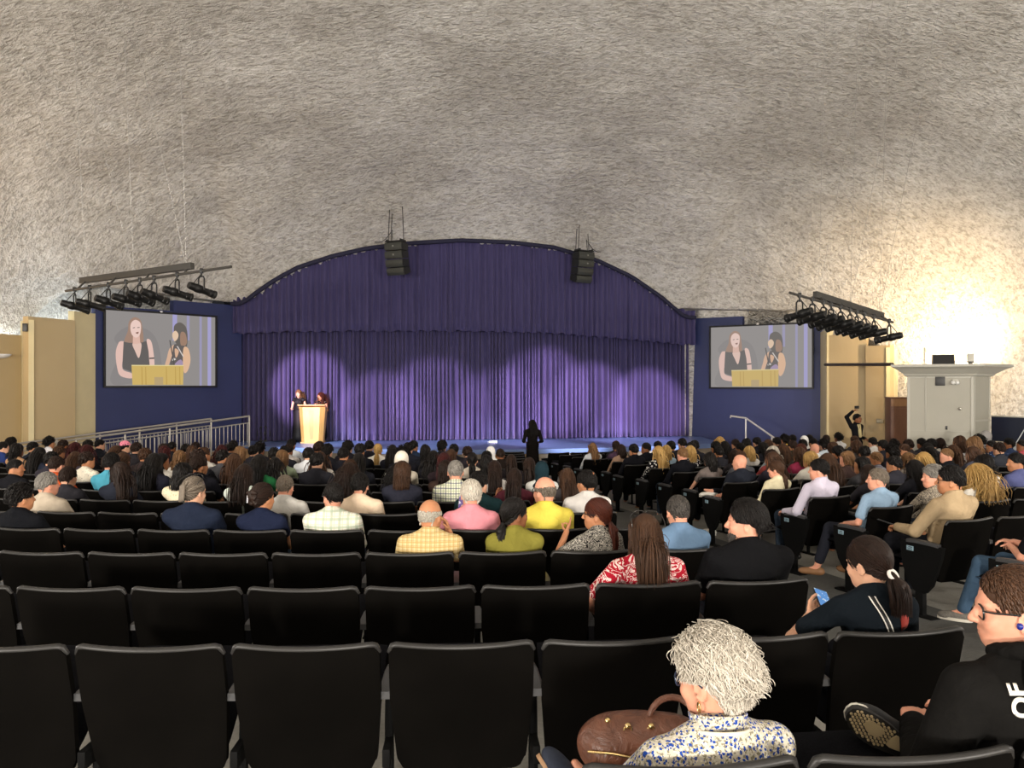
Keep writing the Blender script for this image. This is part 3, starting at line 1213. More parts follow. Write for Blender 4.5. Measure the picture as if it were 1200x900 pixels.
def shirt_sdf(p, sleeve='short', e=0.012, collar=False, loose=0.0):
    S = Sdf()
    b = p.build
    m = p.sex == 'm'
    tw = p.tw
    def oval(c, rx, ry, rz, k=0.06):
        mm = np.stack([tw, V3(-tw[1], tw[0], 0), V3(0, 0, 1)], 1)
        S.ell(c, (rx, ry, rz), k, mm)
    oval(p.pelvis + V3(0, -0.005, 0.02), (0.150 if m else 0.155) * b, 0.105 * b, 0.10)
    oval(p.waist, (0.140 if m else 0.122) * b + loose, 0.095 * b + loose, 0.13, 0.07)
    oval(p.chest + V3(0, 0.005, 0), (0.160 if m else 0.138) * (.4 + .6 * b) + loose, 0.100 * (.5 + .5 * b), 0.14, 0.08)
    if not m:
        for sx in (-1, 1):
            S.ell(p.chest + sx * 0.07 * tw + V3(0, 0.085, 0.01), (0.058, 0.05, 0.058), 0.04)
    up = p.chest * 0.45 + p.neck0 * 0.55
    oval(up + V3(0, 0.0, -0.035), (0.165 if m else 0.145) * (.5 + .5 * b), 0.088 * (.5 + .5 * b), 0.095, 0.05)
    S.cap(p.shoulder[0] * .9 + p.neck0 * .1 + V3(0, 0, -0.02), p.shoulder[1] * .9 + p.neck0 * .1 + V3(0, 0, -0.02), 0.052 + e * 0.3, 0.052 + e * 0.3, 0.04)
    # trapezius slope
    for i in (0, 1):
        S.cap(p.shoulder[i] * 0.70 + p.neck0 * 0.30 + V3(0, 0, 0.004), p.neck0 + V3(0, -0.004, 0.014), 0.044, 0.056 if m else 0.048, 0.03)
        a = 1.0 if m else 0.88
        ew = 0.046 * a * (0.55 + .45 * b)
        if sleeve == 'none':
            S.cap(p.shoulder[i], p.shoulder[i] * .95 + p.elbow[i] * .05 - V3(0, 0, .01), ew + e * .3, ew, 0.03)
        elif sleeve == 'short':
            q = p.shoulder[i] * 0.32 + p.elbow[i] * 0.68
            S.cap(p.shoulder[i], q, ew + e, ew + e * 1.15, 0.03)
            S.cut_plane(q, q - p.shoulder[i]) if False else None
        else:
            S.cap(p.shoulder[i], p.elbow[i], ew + e, 0.040 * a + e, 0.03)
            S.cap(p.elbow[i], p.wrist[i] * 0.96 + p.elbow[i] * 0.04, 0.040 * a + e, 0.030 * a + e * .6, 0.015)
    if collar:
        d = p.neck1 - p.neck0
        d = d / np.linalg.norm(d)
        c = p.neck0 + d * 0.022
        for k in range(20):
            t0 = 2 * math.pi * k / 20
            t1 = 2 * math.pi * (k + 1) / 20
            rr = 0.062 if m else 0.054
            def q(t):
                return c + V3(rr * math.cos(t), rr * 1.02 * math.sin(t) + 0.002, 0.006 - 0.016 * math.sin(t))
            S.cap(q(t0), q(t1), 0.010, 0.010, 0.006)
            S.cap(q(t0) + V3(0, 0, 0.016), q(t1) + V3(0, 0, 0.016), 0.006, 0.006, 0.006)
    return S

def trousers_sdf(p, e=0.012, length=1.0, skirt=False):
    S = Sdf()
    b = p.build
    S.ell(p.pelvis + V3(0, -0.01, -0.005), (0.158 * b, 0.118 * b, 0.098), 0.05)
    for i in (0, 1):
        S.cap(p.hip[i], p.knee[i], 0.080 * (.5 + .5 * b) + e, 0.056 + e, 0.04)
        q = p.knee[i] + (p.ankle[i] - p.knee[i]) * 0.93 * length
        S.cap(p.knee[i], q, 0.056 + e, (0.056 + (0.040 - 0.056) * length) + e, 0.025)
    return S

def shoe_sdf(ank, toe, up=None):
    S = Sdf()
    d = toe - ank
    d[2] = 0 if up is None else d[2]
    d = d / np.linalg.norm(d)
    u = V3(0, 0, 1) if up is None else up
    u = u - d * (u @ d)
    u = u / np.linalg.norm(u)
    c = ank - u * 0.045
    m = np.stack([np.cross(d, u), d, u], 1)
    S.ell(c + d * 0.055, (0.045, 0.135, 0.040), 0.02, m)
    S.ell(c - d * 0.03 + u * 0.012, (0.038, 0.055, 0.045), 0.02, m)
    S.ell(c + d * 0.13 - u * 0.008, (0.047, 0.065, 0.030), 0.02, m)
    S.cut_plane(c - u * 0.036, -u)
    return S

# ---- hair
def hair_strands(style, seed=1, n=260, seg=6, rad=0.006, length=0.05, wave=0.0, lift=0.010, hairline=None, part=None, gather=None, clump=0.0, drop=0.35, wide=0.0, frizz=0.0, sides=3, sex='m', zmin=-0.30, nape=-0.075, front=False):
    """strands over a head in head space (cranium centre = origin, face +Y); returns pos, quads, tone"""
    r = random.Random(seed)
    f = 1.0 if sex == 'm' else 0.95
    er = np.array([0.076 * f, 0.096, 0.094]) + 0.002
    ec = V3(0, -0.008, 0.012)
    crown = V3(0, -0.045, 0.085)
    P, Q, T = [], [], []
    count, tries = 0, 0
    while count < n and tries < n * 12:
        tries += 1
        z = r.uniform(-1, 1)
        t = r.uniform(0, 2 * math.pi)
        q = math.sqrt(1 - z * z)
        d = V3(q * math.cos(t), q * math.sin(t), z)
        p = ec + d * er
        # hairline
        front = p[1]
        if hairline == 'ring':
            if p[2] > 0.030 - 0.12 * (p[1] + 0.06) + 0.005 * r.random() or front > 0.045 or (p[2] < nape) or (p[2] < -0.02 and front > 0.0):
                continue
        else:
            if front > 0.055 and p[2] < 0.052:
                continue
            if front > 0.015 and p[2] < -0.02 - 0.0 and abs(p[0]) > 0.02:
                if not (hairline == 'sideburn' and front < 0.03 and p[2] > -0.05):
                    continue
            if front > 0.03 and p[2] < 0.0:
                continue
            if p[2] < nape:
                continue
        tone = min(1, max(0, r.gauss(0.45, 0.22)))
        L = length * r.uniform(0.75, 1.15)
        pts = [p]
        nrm = d / er
        nrm = nrm / np.linalg.norm(nrm)
        c0 = crown if part is None else V3(part, 0.02, 0.1)
        if front:
            c0 = V3(0.01, 0.13, 0.06)
        flow = p - c0
        ph = r.uniform(0, 6.28)
        ph2 = r.uniform(0, 6.28)
        st = L / seg
        cur = p.copy()
        liftr = lift * r.uniform(0.7, 1.25)
        dirv = flow - nrm * (flow @ nrm)
        if np.linalg.norm(dirv) < 1e-4:
            dirv = V3(r.uniform(-1, 1), -1, 0.0)
        dirv /= np.linalg.norm(dirv)
        if length > 0.12 and gather is None and p[1] > 0.030:
            # parted: the front falls to the sides of the face
            sgn = 1.0 if p[0] > 0.008 * math.sin(seed) else -1.0
            dirv = V3(sgn * 1.0, -0.55, -0.15)
            dirv = dirv - nrm * (dirv @ nrm)
            dirv /= max(np.linalg.norm(dirv), 1e-6)
        if gather is not None:
            g = V3(*gather)
        for k in range(seg):
            u = (k + 1) / seg
            if gather is not None:
                v = g - cur
                dist = np.linalg.norm(v)
                if dist < st * 1.2:
                    cur = g + V3(r.uniform(-1, 1), r.uniform(-1, 1), r.uniform(-1, 1)) * 0.006
                    pts.append(cur.copy())
                    break
                v = v / max(dist, 1e-6)
                step = v * max(st, dist / (seg - k))
            else:
                gz = V3(0, 0, -1.0)
                w = min(1.0, drop * (0.4 + 1.6 * u))
                dirv = dirv * (1 - w) + gz * w
                dirv = dirv / np.linalg.norm(dirv)
                step = dirv * st
            cur = cur + step
            if frizz:
                cur = cur + V3(r.uniform(-1, 1), r.uniform(-1, 1), r.uniform(-1, 1)) * frizz
            # keep outside the head
            e2 = er + liftr * (0.35 + 0.65 * min(1, u * 2.2))
            qv = (cur - ec) / e2
            ln = np.linalg.norm(qv)
            if ln < 1 and cur[2] > -0.10:
                cur = ec + qv / max(ln, 1e-6) * e2
            if length > 0.12 and gather is None and cur[1] > 0.0 and cur[2] < 0.06 and abs(cur[0]) < 0.066:
                cur[0] = math.copysign(0.066 + 0.006 * r.random(), cur[0])
                cur[1] -= 0.012
            if length > 0.12 and gather is None and not wide and cur[2] < 0.05 and abs(cur[0]) > 0.086:
                cur[0] = math.copysign(0.086 - 0.008 * r.random(), cur[0])
            if length <= 0.1 and abs(cur[0]) > 0.052 and cur[2] < -0.012 and cur[1] > -0.048:
                break
            if cur[2] < -0.03:
                # fall behind the neck and over the shoulders
                back = -0.062 - min(0.07, max(0, -0.06 - cur[2]) * 0.55)
                if abs(cur[0]) < 0.075 and cur[1] > back and p[1] < 0.03:
                    cur[1] = cur[1] * 0.3 + (back - 0.012 * r.random()) * 0.7
                if cur[2] < -0.15:
                    cur[1] = min(cur[1], -0.100 - 0.008 * r.random()) if p[1] < 0.03 else max(cur[1], 0.06)
                xm = 0.082 + 0.16 * max(0, -cur[2] - 0.05)
                if length > 0.12 and not wide and abs(cur[0]) > xm:
                    cur[0] = math.copysign(xm - 0.02 * r.random(), cur[0])
                if length <= 0.1 and cur[1] < -0.07 and cur[2] < -0.045:
                    cur[1] = cur[1] * 0.45 - 0.065 * 0.55
                if wide:
                    cur[0] += math.copysign(wide, cur[0]) * u
            o = cur.copy()
            if wave:
                a = wave * u
                o = o + V3(math.cos(ph + u * L * 62) * a, math.sin(ph2 + u * L * 62) * a, math.sin(ph + u * L * 40) * a * 0.5)
            if o[2] < zmin:
                pts.append(o)
                break
            pts.append(o)
        if len(pts) < 2:
            continue
        count += 1
        base = sum(len(x) for x in P) if False else None
        P.append((pts, rad * r.uniform(0.75, 1.2), tone))
    # tubes
    vs, fs, tn = [], [], []
    for pts, rr, tone in P:
        k = len(pts)
        b0 = len(vs)
        for i, q in enumerate(pts):
            d = pts[min(i + 1, k - 1)] - pts[max(i - 1, 0)]
            d = d / max(np.linalg.norm(d), 1e-9)
            out = q - ec
            a = np.cross(d, out)
            na = np.linalg.norm(a)
            a = a / na if na > 1e-6 else V3(1, 0, 0)
            b = np.cross(a, d)
            w = rr * (1.0 if i < k - 1 else 0.25) * (0.75 if i == 0 else 1)
            for j in range(sides):
                t = 2 * math.pi * j / sides + 0.5
                vs.append(q + a * math.cos(t) * w * 1.25 + b * math.sin(t) * w * 0.8)
                tn.append(tone)
        for i in range(k - 1):
            for j in range(sides):
                j2 = (j + 1) % sides
                fs.append((b0 + i * sides + j, b0 + i * sides + j2, b0 + (i + 1) * sides + j2, b0 + (i + 1) * sides + j))
    return np.array(vs), np.array(fs), np.array(tn)

def cap_sdf(style, sex='m', vox=0.008, t=0.006):
    """the solid mass of hair beneath the strands"""
    S = Sdf()
    f = 1.0 if sex == 'm' else 0.95
    if style == 'ring':
        S.ell((0, -0.008, 0.012), (0.076 * f + t, 0.096 + t, 0.094 + t), 0.01)
        S.cut_plane((0, -0.06, 0.026), (0, 0.12, 1), 0.012)
        S.cut_plane((0, 0.035, 0), (0, 1, 0), 0.01)
        S.cut_plane((0, -0.09, -0.065), (0, 0.45, -1), 0.01)
        S.cut_ell((0, 0.05, -0.08), (0.2, 0.075, 0.07), 0.01)
        return S
    S.ell((0, -0.010, 0.014), (0.077 * f + t, 0.097 + t, 0.095 + t), 0.01)
    if style in ('long', 'bob'):
        S.cap((0, -0.055, -0.02), (0, -0.088, -0.13 if style == 'long' else -0.10), 0.066, 0.062 if style == 'long' else 0.055, 0.03)
        for sx in (-1, 1):
            S.cap((sx * 0.062, -0.02, -0.02), (sx * 0.066, -0.05, -0.12 if style == 'long' else -0.09), 0.022, 0.026, 0.02)
        if style == 'long':
            S.ell((0, -0.113, -0.17), (0.080, 0.024, 0.10), 0.03)
    # clear the face and the neck
    S.cut_ell((0, 0.085, -0.045), (0.064, 0.075, 0.085), 0.012)
    if style not in ('long', 'bob'):
        S.cut_plane((0, -0.07, -0.062), (0, 0.55, -1), 0.008)
        for sx in (-1, 1):
            S.cut_ell((sx * 0.085, 0.012, -0.045), (0.03, 0.036, 0.045), 0.008)
    return S

def join_np(parts):
    ps, qs, ts = [], [], []
    b = 0
    for p, q, t in parts:
        ps.append(p)
        qs.append(q + b)
        ts.append(t if hasattr(t, '__len__') else np.full(len(p), t))
        b += len(p)
    return np.concatenate(ps), np.concatenate(qs), np.concatenate(ts)

HAIRCACHE = {}
def hair_mesh(style, lod=0, sex='m', seed=1):
    """lod 0 = far, 1 = middle, 2 = close"""
    key = (style, lod, sex, seed)
    if key in HAIRCACHE:
        return HAIRCACHE[key]
    N = (170, 760, 2600)[lod]
    rad = (0.0085, 0.0036, 0.0020)[lod]
    if style in ('long', 'longwave', 'bob') and lod:
        N, rad = (1300, 3200)[lod - 1], (0.0030, 0.0018)[lod - 1]
    seg = (4, 7, 10)[lod]
    vox = (0.011, 0.008, 0.006)[lod]
    kw = dict(seed=seed, n=N, seg=seg, rad=rad, sex=sex)
    parts = []
    def cap(st, t=0.006, tone=0.25):
        p, q = cap_sdf(st, sex, vox, t).mesh(vox, 1)
        parts.append((p, q, tone))
    if style == 'short':
        cap('short', 0.006)
        parts.append(hair_strands('short', length=0.045, lift=0.012, hairline='sideburn', drop=0.25, nape=-0.05, zmin=-0.078, **kw))
    elif style == 'crop':
        cap('short', 0.002, 0.35)
        parts.append(hair_strands('short', length=0.022, lift=0.004, hairline='sideburn', drop=0.2, nape=-0.055, zmin=-0.072, **kw))
    elif style == 'tousled':
        cap('short', 0.010)
        parts.append(hair_strands('short', length=0.065, lift=0.024, hairline='sideburn', drop=0.22, wave=0.008, frizz=0.002, nape=-0.055, zmin=-0.085, **kw))
    elif style == 'slick':
        cap('short', 0.008)
        kw['n'] = int(kw['n'] * 1.3)
        parts.append(hair_strands('short', length=0.095, lift=0.015, hairline='sideburn', drop=0.20, wave=0.003, frizz=0.0012, nape=-0.078, zmin=-0.104, front=True, **kw))
    elif style == 'ring':
        cap('ring', 0.003, 0.4)
        parts.append(hair_strands('ring', length=0.017, lift=0.004, hairline='ring', drop=0.4, nape=-0.06, **kw))
    elif style == 'afro':
        cap('short', 0.020)
        parts.append(hair_strands('short', length=0.075, lift=0.036, drop=0.05, wave=0.014, frizz=0.006, nape=-0.07, **kw))
    elif style == 'shortcurl':
        cap('short', 0.014, 0.4)
        parts.append(hair_strands('short', length=0.075, lift=0.026, drop=0.18, wave=0.012, frizz=0.003, nape=-0.07, zmin=-0.10, **kw))
    elif style == 'whitewave':
        cap('short', 0.010, 0.6)
        if lod == 2:
            kw.update(n=5200, rad=0.0012)
        parts.append(hair_strands('short', length=0.070, lift=0.017, drop=0.17, wave=0.013, frizz=0.0022, nape=-0.062, zmin=-0.088, part=0.01, **kw))
        k2 = dict(kw)
        k2.update(seed=seed + 7, n=N // 3)
        parts.append(hair_strands('short', length=0.062, lift=0.024, drop=0.10, wave=0.016, frizz=0.0025, nape=0.0, part=0.01, **k2))
    elif style == 'bob':
        cap('bob', 0.010)
        parts.append(hair_strands('bob', length=0.20, lift=0.016, drop=0.38, wave=0.004, zmin=-0.15, **kw))
    elif style == 'long':
        cap('long', 0.008)
        parts.append(hair_strands('long', length=0.40, lift=0.010, drop=0.40, zmin=-0.275 if lod < 2 else -0.235, **kw))
    elif style == 'longwave':
        cap('long', 0.012)
        parts.append(hair_strands('long', length=0.38, lift=0.020, drop=0.36, wave=0.013, frizz=0.002, wide=0.004, zmin=-0.28, **kw))
    elif style == 'longcurl':
        cap('long', 0.016, 0.4)
        parts.append(hair_strands('long', length=0.38, lift=0.032, drop=0.30, wave=0.020, frizz=0.005, wide=0.007, zmin=-0.26, **kw))
    elif style in ('ponytail', 'lowpony', 'shortpony', 'bun', 'clip'):
        cap('short', 0.007)
        g = {'ponytail': (0, -0.115, -0.045), 'lowpony': (0.0, -0.098, -0.075), 'shortpony': (0.0, -0.102, -0.062), 'bun': (0, -0.115, -0.02), 'clip': (0, -0.110, -0.02)}[style]
        parts.append(hair_strands('pull', length=0.14, lift=0.007, gather=g, nape=-0.088, **kw))
        r = random.Random(seed + 3)
        gv = V3(*g)
        if style in ('ponytail', 'lowpony', 'shortpony'):
            k2 = N // 3 + 30
            Lp = {'ponytail': 0.19, 'lowpony': 0.26, 'shortpony': 0.155}[style]
            sv, sf, stn = [], [], []
            for _ in range(k2):
                a = r.uniform(0, 6.28)
                q = math.sqrt(r.random())
                o = V3(math.cos(a), math.sin(a), 0) * q
                tone = min(1, max(0, r.gauss(0.4, 0.2)))
                LL = Lp * r.uniform(0.75, 1.1)
                pts = []
                for i in range(seg + 1):
                    u = i / seg
                    spread = 0.011 + 0.026 * math.sin(min(1, u * 1.15) * math.pi * 0.8) + (0.022 if style == 'shortpony' else 0.005) * u
                    c = gv + V3(0, -0.035 * math.sin(u * 2.2) + (0.01 * u), -LL * u * (0.35 + 0.65 * u) - 0.01 * u)
                    pts.append(c + V3(o[0] * spread * 1.15, o[1] * spread * 0.8, o[1] * 0.006) + V3(1, 0, 0) * (0.010 * u * math.sin(a * 3)))
                w = rad * 1.1
                b0 = len(sv)
                for i, pnt in enumerate(pts):
                    ww = w * (1 if i < seg else 0.3)
                    for j in range(3):
                        t = 2 * math.pi * j / 3 + a
                        sv.append(pnt + V3(math.cos(t), math.sin(t), 0.0) * ww)
                        stn.append(tone)
                for i in range(seg):
                    for j in range(3):
                        sf.append((b0 + i * 3 + j, b0 + i * 3 + (j + 1) % 3, b0 + (i + 1) * 3 + (j + 1) % 3, b0 + (i + 1) * 3 + j))
            parts.append((np.array(sv), np.array(sf), np.array(stn)))
            S = Sdf().cap(gv, gv + V3(0, -0.03, -0.05), 0.018, 0.026, 0.02).cap(gv + V3(0, -0.03, -0.05), gv + V3(0, -0.02, -Lp * .85), 0.026, 0.010, 0.02)
            p, q = S.mesh(vox)
            parts.append((p, q, 0.2))
        else:
            S = Sdf()
            if style == 'bun':
                for k in range(14):
                    a = 2 * math.pi * k / 14
                    b = 2 * math.pi * (k + 1.2) / 14
                    c = gv + V3(0, -0.028, 0.012)
                    S.cap(c + V3(0.030 * math.cos(a), 0.012 * math.sin(a * 2), 0.030 * math.sin(a)), c + V3(0.030 * math.cos(b), 0.012 * math.sin(b * 2), 0.030 * math.sin(b)), 0.018, 0.015, 0.008)
                S.ell(c, (0.03, 0.03, 0.03), 0.01)
            else:
                for k in range(9):
                    z = 0.05 - k * 0.014
                    S.cap(gv + V3(-0.018, -0.010, z), gv + V3(0.022, -0.022 - 0.004 * (k % 2), z + 0.012), 0.014, 0.012, 0.008)
            p, q = S.mesh(min(vox, 0.007))
            parts.append((p, q, 0.45))
    elif style == 'updo':
        cap('short', 0.012)
        parts.append(hair_strands('pull', length=0.12, lift=0.014, gather=(0.0, -0.11, 0.0), wave=0.004, nape=-0.085, **kw))
        r = random.Random(seed)
        S = Sdf()
        for k in range(26):
            a = r.uniform(-1, 1)
            b = r.uniform(-1, 1)
            c = V3(0.045 * a, -0.112 - 0.01 * (1 - abs(a)), 0.005 + 0.055 * b)
            S.cap(c, c + V3(r.uniform(-.02, .02), r.uniform(-.01, .01), r.uniform(-.02, .02)), 0.015, 0.012, 0.006)
        p, q = S.mesh(min(vox, 0.007))
        parts.append((p, q, np.array([0.2 + 0.6 * abs(math.sin(60 * x[0]) * math.cos(50 * x[2])) for x in p])))
    res = join_np(parts)
    HAIRCACHE[key] = res
    return res

def hijab_mesh(vox=0.009):
    S = Sdf()
    S.ell((0, -0.008, 0.012), (0.090, 0.110, 0.108), 0.02)
    S.cap((0, -0.03, -0.05), (0, -0.02, -0.16), 0.082, 0.10, 0.04)
    S.ell((0, -0.03, -0.20), (0.16, 0.115, 0.06), 0.05)
    S.cut_ell((0, 0.10, -0.035), (0.052, 0.06, 0.078), 0.012)
    S.cut_ell((0, -0.02, -0.285), (0.17, 0.13, 0.06), 0.02)
    return S.mesh(vox)

def cap_hat_mesh(vox=0.007):
    S = Sdf()
    S.ell((0, -0.008, 0.030), (0.086, 0.106, 0.098), 0.02)
    S.cut_plane((0, 0, 0.032), (0, 0.05, -1), 0.004)
    S.ell((0, 0.125, 0.040), (0.075, 0.075, 0.006), 0.008)
    return S.mesh(vox)
# ---------------------------------------------------------------- assembling people
BODYCACHE = {}
def body_meshes(key, pose, sleeve, collar, vox, hand_detail, legs_len=1.0, curls=(0.35, 0.35), palms=None, pinch=(False, False), loose=0.0):
    """skin, shirt and trousers meshes for a pose; shared when key is given"""
    k1, k2, k3 = ('skin', key, vox), ('shirt', key[0] if key else None, sleeve, collar, vox), ('legs', key[0] if key else None, vox)
    out = []
    for kk, fn, v in ((k1, lambda: body_sdf(pose, vox < 0.0125, hand_detail, curls, palms, pinch), vox), (k2, lambda: shirt_sdf(pose, sleeve, collar=collar, loose=loose), max(vox, 0.008)),
                      (k3, lambda: trousers_sdf(pose, length=legs_len), max(vox, 0.011))):
        if key is not None and kk in BODYCACHE:
            out.append(BODYCACHE[kk])
            continue
        p, q = fn().mesh(v, 1)
        me = np_mesh(kk[0], p, q, plain('blank_cloth', (0.5, 0.5, 0.5)))
        if key is not None:
            BODYCACHE[kk] = me
        out.append(me)
    return out

HAIRMESH = {}
def hair_object(style, colour, pose, root, lod, seed=1, name='hair'):
    k = (style, lod, pose.sex, seed)
    if k not in HAIRMESH:
        p, q, t = hair_mesh(style, lod, pose.sex, seed)
        HAIRMESH[k] = np_mesh('hair', p, q, hairm(colour), t)
    o = link(name, HAIRMESH[k], root)
    own_mat(o, hairm(colour))
    place_head(o, pose)
    return o

def place_head(o, pose, off=(0, 0, 0), extra=None):
    M = pose.M
    p = pose.head + M @ np.array(off, float)
    m4 = Matrix(((M[0][0], M[0][1], M[0][2], p[0]), (M[1][0], M[1][1], M[1][2], p[1]), (M[2][0], M[2][1], M[2][2], p[2]), (0, 0, 0, 1)))
    o.matrix_local = m4 if extra is None else m4 @ extra

def glasses_object(pose, root, colour=(0.012, 0.012, 0.012), up=False, name='glasses', wide=1.0):
    mb = MB()
    for sx in (-1, 1):
        pts = []
        for k in range(16):
            t = 2 * math.pi * k / 16
            c, s_ = math.cos(t), math.sin(t)
            pts.append((sx * 0.034 + math.copysign(abs(c) ** 0.6, c) * 0.026 * wide, 0.094 - 0.010 * abs(sx * 0.034 + c * 0.026) / 0.06, -0.014 + math.copysign(abs(s_) ** 0.7, s_) * 0.019 * wide))
        mb.tube(pts, 0.0028, 6, closed=True)
        mb.tube([(sx * 0.060, 0.086, -0.006), (sx * 0.080, 0.060, -0.006), (sx * 0.0835, -0.005, -0.008), (sx * 0.0825, -0.020, -0.020)], 0.0026, 6)
    mb.tube([(-0.009, 0.093, -0.008), (0, 0.096, -0.005), (0.009, 0.093, -0.008)], 0.0026, 6)
    o = mb.build(name, plain('spectacle_frame_%d_%d' % (int(colour[0] * 1000), int(colour[2] * 1000)), colour, 0.25), root)
    if up:
        place_head(o, pose, (0, -0.068, 0.078), Matrix.Rotation(R(32), 4, 'X') @ Matrix.Diagonal((1.18, 1, 1.1, 1)))
    else:
        place_head(o, pose)
    return o

def shoes(pose, root, mat, which=(0, 1), ups=(None, None), vox=0.009):
    for i in which:
        p, q = shoe_sdf(pose.ankle[i], pose.toe[i], ups[i]).mesh(vox)
        sh = link('shoe', np_mesh('shoe', p, q, mat), root)
        if mat.name in ('sneaker_grey', 'shoe_white'):
            up = V3(0, 0, 1) if ups[i] is None else ups[i]
            d = pose.toe[i] - pose.ankle[i]
            if ups[i] is None:
                d[2] = 0
            d = d / np.linalg.norm(d)
            u = up - d * (up @ d)
            u /= np.linalg.norm(u)
            w = np.cross(d, u)
            c = pose.ankle[i] - u * 0.083
            mb = MB()
            mb.prism([(0.049 * math.sin(t), 0.058 + 0.140 * math.cos(t)) for t in np.arange(0, 6.25, 0.25)], 0.026, Matrix(((w[0], d[0], u[0], c[0]), (w[1], d[1], u[1], c[1]), (w[2], d[2], u[2], c[2]), (0, 0, 0, 1))))
            mb.build('sole', plain('sole_pale', hexc('b9b4a8'), 0.7), sh)

class Person:
    pass

def make_person(loc, rz, s=1.0, sex='m', hair='short', hcol='black', skin_='fair', shirt=None, sleeve='short', collar=False, legs=None, yaw=0, pitch=0, d=10.0,
                custom=None, glasses=False, shoe=None, label=None, group=None, seed=1, **kw):
    """a seated person; custom = extra Pose arguments (then nothing is shared)"""
    lod = 2 if d < 4.2 else 1 if d < 9.5 else 0
    vox = (0.0135, 0.0095, 0.0055)[lod]
    if custom is None:
        yb = int(round(yaw / 30.0)) * 30
        pb = int(round(pitch / 12.0)) * 12
        pose = Pose(sex, 1.0, yb, pb)
        key = (sex, yb, pb)
        ms = body_meshes(key, pose, sleeve, collar, vox, lod > 0)
    else:
        cu = dict(custom)
        extra = {k: cu.pop(k) for k in ('curls', 'palms', 'pinch', 'legs_len', 'loose') if k in cu}
        vox = cu.pop('vox', vox)
        pose = Pose(sex, cu.pop('build', 1.0), yaw, pitch, **cu)
        ms = body_meshes(None, pose, sleeve, collar, vox, True, **extra)
    root = link('person', ms[0], None, loc, rz)
    root.scale = (s, s, s)
    own_mat(root, skin(skin_))
    o = link('shirt', ms[1], root)
    own_mat(o, shirt or cloth('grey', '777777'))
    o = link('trousers', ms[2], root)
    own_mat(o, legs or cloth('dark_trousers', '1c1d22'))
    ho = None
    if hair == 'hijab':
        if 'hijab' not in BODYCACHE:
            p, q = hijab_mesh()
            BODYCACHE['hijab'] = np_mesh('headscarf', p, q, plain('blank_cloth', (.5, .5, .5)))
        ho = link('headscarf', BODYCACHE['hijab'], root)
        own_mat(ho, cloth('scarf_' + hcol, hcol))
        place_head(ho, pose)
    elif hair != 'bald':
        ho = hair_object(hair, hcol, pose, root, lod, seed)
    if glasses:
        glasses_object(pose, root)
    if shoe is not None:
        shoes(pose, root, shoe)
    tag(root, label, 'person', group)
    r = Person()
    r.root, r.pose, r.hair, r.s = root, pose, ho, s
    r.mw = Matrix.Translation(Vector(loc)) @ Matrix.Rotation(rz, 4, 'Z') @ Matrix.Scale(s, 4)
    return r
# ---------------------------------------------------------------- auditorium seats
def chair_mats():
    t = NT('seat_back_plastic')
    v = t.coord('Object')
    n = t.noise(v, 300, 2)
    n2 = t.noise(v, 3, 3)
    t.set(Base_Color=t.ramp(n2.outputs[0], [(0.3, (0.0022, 0.0019, 0.0016)), (0.7, (0.0036, 0.0031, 0.0026))]), Roughness=0.8, Specular_IOR_Level=0.025, Normal=t.bump(n.outputs[0], 0.12, 0.001))
    rim = plain('seat_rim_plastic', (0.020, 0.019, 0.018), 0.42, spec=0.35)
    fab = NT('seat_fabric')
    v = fab.coord('Object')
    n = fab.noise(v, 220, 2)
    fab.set(Base_Color=fab.ramp(n.outputs[0], [(0.3, (0.004, 0.004, 0.005)), (0.7, (0.010, 0.010, 0.012))]), Roughness=0.9, Specular_IOR_Level=0.03, Normal=fab.bump(n.outputs[0], 0.3, 0.002))
    steel = plain('seat_standard_paint', (0.005, 0.005, 0.005), 0.6, spec=0.05)
    arm = plain('armrest_plastic', (0.045, 0.045, 0.047), 0.4)
    return t.m, rim, fab.m, steel, arm

PITCH = 0.568
BW = 0.535
def back_y(z):
    return (0.81 - z) * 0.235

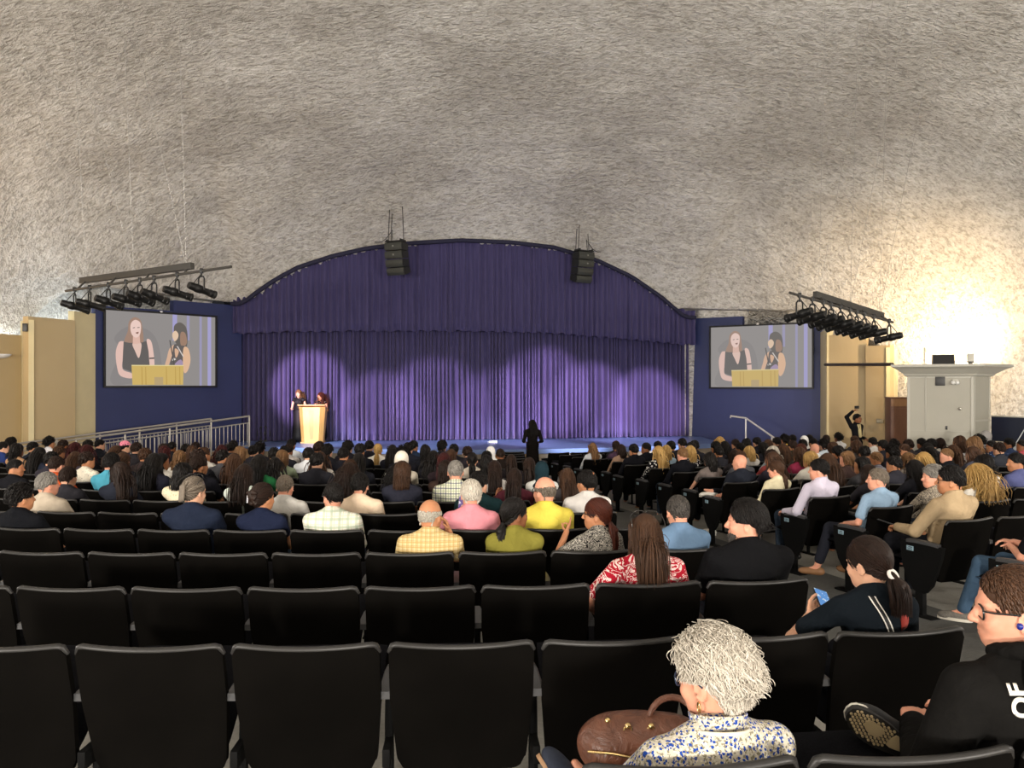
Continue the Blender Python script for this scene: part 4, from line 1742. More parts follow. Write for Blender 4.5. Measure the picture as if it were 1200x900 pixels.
def make_chair_protos():
    mback, mrim, mfab, msteel, marm = chair_mats()
    def back_surface(u, v, front):
        """u -1..1 across, v 0..1 from bottom to top"""
        z0, z1 = 0.295, 0.81
        z = z0 + (z1 - z0) * v
        w = (BW / 2) * (0.90 + 0.10 * min(1, v * 1.6))
        # rounded top corners and a top edge dipping towards the middle
        rc = 0.032
        x = u * w
        top = z1 - 0.010 * (1 - u * u)
        ex = max(0, abs(x) - (w - rc)) / rc
        topc = top - rc * (1 - math.sqrt(max(0, 1 - ex * ex)))
        z = z0 + (topc - z0) * v
        exb = max(0, abs(x) - (w - 0.05)) / 0.05
        z = max(z, z0 + 0.05 * (1 - math.sqrt(max(0, 1 - exb * exb))))
        y = back_y(z) - 0.030 * (1 - u * u) * (0.4 + 0.6 * v) + 0.012
        if front:
            y += 0.026
        return Vector((x, y, z))
    def shell():
        mb = MB()
        nu, nv = 25, 15
        us = [-1 + 2 * i / (nu - 1) for i in range(nu)]
        b = [[back_surface(math.copysign(abs(u) ** 0.8, u), j / (nv - 1), False) for u in us] for j in range(nv)]
        f = [[back_surface(math.copysign(abs(u) ** 0.8, u), j / (nv - 1), True) for u in us] for j in range(nv)]
        vs = [p for r_ in b for p in r_] + [p for r_ in f for p in r_]
        n = nu * nv
        fs = []
        for j in range(nv - 1):
            for i in range(nu - 1):
                a = j * nu + i
                fs.append((a, a + nu, a + nu + 1, a + 1))
                fs.append((n + a, n + a + 1, n + a + nu + 1, n + a + nu))
        for i in range(nu - 1):
            fs.append((i, i + 1, n + i + 1, n + i))
            t = (nv - 1) * nu + i
            fs.append((t + 1, t, n + t, n + t + 1))
        for j in range(nv - 1):
            a = j * nu
            fs.append((a + nu, a, n + a, n + a + nu))
            a = j * nu + nu - 1
            fs.append((a, a + nu, n + a + nu, n + a))
        mb.add(vs, fs)
        return mb.mesh('backrest', mback, angle=50)
    def rim():
        mb = MB()
        pts = []
        for i in range(33):
            u = -1 + 2 * i / 32
            p = back_surface(math.copysign(abs(u) ** 0.8, u), 1.0, False)
            pts.append(p + Vector((0, 0.013, 0.004)))
        p0 = back_surface(-1, 0.80, False) + Vector((0, 0.013, 0))
        p1 = back_surface(1, 0.80, False) + Vector((0, 0.013, 0))
        mb.tube(pts, [0.008] + [0.0125] * (len(pts) - 2) + [0.008], 8)
        return mb.mesh('top_rim', mrim, angle=70)
    def cushion():
        mb = MB()
        def fn(u, v):
            uu = -0.95 + 1.9 * u
            p = back_surface(uu, 0.10 + 0.86 * v, True)
            e = min(1, (1 - abs(uu) / 0.95) * 7) ** 0.5 * min(1, min(v, 1 - v) * 8 + 0.02) ** 0.5
            return p + Vector((0, 0.002 + 0.034 * e, 0))
        mb.grid(fn, 17, 13)
        def fb(u, v):
            return back_surface(-0.95 + 1.9 * u, 0.10 + 0.86 * v, True) + Vector((0, 0.001, 0))
        mb.grid(fb, 17, 13)
        return mb.mesh('back_cushion', mfab, angle=60)
    def seat(up):
        mb = MB()
        def prof(u, v, top):
            x = (u - 0.5) * 0.475
            y = 0.15 + 0.43 * v
            e = min(1, min(u, 1 - u) * 9 + 0.05) ** 0.5 * min(1, min(v, 1 - v) * 9 + 0.05) ** 0.5
            z = 0.405 + 0.02 * v
            z = z + 0.035 * e if top else z - 0.03 * e
            return Vector((x, y, z))
        mb.grid(lambda u, v: prof(u, v, True), 15, 13)
        mb.grid(lambda u, v: prof(u, v, False), 15, 13)
        if up:
            m = Matrix.Translation((0, 0.19, 0.405)) @ Matrix.Rotation(R(36), 4, 'X') @ Matrix.Translation((0, -0.19, -0.405))
            mb.v = [tuple(m @ Vector(p)) for p in mb.v]
        return mb.mesh('seat', mfab, angle=60)
    def standard(side):
        mb = MB()
        x = side * PITCH / 2
        mb.tube([(x, 0.20, 0.0), (x, 0.21, 0.30), (x, 0.22, 0.59)], [0.019, 0.019, 0.016], 8)
        mb.box((x, 0.20, 0.006), (0.07, 0.24, 0.012), bev=0.004)
        mb.box((x, 0.17, 0.36), (0.03, 0.16, 0.07), bev=0.006)
        return mb.mesh('standard', msteel)
    def armrest(side):
        mb = MB()
        x = side * PITCH / 2
        pts = [(x, 0.07, 0.607), (x, 0.16, 0.612), (x, 0.28, 0.612), (x, 0.37, 0.605)]
        for k in range(len(pts) - 1):
            pass
        prof = [(-0.026, -0.014), (-0.026, 0.008), (-0.018, 0.014), (0.018, 0.014), (0.026, 0.008), (0.026, -0.014)]
        vs, fs = [], []
        for i, (px, py, pz) in enumerate(pts):
            sc = 0.85 if i in (0, 3) else 1
            vs += [(px + a * sc, py, pz + b) for a, b in prof]
        n = len(prof)
        for i in range(len(pts) - 1):
            for j in range(n):
                fs.append((i * n + j, i * n + (j + 1) % n, (i + 1) * n + (j + 1) % n, (i + 1) * n + j))
        fs.append(tuple(range(n)))
        fs.append(tuple(reversed([3 * n + j for j in range(n)])))
        mb.add(vs, fs)
        return mb.mesh('armrest', marm, angle=35)
    def panel(side):
        """closed end panel towards the aisle, tapering to a rounded foot"""
        mb = MB()
        out = [(0.03, 0.60), (0.43, 0.60), (0.43, 0.52), (0.41, 0.40), (0.37, 0.29), (0.31, 0.21), (0.25, 0.185), (0.19, 0.20), (0.13, 0.27), (0.09, 0.38), (0.05, 0.50)]
        m = Matrix(((0, 0, 1, side * PITCH / 2 - 0.016), (1, 0, 0, 0), (0, 1, 0, 0), (0, 0, 0, 1)))
        mb.prism(out, 0.032, m)
        x = side * PITCH / 2
        mb.box((x, 0.245, 0.10), (0.045, 0.075, 0.20), bev=0.006)
        mb.box((x, 0.245, 0.008), (0.10, 0.28, 0.016), bev=0.005)
        return mb.mesh('end_panel', msteel, angle=50)
    def plate(side):
        mb = MB()
        x = side * (PITCH / 2 + 0.0175)
        mb.cur = 0
        mb.box((x, 0.335, 0.545), (0.004, 0.066, 0.038), bev=0.0015)
        mb.cur = 1
        for (y, z, w, h) in ((0.33, 0.554, 0.036, 0.007), (0.335, 0.542, 0.048, 0.004), (0.332, 0.534, 0.04, 0.004)):
            mb.box((x + side * 0.002, y, z), (0.002, w, h))
        return mb.mesh('row_plate', [plain('plate_blue', hexc('8aa6b4'), 0.35), plain('plate_ink', (0.02, 0.03, 0.05), 0.5)])
    M = dict(back=shell(), rim=rim(), cushion=cushion(), down=seat(False), up=seat(True), stdL=standard(-1), stdR=standard(1), armL=armrest(-1), armR=armrest(1),
             panL=panel(-1), panR=panel(1), plL=plate(-1), plR=plate(1))
    return M

CHAIRM = None
CHAIR_PROTO = {}
def chair(loc, rz, occupied, label, group, end=None, s=1.0):
    """end: 'L' closes the left side with a panel, 'R' the right side; otherwise the left side carries a shared standard and armrest"""
    global CHAIRM
    if CHAIRM is None:
        CHAIRM = make_chair_protos()
    k = (occupied, end)
    if k not in CHAIR_PROTO:
        root = link('auditorium_seat', CHAIRM['back'])
        for nm, key in (('top_rim', 'rim'), ('back_cushion', 'cushion'), ('seat', 'down' if occupied else 'up')):
            link(nm, CHAIRM[key], root)
        if end == 'L':
            p = link('end_panel', CHAIRM['panL'], root)
            link('row_plate', CHAIRM['plL'], p)
            link('armrest', CHAIRM['armL'], root)
        else:
            link('standard', CHAIRM['stdL'], root)
            link('armrest', CHAIRM['armL'], root)
        if end == 'R':
            p = link('end_panel', CHAIRM['panR'], root)
            link('armrest', CHAIRM['armR'], root)
        CHAIR_PROTO[k] = root
        o = root
    else:
        o = copy_tree(CHAIR_PROTO[k])
    o.location = loc
    o.rotation_euler = (0, 0, rz)
    tag(o, label, 'seat', group)
    return o
# ---------------------------------------------------------------- where the seats stand
XLAST = {-1: 1.57, 0: 1.52, 1: 1.256, 2: 1.08, 3: 0.92, 4: 0.65}
NROW = 17
def c_row(i):
    y = 2.82 + 0.94 * i - (0.08 if i < 0 else 0)
    return y, 24 - 0.5 * y
def c_pos(i, x):
    y, Rr = c_row(i)
    a = math.atan2(x + 1.5, Rr)
    return Vector((x, y + (x + 1.5) ** 2 / (2 * Rr) - 0.05)), a
def c_last(i):
    return XLAST.get(i, max(0.65 - 0.17 * (i - 4), 0.02))
RB_A = R(22)
RB_D = Vector((math.cos(RB_A), math.sin(RB_A)))
RB_F = Vector((-math.sin(RB_A), math.cos(RB_A)))
NRB = 14
def r_pos(k, t):
    return Vector((3.72 - 0.203 * k, 6.2 + 0.87 * k)) + RB_D * t
BOOTH = (9.2, 17.2)      # nothing seated beyond this corner
def r_ok(p):
    if p.x > BOOTH[0] - 0.3 and p.y > BOOTH[1] - 0.9:
        return False
    return dome_z(p.x, p.y) > 2.6 and (p.x - DC[0]) < 11.8 and p.y < 20.6

def kind_of(e):
    return e.get('row') is not None

# px, y of the top of the head, sex, hair, hair colour, top colour, options
A = []
def a_(px, top, sex, hair, hcol, shirt, **o):
    o.update(px=px, top=top, sex=sex, hair=hair, hcol=hcol, shirt=shirt)
    A.append(o)

K, DB_, BR = 'black', 'darkbrown', 'brown'
# ---- left part of the left block, far
a_(5, 520, 'm', 'short', K, '2b3a70', yaw=-40)
a_(14, 514, 'm', 'tousled', K, '24222a')
a_(21, 521, 'f', 'bob', K, 'b08a68')
a_(40, 520, 'm', 'short', K, '20242e', yaw=-30)
a_(47, 526, 'f', 'long', K, '262a38')
a_(59, 514, 'f', 'afro', K, 'e8e8ee')
a_(75, 517, 'm', 'short', DB_, '2a2a30')
a_(72, 525, 'm', 'short', BR, '3a3138', skin='tan')
a_(70, 532, 'm', 'short', K, '333038')
a_(89, 520, 'f', 'longwave', 'red', '7d2428')
a_(106, 523, 'f', 'longwave', 'red', '2c2a30')
a_(104, 517, 'm', 'short', K, '26262c')
a_(118, 517, 'm', 'short', K, '1f2026', yaw=-35)
a_(147, 519, 'f', 'cap', K, '2a2a30', capcol='e88aa0', yaw=-30)
a_(131, 524, 'f', 'long', BR, '22232b')
a_(90, 533, 'f', 'long', BR, '4a4148')
a_(103, 532, 'f', 'short', DB_, 'd9d2c0', pat='specks', yaw=-25, row=7)
a_(131, 532, 'm', 'short', K, '4fa0b8', yaw=-15, skin='pink', row=6)
a_(141, 545, 'f', 'long', DB_, '232630', yaw=50)
a_(157, 532, 'f', 'long', BR, '26252b')
a_(20, 543, 'm', 'crop', K, '16161a', yaw=-50, skin='tan', row=6)
a_(67, 537, 'm', 'crop', DB_, 'c2552c', skin='pink', row=6)
a_(171, 527, 'm', 'short', BR, '3a3030')
a_(168, 520, 'm', 'short', DB_, '2f2c30')
a_(194, 525, 'f', 'bob', 'red', '3a2a30')
a_(191, 522, 'm', 'short', DB_, '2b2a2f')
a_(204, 521, 'm', 'short', K, '25252a')
a_(212, 531, 'f', 'bob', 'lightbrown', 'e6e2d8')
a_(219, 523, 'm', 'short', K, '202026')
a_(229, 521, 'm', 'short', DB_, '33303a')
a_(225, 525, 'f', 'bob', BR, '4a4440')
a_(240, 527, 'm', 'short', BR, 'd0ccc4', yaw=-40)
a_(234, 536, 'm', 'short', DB_, '16161c', yaw=-30)
a_(256, 523, 'f', 'long', 'red', '30242a')
a_(247, 527, 'm', 'short', DB_, '2a2a30')
a_(274, 518, 'm', 'short', K, 'dfe3ea')
a_(262, 530, 'm', 'short', K, '4a4a4e', yaw=-40)
a_(290, 520, 'm', 'short', K, '2a2c34')
a_(287, 525, 'f', 'bob', 'lightbrown', '3d3a3c')
a_(301, 524, 'm', 'short', K, '303038')
a_(277, 534, 'f', 'long', BR, '25242a')
a_(287, 548, 'f', 'long', DB_, 'cfd8cf', row=5)
a_(190, 534, 'f', 'long', K, 'e5e0d6', yaw=-45, row=7)
a_(169, 532, 'f', 'long', K, '20202a')
a_(215, 546, 'f', 'bob', K, 'd8cbae', pat='lace', row=5)
# ---- middle of the left block
a_(314, 522, 'f', 'afro', K, '2c2b32')
a_(324, 527, 'm', 'short', K, 'e2e2e2')
a_(331, 525, 'm', 'short', K, '2a2a32')
a_(342, 516, 'm', 'short', K, 'e8ebf0')
a_(347, 523, 'm', 'short', DB_, 'b9b2ad')
a_(338, 530, 'f', 'bob', 'lightbrown', '8d9a80', top2='sage')
a_(323, 541, 'f', 'longwave', K, 'd8c8ae', row=7)
a_(304, 534, 'f', 'long', K, '1f5a34')
a_(360, 527, 'm', 'short', K, 'd5d8dc')
a_(367, 520, 'm', 'short', DB_, '40342e', skin='tan')
a_(375, 519, 'm', 'short', K, 'ece9e6')
a_(388, 523, 'm', 'tousled', K, '222228')
a_(376, 533, 'f', 'longwave', BR, 'd8d0c8', row=8)
a_(402, 518, 'm', 'tousled', K, '2b2a33')
a_(398, 527, 'm', 'short', K, '1d1d24')
a_(409, 533, 'm', 'short', K, '26262c')
a_(426, 521, 'm', 'short', K, '1b1c22')
a_(433, 518, 'm', 'short', K, '24242c')
a_(437, 522, 'f', 'lowpony', 'blond', 'e4e0d8')
a_(412, 543, 'm', 'short', BR, '57555a', sleeve='long', skin='tan', row=6)
a_(427, 546, 'f', 'longwave', DB_, '28262c')
a_(456, 523, 'f', 'long', K, '22222a')
a_(461, 520, 'm', 'short', K, '2a2c38')
a_(473, 526, 'm', 'afro', K, '1e1e25')
a_(486, 518, 'm', 'short', K, '33405a', yaw=-30)
a_(495, 523, 'f', 'bob', K, '24252e')
a_(500, 530, 'f', 'hijab', 'ece4d6', 'e2d9c8')
a_(517, 518, 'm', 'tousled', K, '25262e')
a_(512, 531, 'f', 'longwave', K, '1c1c22')
a_(532, 523, 'm', 'short', K, '202026')
a_(533, 529, 'f', 'long', BR, '2d2a2c')
a_(548, 526, 'm', 'short', DB_, '2e2a30')
a_(545, 532, 'f', 'long', 'red', '2d2428')
a_(460, 533, 'f', 'long', K, '1f2027')
a_(470, 543, 'f', 'bob', BR, '2a2b36')
a_(465, 549, 'f', 'longwave', K, '17171c', row=6)
a_(522, 544, 'f', 'bob', DB_, '3a2c26')
a_(534, 541, 'm', 'crop', 'grey', 'plaidblue', skin='pink', collar=True, row=5)
a_(554, 534, 'f', 'ponytail', K, 'cfc4b4')
a_(566, 533, 'm', 'short', K, '2a2a2e', skin='brown')
a_(575, 529, 'f', 'hijab', 'f2f0ee', 'e9e7e4')
a_(586, 530, 'm', 'crop', DB_, '241d1a', skin='brown', sleeve='long')
a_(580, 544, 'f', 'long', DB_, 'e8e6e2', row=6)
a_(561, 558, 'm', 'short', K, '15292c', yaw=-30, row=4)
a_(620, 541, 'f', 'long', DB_, '26242a', row=7)
a_(634, 546, 'f', 'hijab', '1d3038', 'e9e9e6', row=6)
a_(664, 555, 'f', 'long', BR, '4a4648', row=5)
a_(574, 537, 'f', 'bob', K, '2a2428')
a_(594, 541, 'f', 'long', DB_, '2a2528')
# ---- right block, far to near
rb = dict(block='R')
a_(693, 522, 'f', 'long', 'lightbrown', 'd6dade', sleeve='long', **rb)
a_(712, 521, 'm', 'short', DB_, '4c3a4c', sleeve='long', yaw=-30, **rb)
a_(721, 521, 'm', 'short', BR, '33333a', **rb)
a_(727, 527, 'f', 'bob', DB_, 'a88a74', sleeve='long', **rb)
a_(742, 523, 'm', 'short', K, '17171c', sleeve='long', **rb)
a_(756, 522, 'm', 'short', K, '1b1c22', yaw=50, skin='brown', **rb)
a_(770, 520, 'm', 'short', K, '22232a', **rb)
a_(771, 525, 'f', 'long', 'blond', 'bwprint', sleeve='long', **rb)
a_(783, 525, 'f', 'bob', 'blond', '8fa4b4', **rb)
a_(799, 527, 'm', 'crop', 'lightbrown', '14151a', sleeve='long', skin='pink', yaw=15, **rb)
a_(808, 525, 'f', 'bob', 'blond', 'bwprint', **rb)
a_(790, 519, 'm', 'short', K, '26262c', **rb)
a_(799, 515, 'm', 'short', K, '2a2a30', **rb)
a_(809, 518, 'm', 'short', K, '303038', **rb)
a_(817, 520, 'm', 'short', K, '1e1f26', **rb)
a_(836, 519, 'm', 'short', K, '2a2930', **rb)
a_(843, 513, 'f', 'longwave', 'blond', '3a3430', **rb)
a_(835, 534, 'f', 'bob', K, '746a66', **rb)
a_(841, 527, 'm', 'short', K, '2a2a30', **rb)
a_(854, 519, 'f', 'long', K, 'c9ccd2', **rb)
a_(861, 517, 'm', 'short', DB_, '2c2c34', **rb)
a_(876, 515, 'm', 'short', K, '26262e', **rb)
a_(868, 522, 'm', 'short', K, '30242a', skin='brown', yaw=30, **rb)
a_(877, 526, 'f', 'bob', 'blond', 'b9b4ae', **rb)
a_(874, 532, 'm', 'crop', BR, '585a60', **rb)
a_(859, 531, 'f', 'long', DB_, '2f2c30', **rb)
a_(890, 514, 'm', 'short', K, '24242a', **rb)
a_(884, 520, 'f', 'long', K, '2c2c34', **rb)
a_(893, 517, 'm', 'short', BR, '333038', **rb)
a_(900, 532, 'f', 'long', BR, '33303a', yaw=30, **rb)
a_(894, 530, 'f', 'bob', DB_, 'a04a48', yaw=40, **rb)
a_(905, 525, 'f', 'bob', 'silver', '9aa3aa', **rb)
a_(906, 514, 'm', 'short', K, '202026', **rb)
a_(919, 511, 'f', 'afro', K, 'c9a23a', **rb)
a_(930, 511, 'm', 'short', K, '26262c', **rb)
a_(942, 512, 'f', 'hijab', 'f0efec', 'dcdcd8', **rb)
a_(946, 511, 'm', 'short', K, '22232a', **rb)
a_(952, 516, 'm', 'short', K, '2a2a32', **rb)
a_(928, 518, 'm', 'short', DB_, '3a4034', **rb)
a_(940, 517, 'm', 'short', K, '2b2b30', **rb)
a_(917, 522, 'f', 'long', BR, '55504a', **rb)
a_(933, 526, 'f', 'bob', BR, '8a2f48', **rb)
a_(938, 522, 'm', 'short', 'auburn', '4a443e', **rb)
a_(954, 522, 'm', 'bald', K, 'dcdcdc', skin='pink', **rb)
a_(965, 517, 'm', 'afro', K, 'c8d2dc', **rb)
a_(968, 511, 'm', 'short', DB_, 'e2e0dc', yaw=-40, **rb)
a_(982, 509, 'm', 'afro', K, 'e5e5e5', **rb)
a_(1001, 512, 'm', 'short', BR, '3a3a3e', **rb)
a_(1003, 517, 'f', 'bob', BR, '3c3634', **rb)
a_(976, 519, 'm', 'short', BR, '60584c', yaw=-20, **rb)
a_(988, 524, 'm', 'short', K, '2a2a32', **rb)
a_(1006, 525, 'm', 'short', K, '3a3a44', yaw=-30, **rb)
a_(1022, 514, 'm', 'short', K, 'd8d5d0', sleeve='long', **rb)
a_(1034, 517, 'm', 'short', K, '2b2b33', **rb)
a_(1047, 517, 'm', 'tousled', K, '26262c', **rb)
a_(948, 532, 'f', 'bob', 'blond', 'e6e0d4', yaw=40, **rb)
a_(973, 533, 'f', 'long', BR, 'dddad6', **rb)
a_(997, 532, 'f', 'bob', 'lightbrown', '4a3a38', yaw=70, skin='pink', **rb)
a_(1004, 540, 'f', 'bob', K, '4c4c50', yaw=70, skin='tan', **rb)
a_(1019, 533, 'f', 'crop', 'lightbrown', 'greystripe', yaw=25, **rb)
a_(1044, 524, 'f', 'afro', K, '2c2c34', **rb)
a_(1046, 539, 'm', 'short', K, '34343c', yaw=30, **rb)
a_(1016, 552, 'f', 'long', DB_, '2a282c', **rb)
a_(1064, 516, 'm', 'short', DB_, '3a3638', **rb)
a_(1058, 523, 'm', 'short', BR, 'd8d2cc', yaw=60, glasses=True, **rb)
a_(1080, 515, 'm', 'short', K, '2a2a2f', **rb)
a_(1091, 515, 'm', 'short', K, '33343c', **rb)
a_(1086, 521, 'f', 'long', K, '26262c', **rb)
a_(1094, 526, 'f', 'long', K, 'a9c4cc', **rb)
a_(1105, 515, 'f', 'bob', DB_, 'e4e2dc', **rb)
a_(1117, 513, 'm', 'short', BR, '35333a', yaw=35, skin='tan', **rb)
a_(1127, 510, 'f', 'bob', BR, '57504a', **rb)
a_(1135, 509, 'f', 'bob', 'lightbrown', 'c9c0b8', **rb)
a_(1145, 510, 'f', 'afro', K, '2a2930', **rb)
a_(1130, 518, 'f', 'bob', BR, 'c9c9cc', **rb)
a_(1118, 523, 'f', 'long', BR, '3c3834', **rb)
a_(1108, 528, 'm', 'crop', 'lightbrown', '17181c', yaw=55, sleeve='long', skin='pink', **rb)
a_(1139, 525, 'f', 'long', BR, '4a4a55', yaw=25, **rb)
a_(1161, 518, 'm', 'short', K, '1d2740', pat='navyflower', yaw=65, skin='brown', **rb)
a_(1170, 520, 'm', 'short', DB_, '33353c', **rb)
a_(1181, 516, 'm', 'tousled', K, '2f3a55', yaw=60, skin='brown', **rb)
a_(1197, 517, 'm', 'short', K, 'b05058', yaw=50, skin='brown', **rb)
a_(1081, 532, 'f', 'long', 'blond', '3a3a40', **rb)
a_(1062, 537, 'f', 'longcurl', 'lightbrown', '8a8078', **rb)
a_(1070, 543, 'f', 'long', K, '24242a', **rb)
a_(1152, 535, 'f', 'bob', K, 'e6e0d8', **rb)
a_(1190, 533, 'm', 'short', K, '555a84', yaw=60, skin='tan', **rb)
a_(1143, 548, 'f', 'longcurl', 'blond', 'e8e2d6', **rb)
a_(1091, 551, 'f', 'shortcurl', 'grey', 'paisley', yaw=45, skin='pink', sleeve='long', **rb)

# ---- people seen large, each with a seat of its own: row and block given
def near(px, top, sex, hair, hcol, shirt, row, block='C', **o):
    a_(px, top, sex, hair, hcol, shirt, row=row, block=block, **o)

SEAT = 0.46
near(237, 562, 'f', 'clip', 'greybrown', '1e2536', 3, skin='fair', custom=dict(build=1.28), yaw=-18, sleeve='short', pitch=6, acc='sunglasses',
     label='person with grey-brown hair clipped up and sunglasses on head, broad navy shirt')
near(301, 574, 'f', 'updo', DB_, '1b2136', 3, yaw=-30, acc='clawclip', label='person with dark brown bun, white claw clip and navy top')
near(28, 578, 'm', 'tousled', K, '121317', 3, yaw=-25, skin='tan', label='person with tousled black hair and black top at far left of the row')
near(58, 560, 'm', 'short', 'grey', 'b3a694', 4, yaw=-20, skin='pink', label='grey-haired person in beige T-shirt behind the orange shirt')
near(82, 575, 'm', 'short', DB_, '2c2b30', 5, label='small dark-haired person low in the seat beside the beige T-shirt')
near(335, 563, 'm', 'crop', 'greybrown', 'b9b6b0', 4, collar=True, skin='pink', label='person with cropped grey-brown hair and pale grey polo shirt')
near(384, 572, 'm', 'crop', K, 'plaidgreen', 3, collar=True, yaw=32, glasses=True, sleeve='long', skin='pink', custom=dict(build=1.12), px2=390,
     label='person in white and green checked shirt with glasses, head turned left')
near(422, 560, 'm', 'short', K, 'd9c2a8', 4, sleeve='long', skin='pink', label='black-haired person in cream crew-neck sweater')
near(521, 595, 'm', 'ring', 'silver', 'plaidtan', 2, collar=True, sleeve='short', skin='tan', yaw=-25, px2=517, custom=dict(build=1.05, hands=[(-0.12, 0.5, SEAT + .15), (0.125, 0.315, SEAT + 0.53)], palms=[None, (-0.8, -0.5, 0.2)], poles=(None, (0.25, 0.6, -1.0))),
     label='bald person in tan checked shirt resting the face on one hand')
near(552, 568, 'm', 'short', 'white', 'd28892', 3, collar=True, skin='pink', yaw=8, sleeve='long', custom=dict(hands=[(-0.11, 0.47, SEAT + .44), (0.12, 0.5, SEAT + .16)], palms=[(0.5, -0.2, 0), None]), acc='phone_left',
     label='white-haired person in pink shirt holding up a phone')
near(613, 592, 'f', 'lowpony', K, '7d7734', 2, skin='brown', yaw=-50, px2=612, sleeve='short', label='person with long gathered black hair and olive green blouse, turned right')
near(674, 594, 'f', 'lowpony', 'auburn', 'bwpaisley', 2, skin='tan', yaw=68, px2=682, glasses=True, sleeve='short',
     custom=dict(twist=25, hands=[(-0.20, 0.40, SEAT + 0.485), (0.10, 0.5, SEAT + .15)], palms=[(-0.6, 0.2, 0.3), None], pinch=(True, False), curls=(0.3, 0.35), vox=0.006),
     label='person with dark red hair and glasses in black-white print, gesturing with one hand')
near(632, 562, 'm', 'ring', 'greybrown', 'd6c452', 3, collar=True, skin='pink', yaw=28, glasses=True, px2=638, label='balding person with glasses in bright yellow polo shirt')
near(687, 556, 'm', 'short', K, 'dedad6', 4, collar=True, skin='tan', yaw=28, acc='baldspot', label='person with a bald spot in black hair and white polo shirt')
near(603, 558, 'f', 'long', DB_, '5a2a35', 5, skin='tan', yaw=-10, custom=dict(hands=[(-0.20, 0.38, SEAT + .42), (0.12, .5, SEAT + .15)], palms=[(0.3, -.4, .1), None], vox=0.009), acc='bangles',
     label='person with dark brown hair and one forearm raised beside the yellow shirt')
near(789, 589, 'm', 'crop', 'darkgrey', '5f7893', 2, collar=True, skin='pink', yaw=-4, label='person with short dark grey hair and slate blue polo at the aisle')
near(755, 613, 'f', 'long', BR, 'redswirl', 1, skin='pink', yaw=0, sleeve='short', custom=dict(build=1.18, poles=((-1, -0.3, -0.7), None), hands=[(-0.24, 0.34, SEAT + .14), (0.2, 0.45, SEAT + .12)]), acc='sunglasses',
     label='person with long straight brown hair, red and white print top, sunglasses on head')
near(866, 590, 'm', 'slick', K, '0e0e10', 1, skin='pink', yaw=64, px2=874, custom=dict(build=1.2), acc='beard', sleeve='short', label='bearded person in black T-shirt with slicked dark hair, face in profile')
near(1012, 640, 'f', 'shortpony', DB_, '13191f', 0, skin='fair', yaw=24, px2=1022, pitch=10, sleeve='short', hseed=2, acc='phone_lap',
     custom=dict(build=1.0, lean=(-0.03, 0.0), poles=((-1, 0.1, -0.75), None), hands=[(-0.175, 0.46, SEAT + .345), (0.12, 0.48, SEAT + .16)], palms=[(0.8, -0.1, 0.5), None], vox=0.0055), label='person with dark ponytail and white hair tie, black top, looking at a phone')
# right block
near(965, 541, 'm', 'short', K, 'lavender', 2, 'R', collar=True, skin='pink', yaw=35, sleeve='long', px2=970, custom=dict(build=1.05, hands=[(-0.27, 0.45, SEAT + .17), (0.12, .5, SEAT + .15)], vox=.009), shoe='black',
     t=0.0, label='black-haired person in pale lavender shirt seated at the aisle')
near(1046, 553, 'f', 'crop', 'greybrown', '8aa4bd', 1, 'R', skin='pink', yaw=38, sleeve='short', t=0.0, custom=dict(build=1.22, hands=[(-0.25, 0.40, SEAT + .18), (0.05, .45, SEAT + .15)], vox=.009, legs='out_left', legs_len=0.85), shoe='sandal',
     label='grey-haired person in loose denim blue top and sandals at the aisle')
near(1119, 547, 'm', 'short', K, 'beige', 0, 'R', collar=True, skin='tan', yaw=38, glasses=True, sleeve='long', t=0.0, custom=dict(build=1.18, hands=[(-0.20, 0.56, SEAT + .22), (0.10, 0.5, SEAT + .16)], vox=.0065, loose=.01), acc='phone_hand', shoe='black',
     label='person in beige blazer with black hair and glasses holding a dark phone')
near(906, 545, 'f', 'lowpony', BR, 'd9cfae', 3, 'R', skin='pink', yaw=35, sleeve='long', t=0.05, custom=dict(hands=[(-0.26, .40, SEAT + .19), (.1, .5, SEAT + .15)], vox=.009), label='person with brown ponytail in cream knitted cardigan')
near(865, 536, 'm', 'bald', K, '20232c', 4, 'R', skin='pink', yaw=28, sleeve='short', t=0.1, custom=dict(build=1.15, legs='cross_left', vox=.009, hands=[(-0.27, 0.36, SEAT + .17), (0.1, .5, SEAT + .2)]), shoe='white', label='bald person in dark navy T-shirt, legs crossed, white sneakers')
near(1262, 585, 'm', 'short', DB_, '101013', -1, 'R', skin='pink', yaw=20, sleeve='short', t=-0.02, custom=dict(build=1.1, legs='out_left', vox=.007, hands=[(-0.05, 0.50, SEAT + .25), (0.02, .52, SEAT + .28)], curls=(.5, .4)), shoe='sneaker', legsmat='jeans',
     label='person in blue jeans and grey sneakers at the right edge of the photo')
near(1222, 552, 'm', 'short', DB_, '2a2a30', 0, 'R', skin='pink', yaw=20, t=1.18, custom=dict(hands=[(-0.16, 0.42, SEAT + .20), (0.0, .45, SEAT + .22)], vox=.009), label='person whose folded hands show right of the beige blazer')

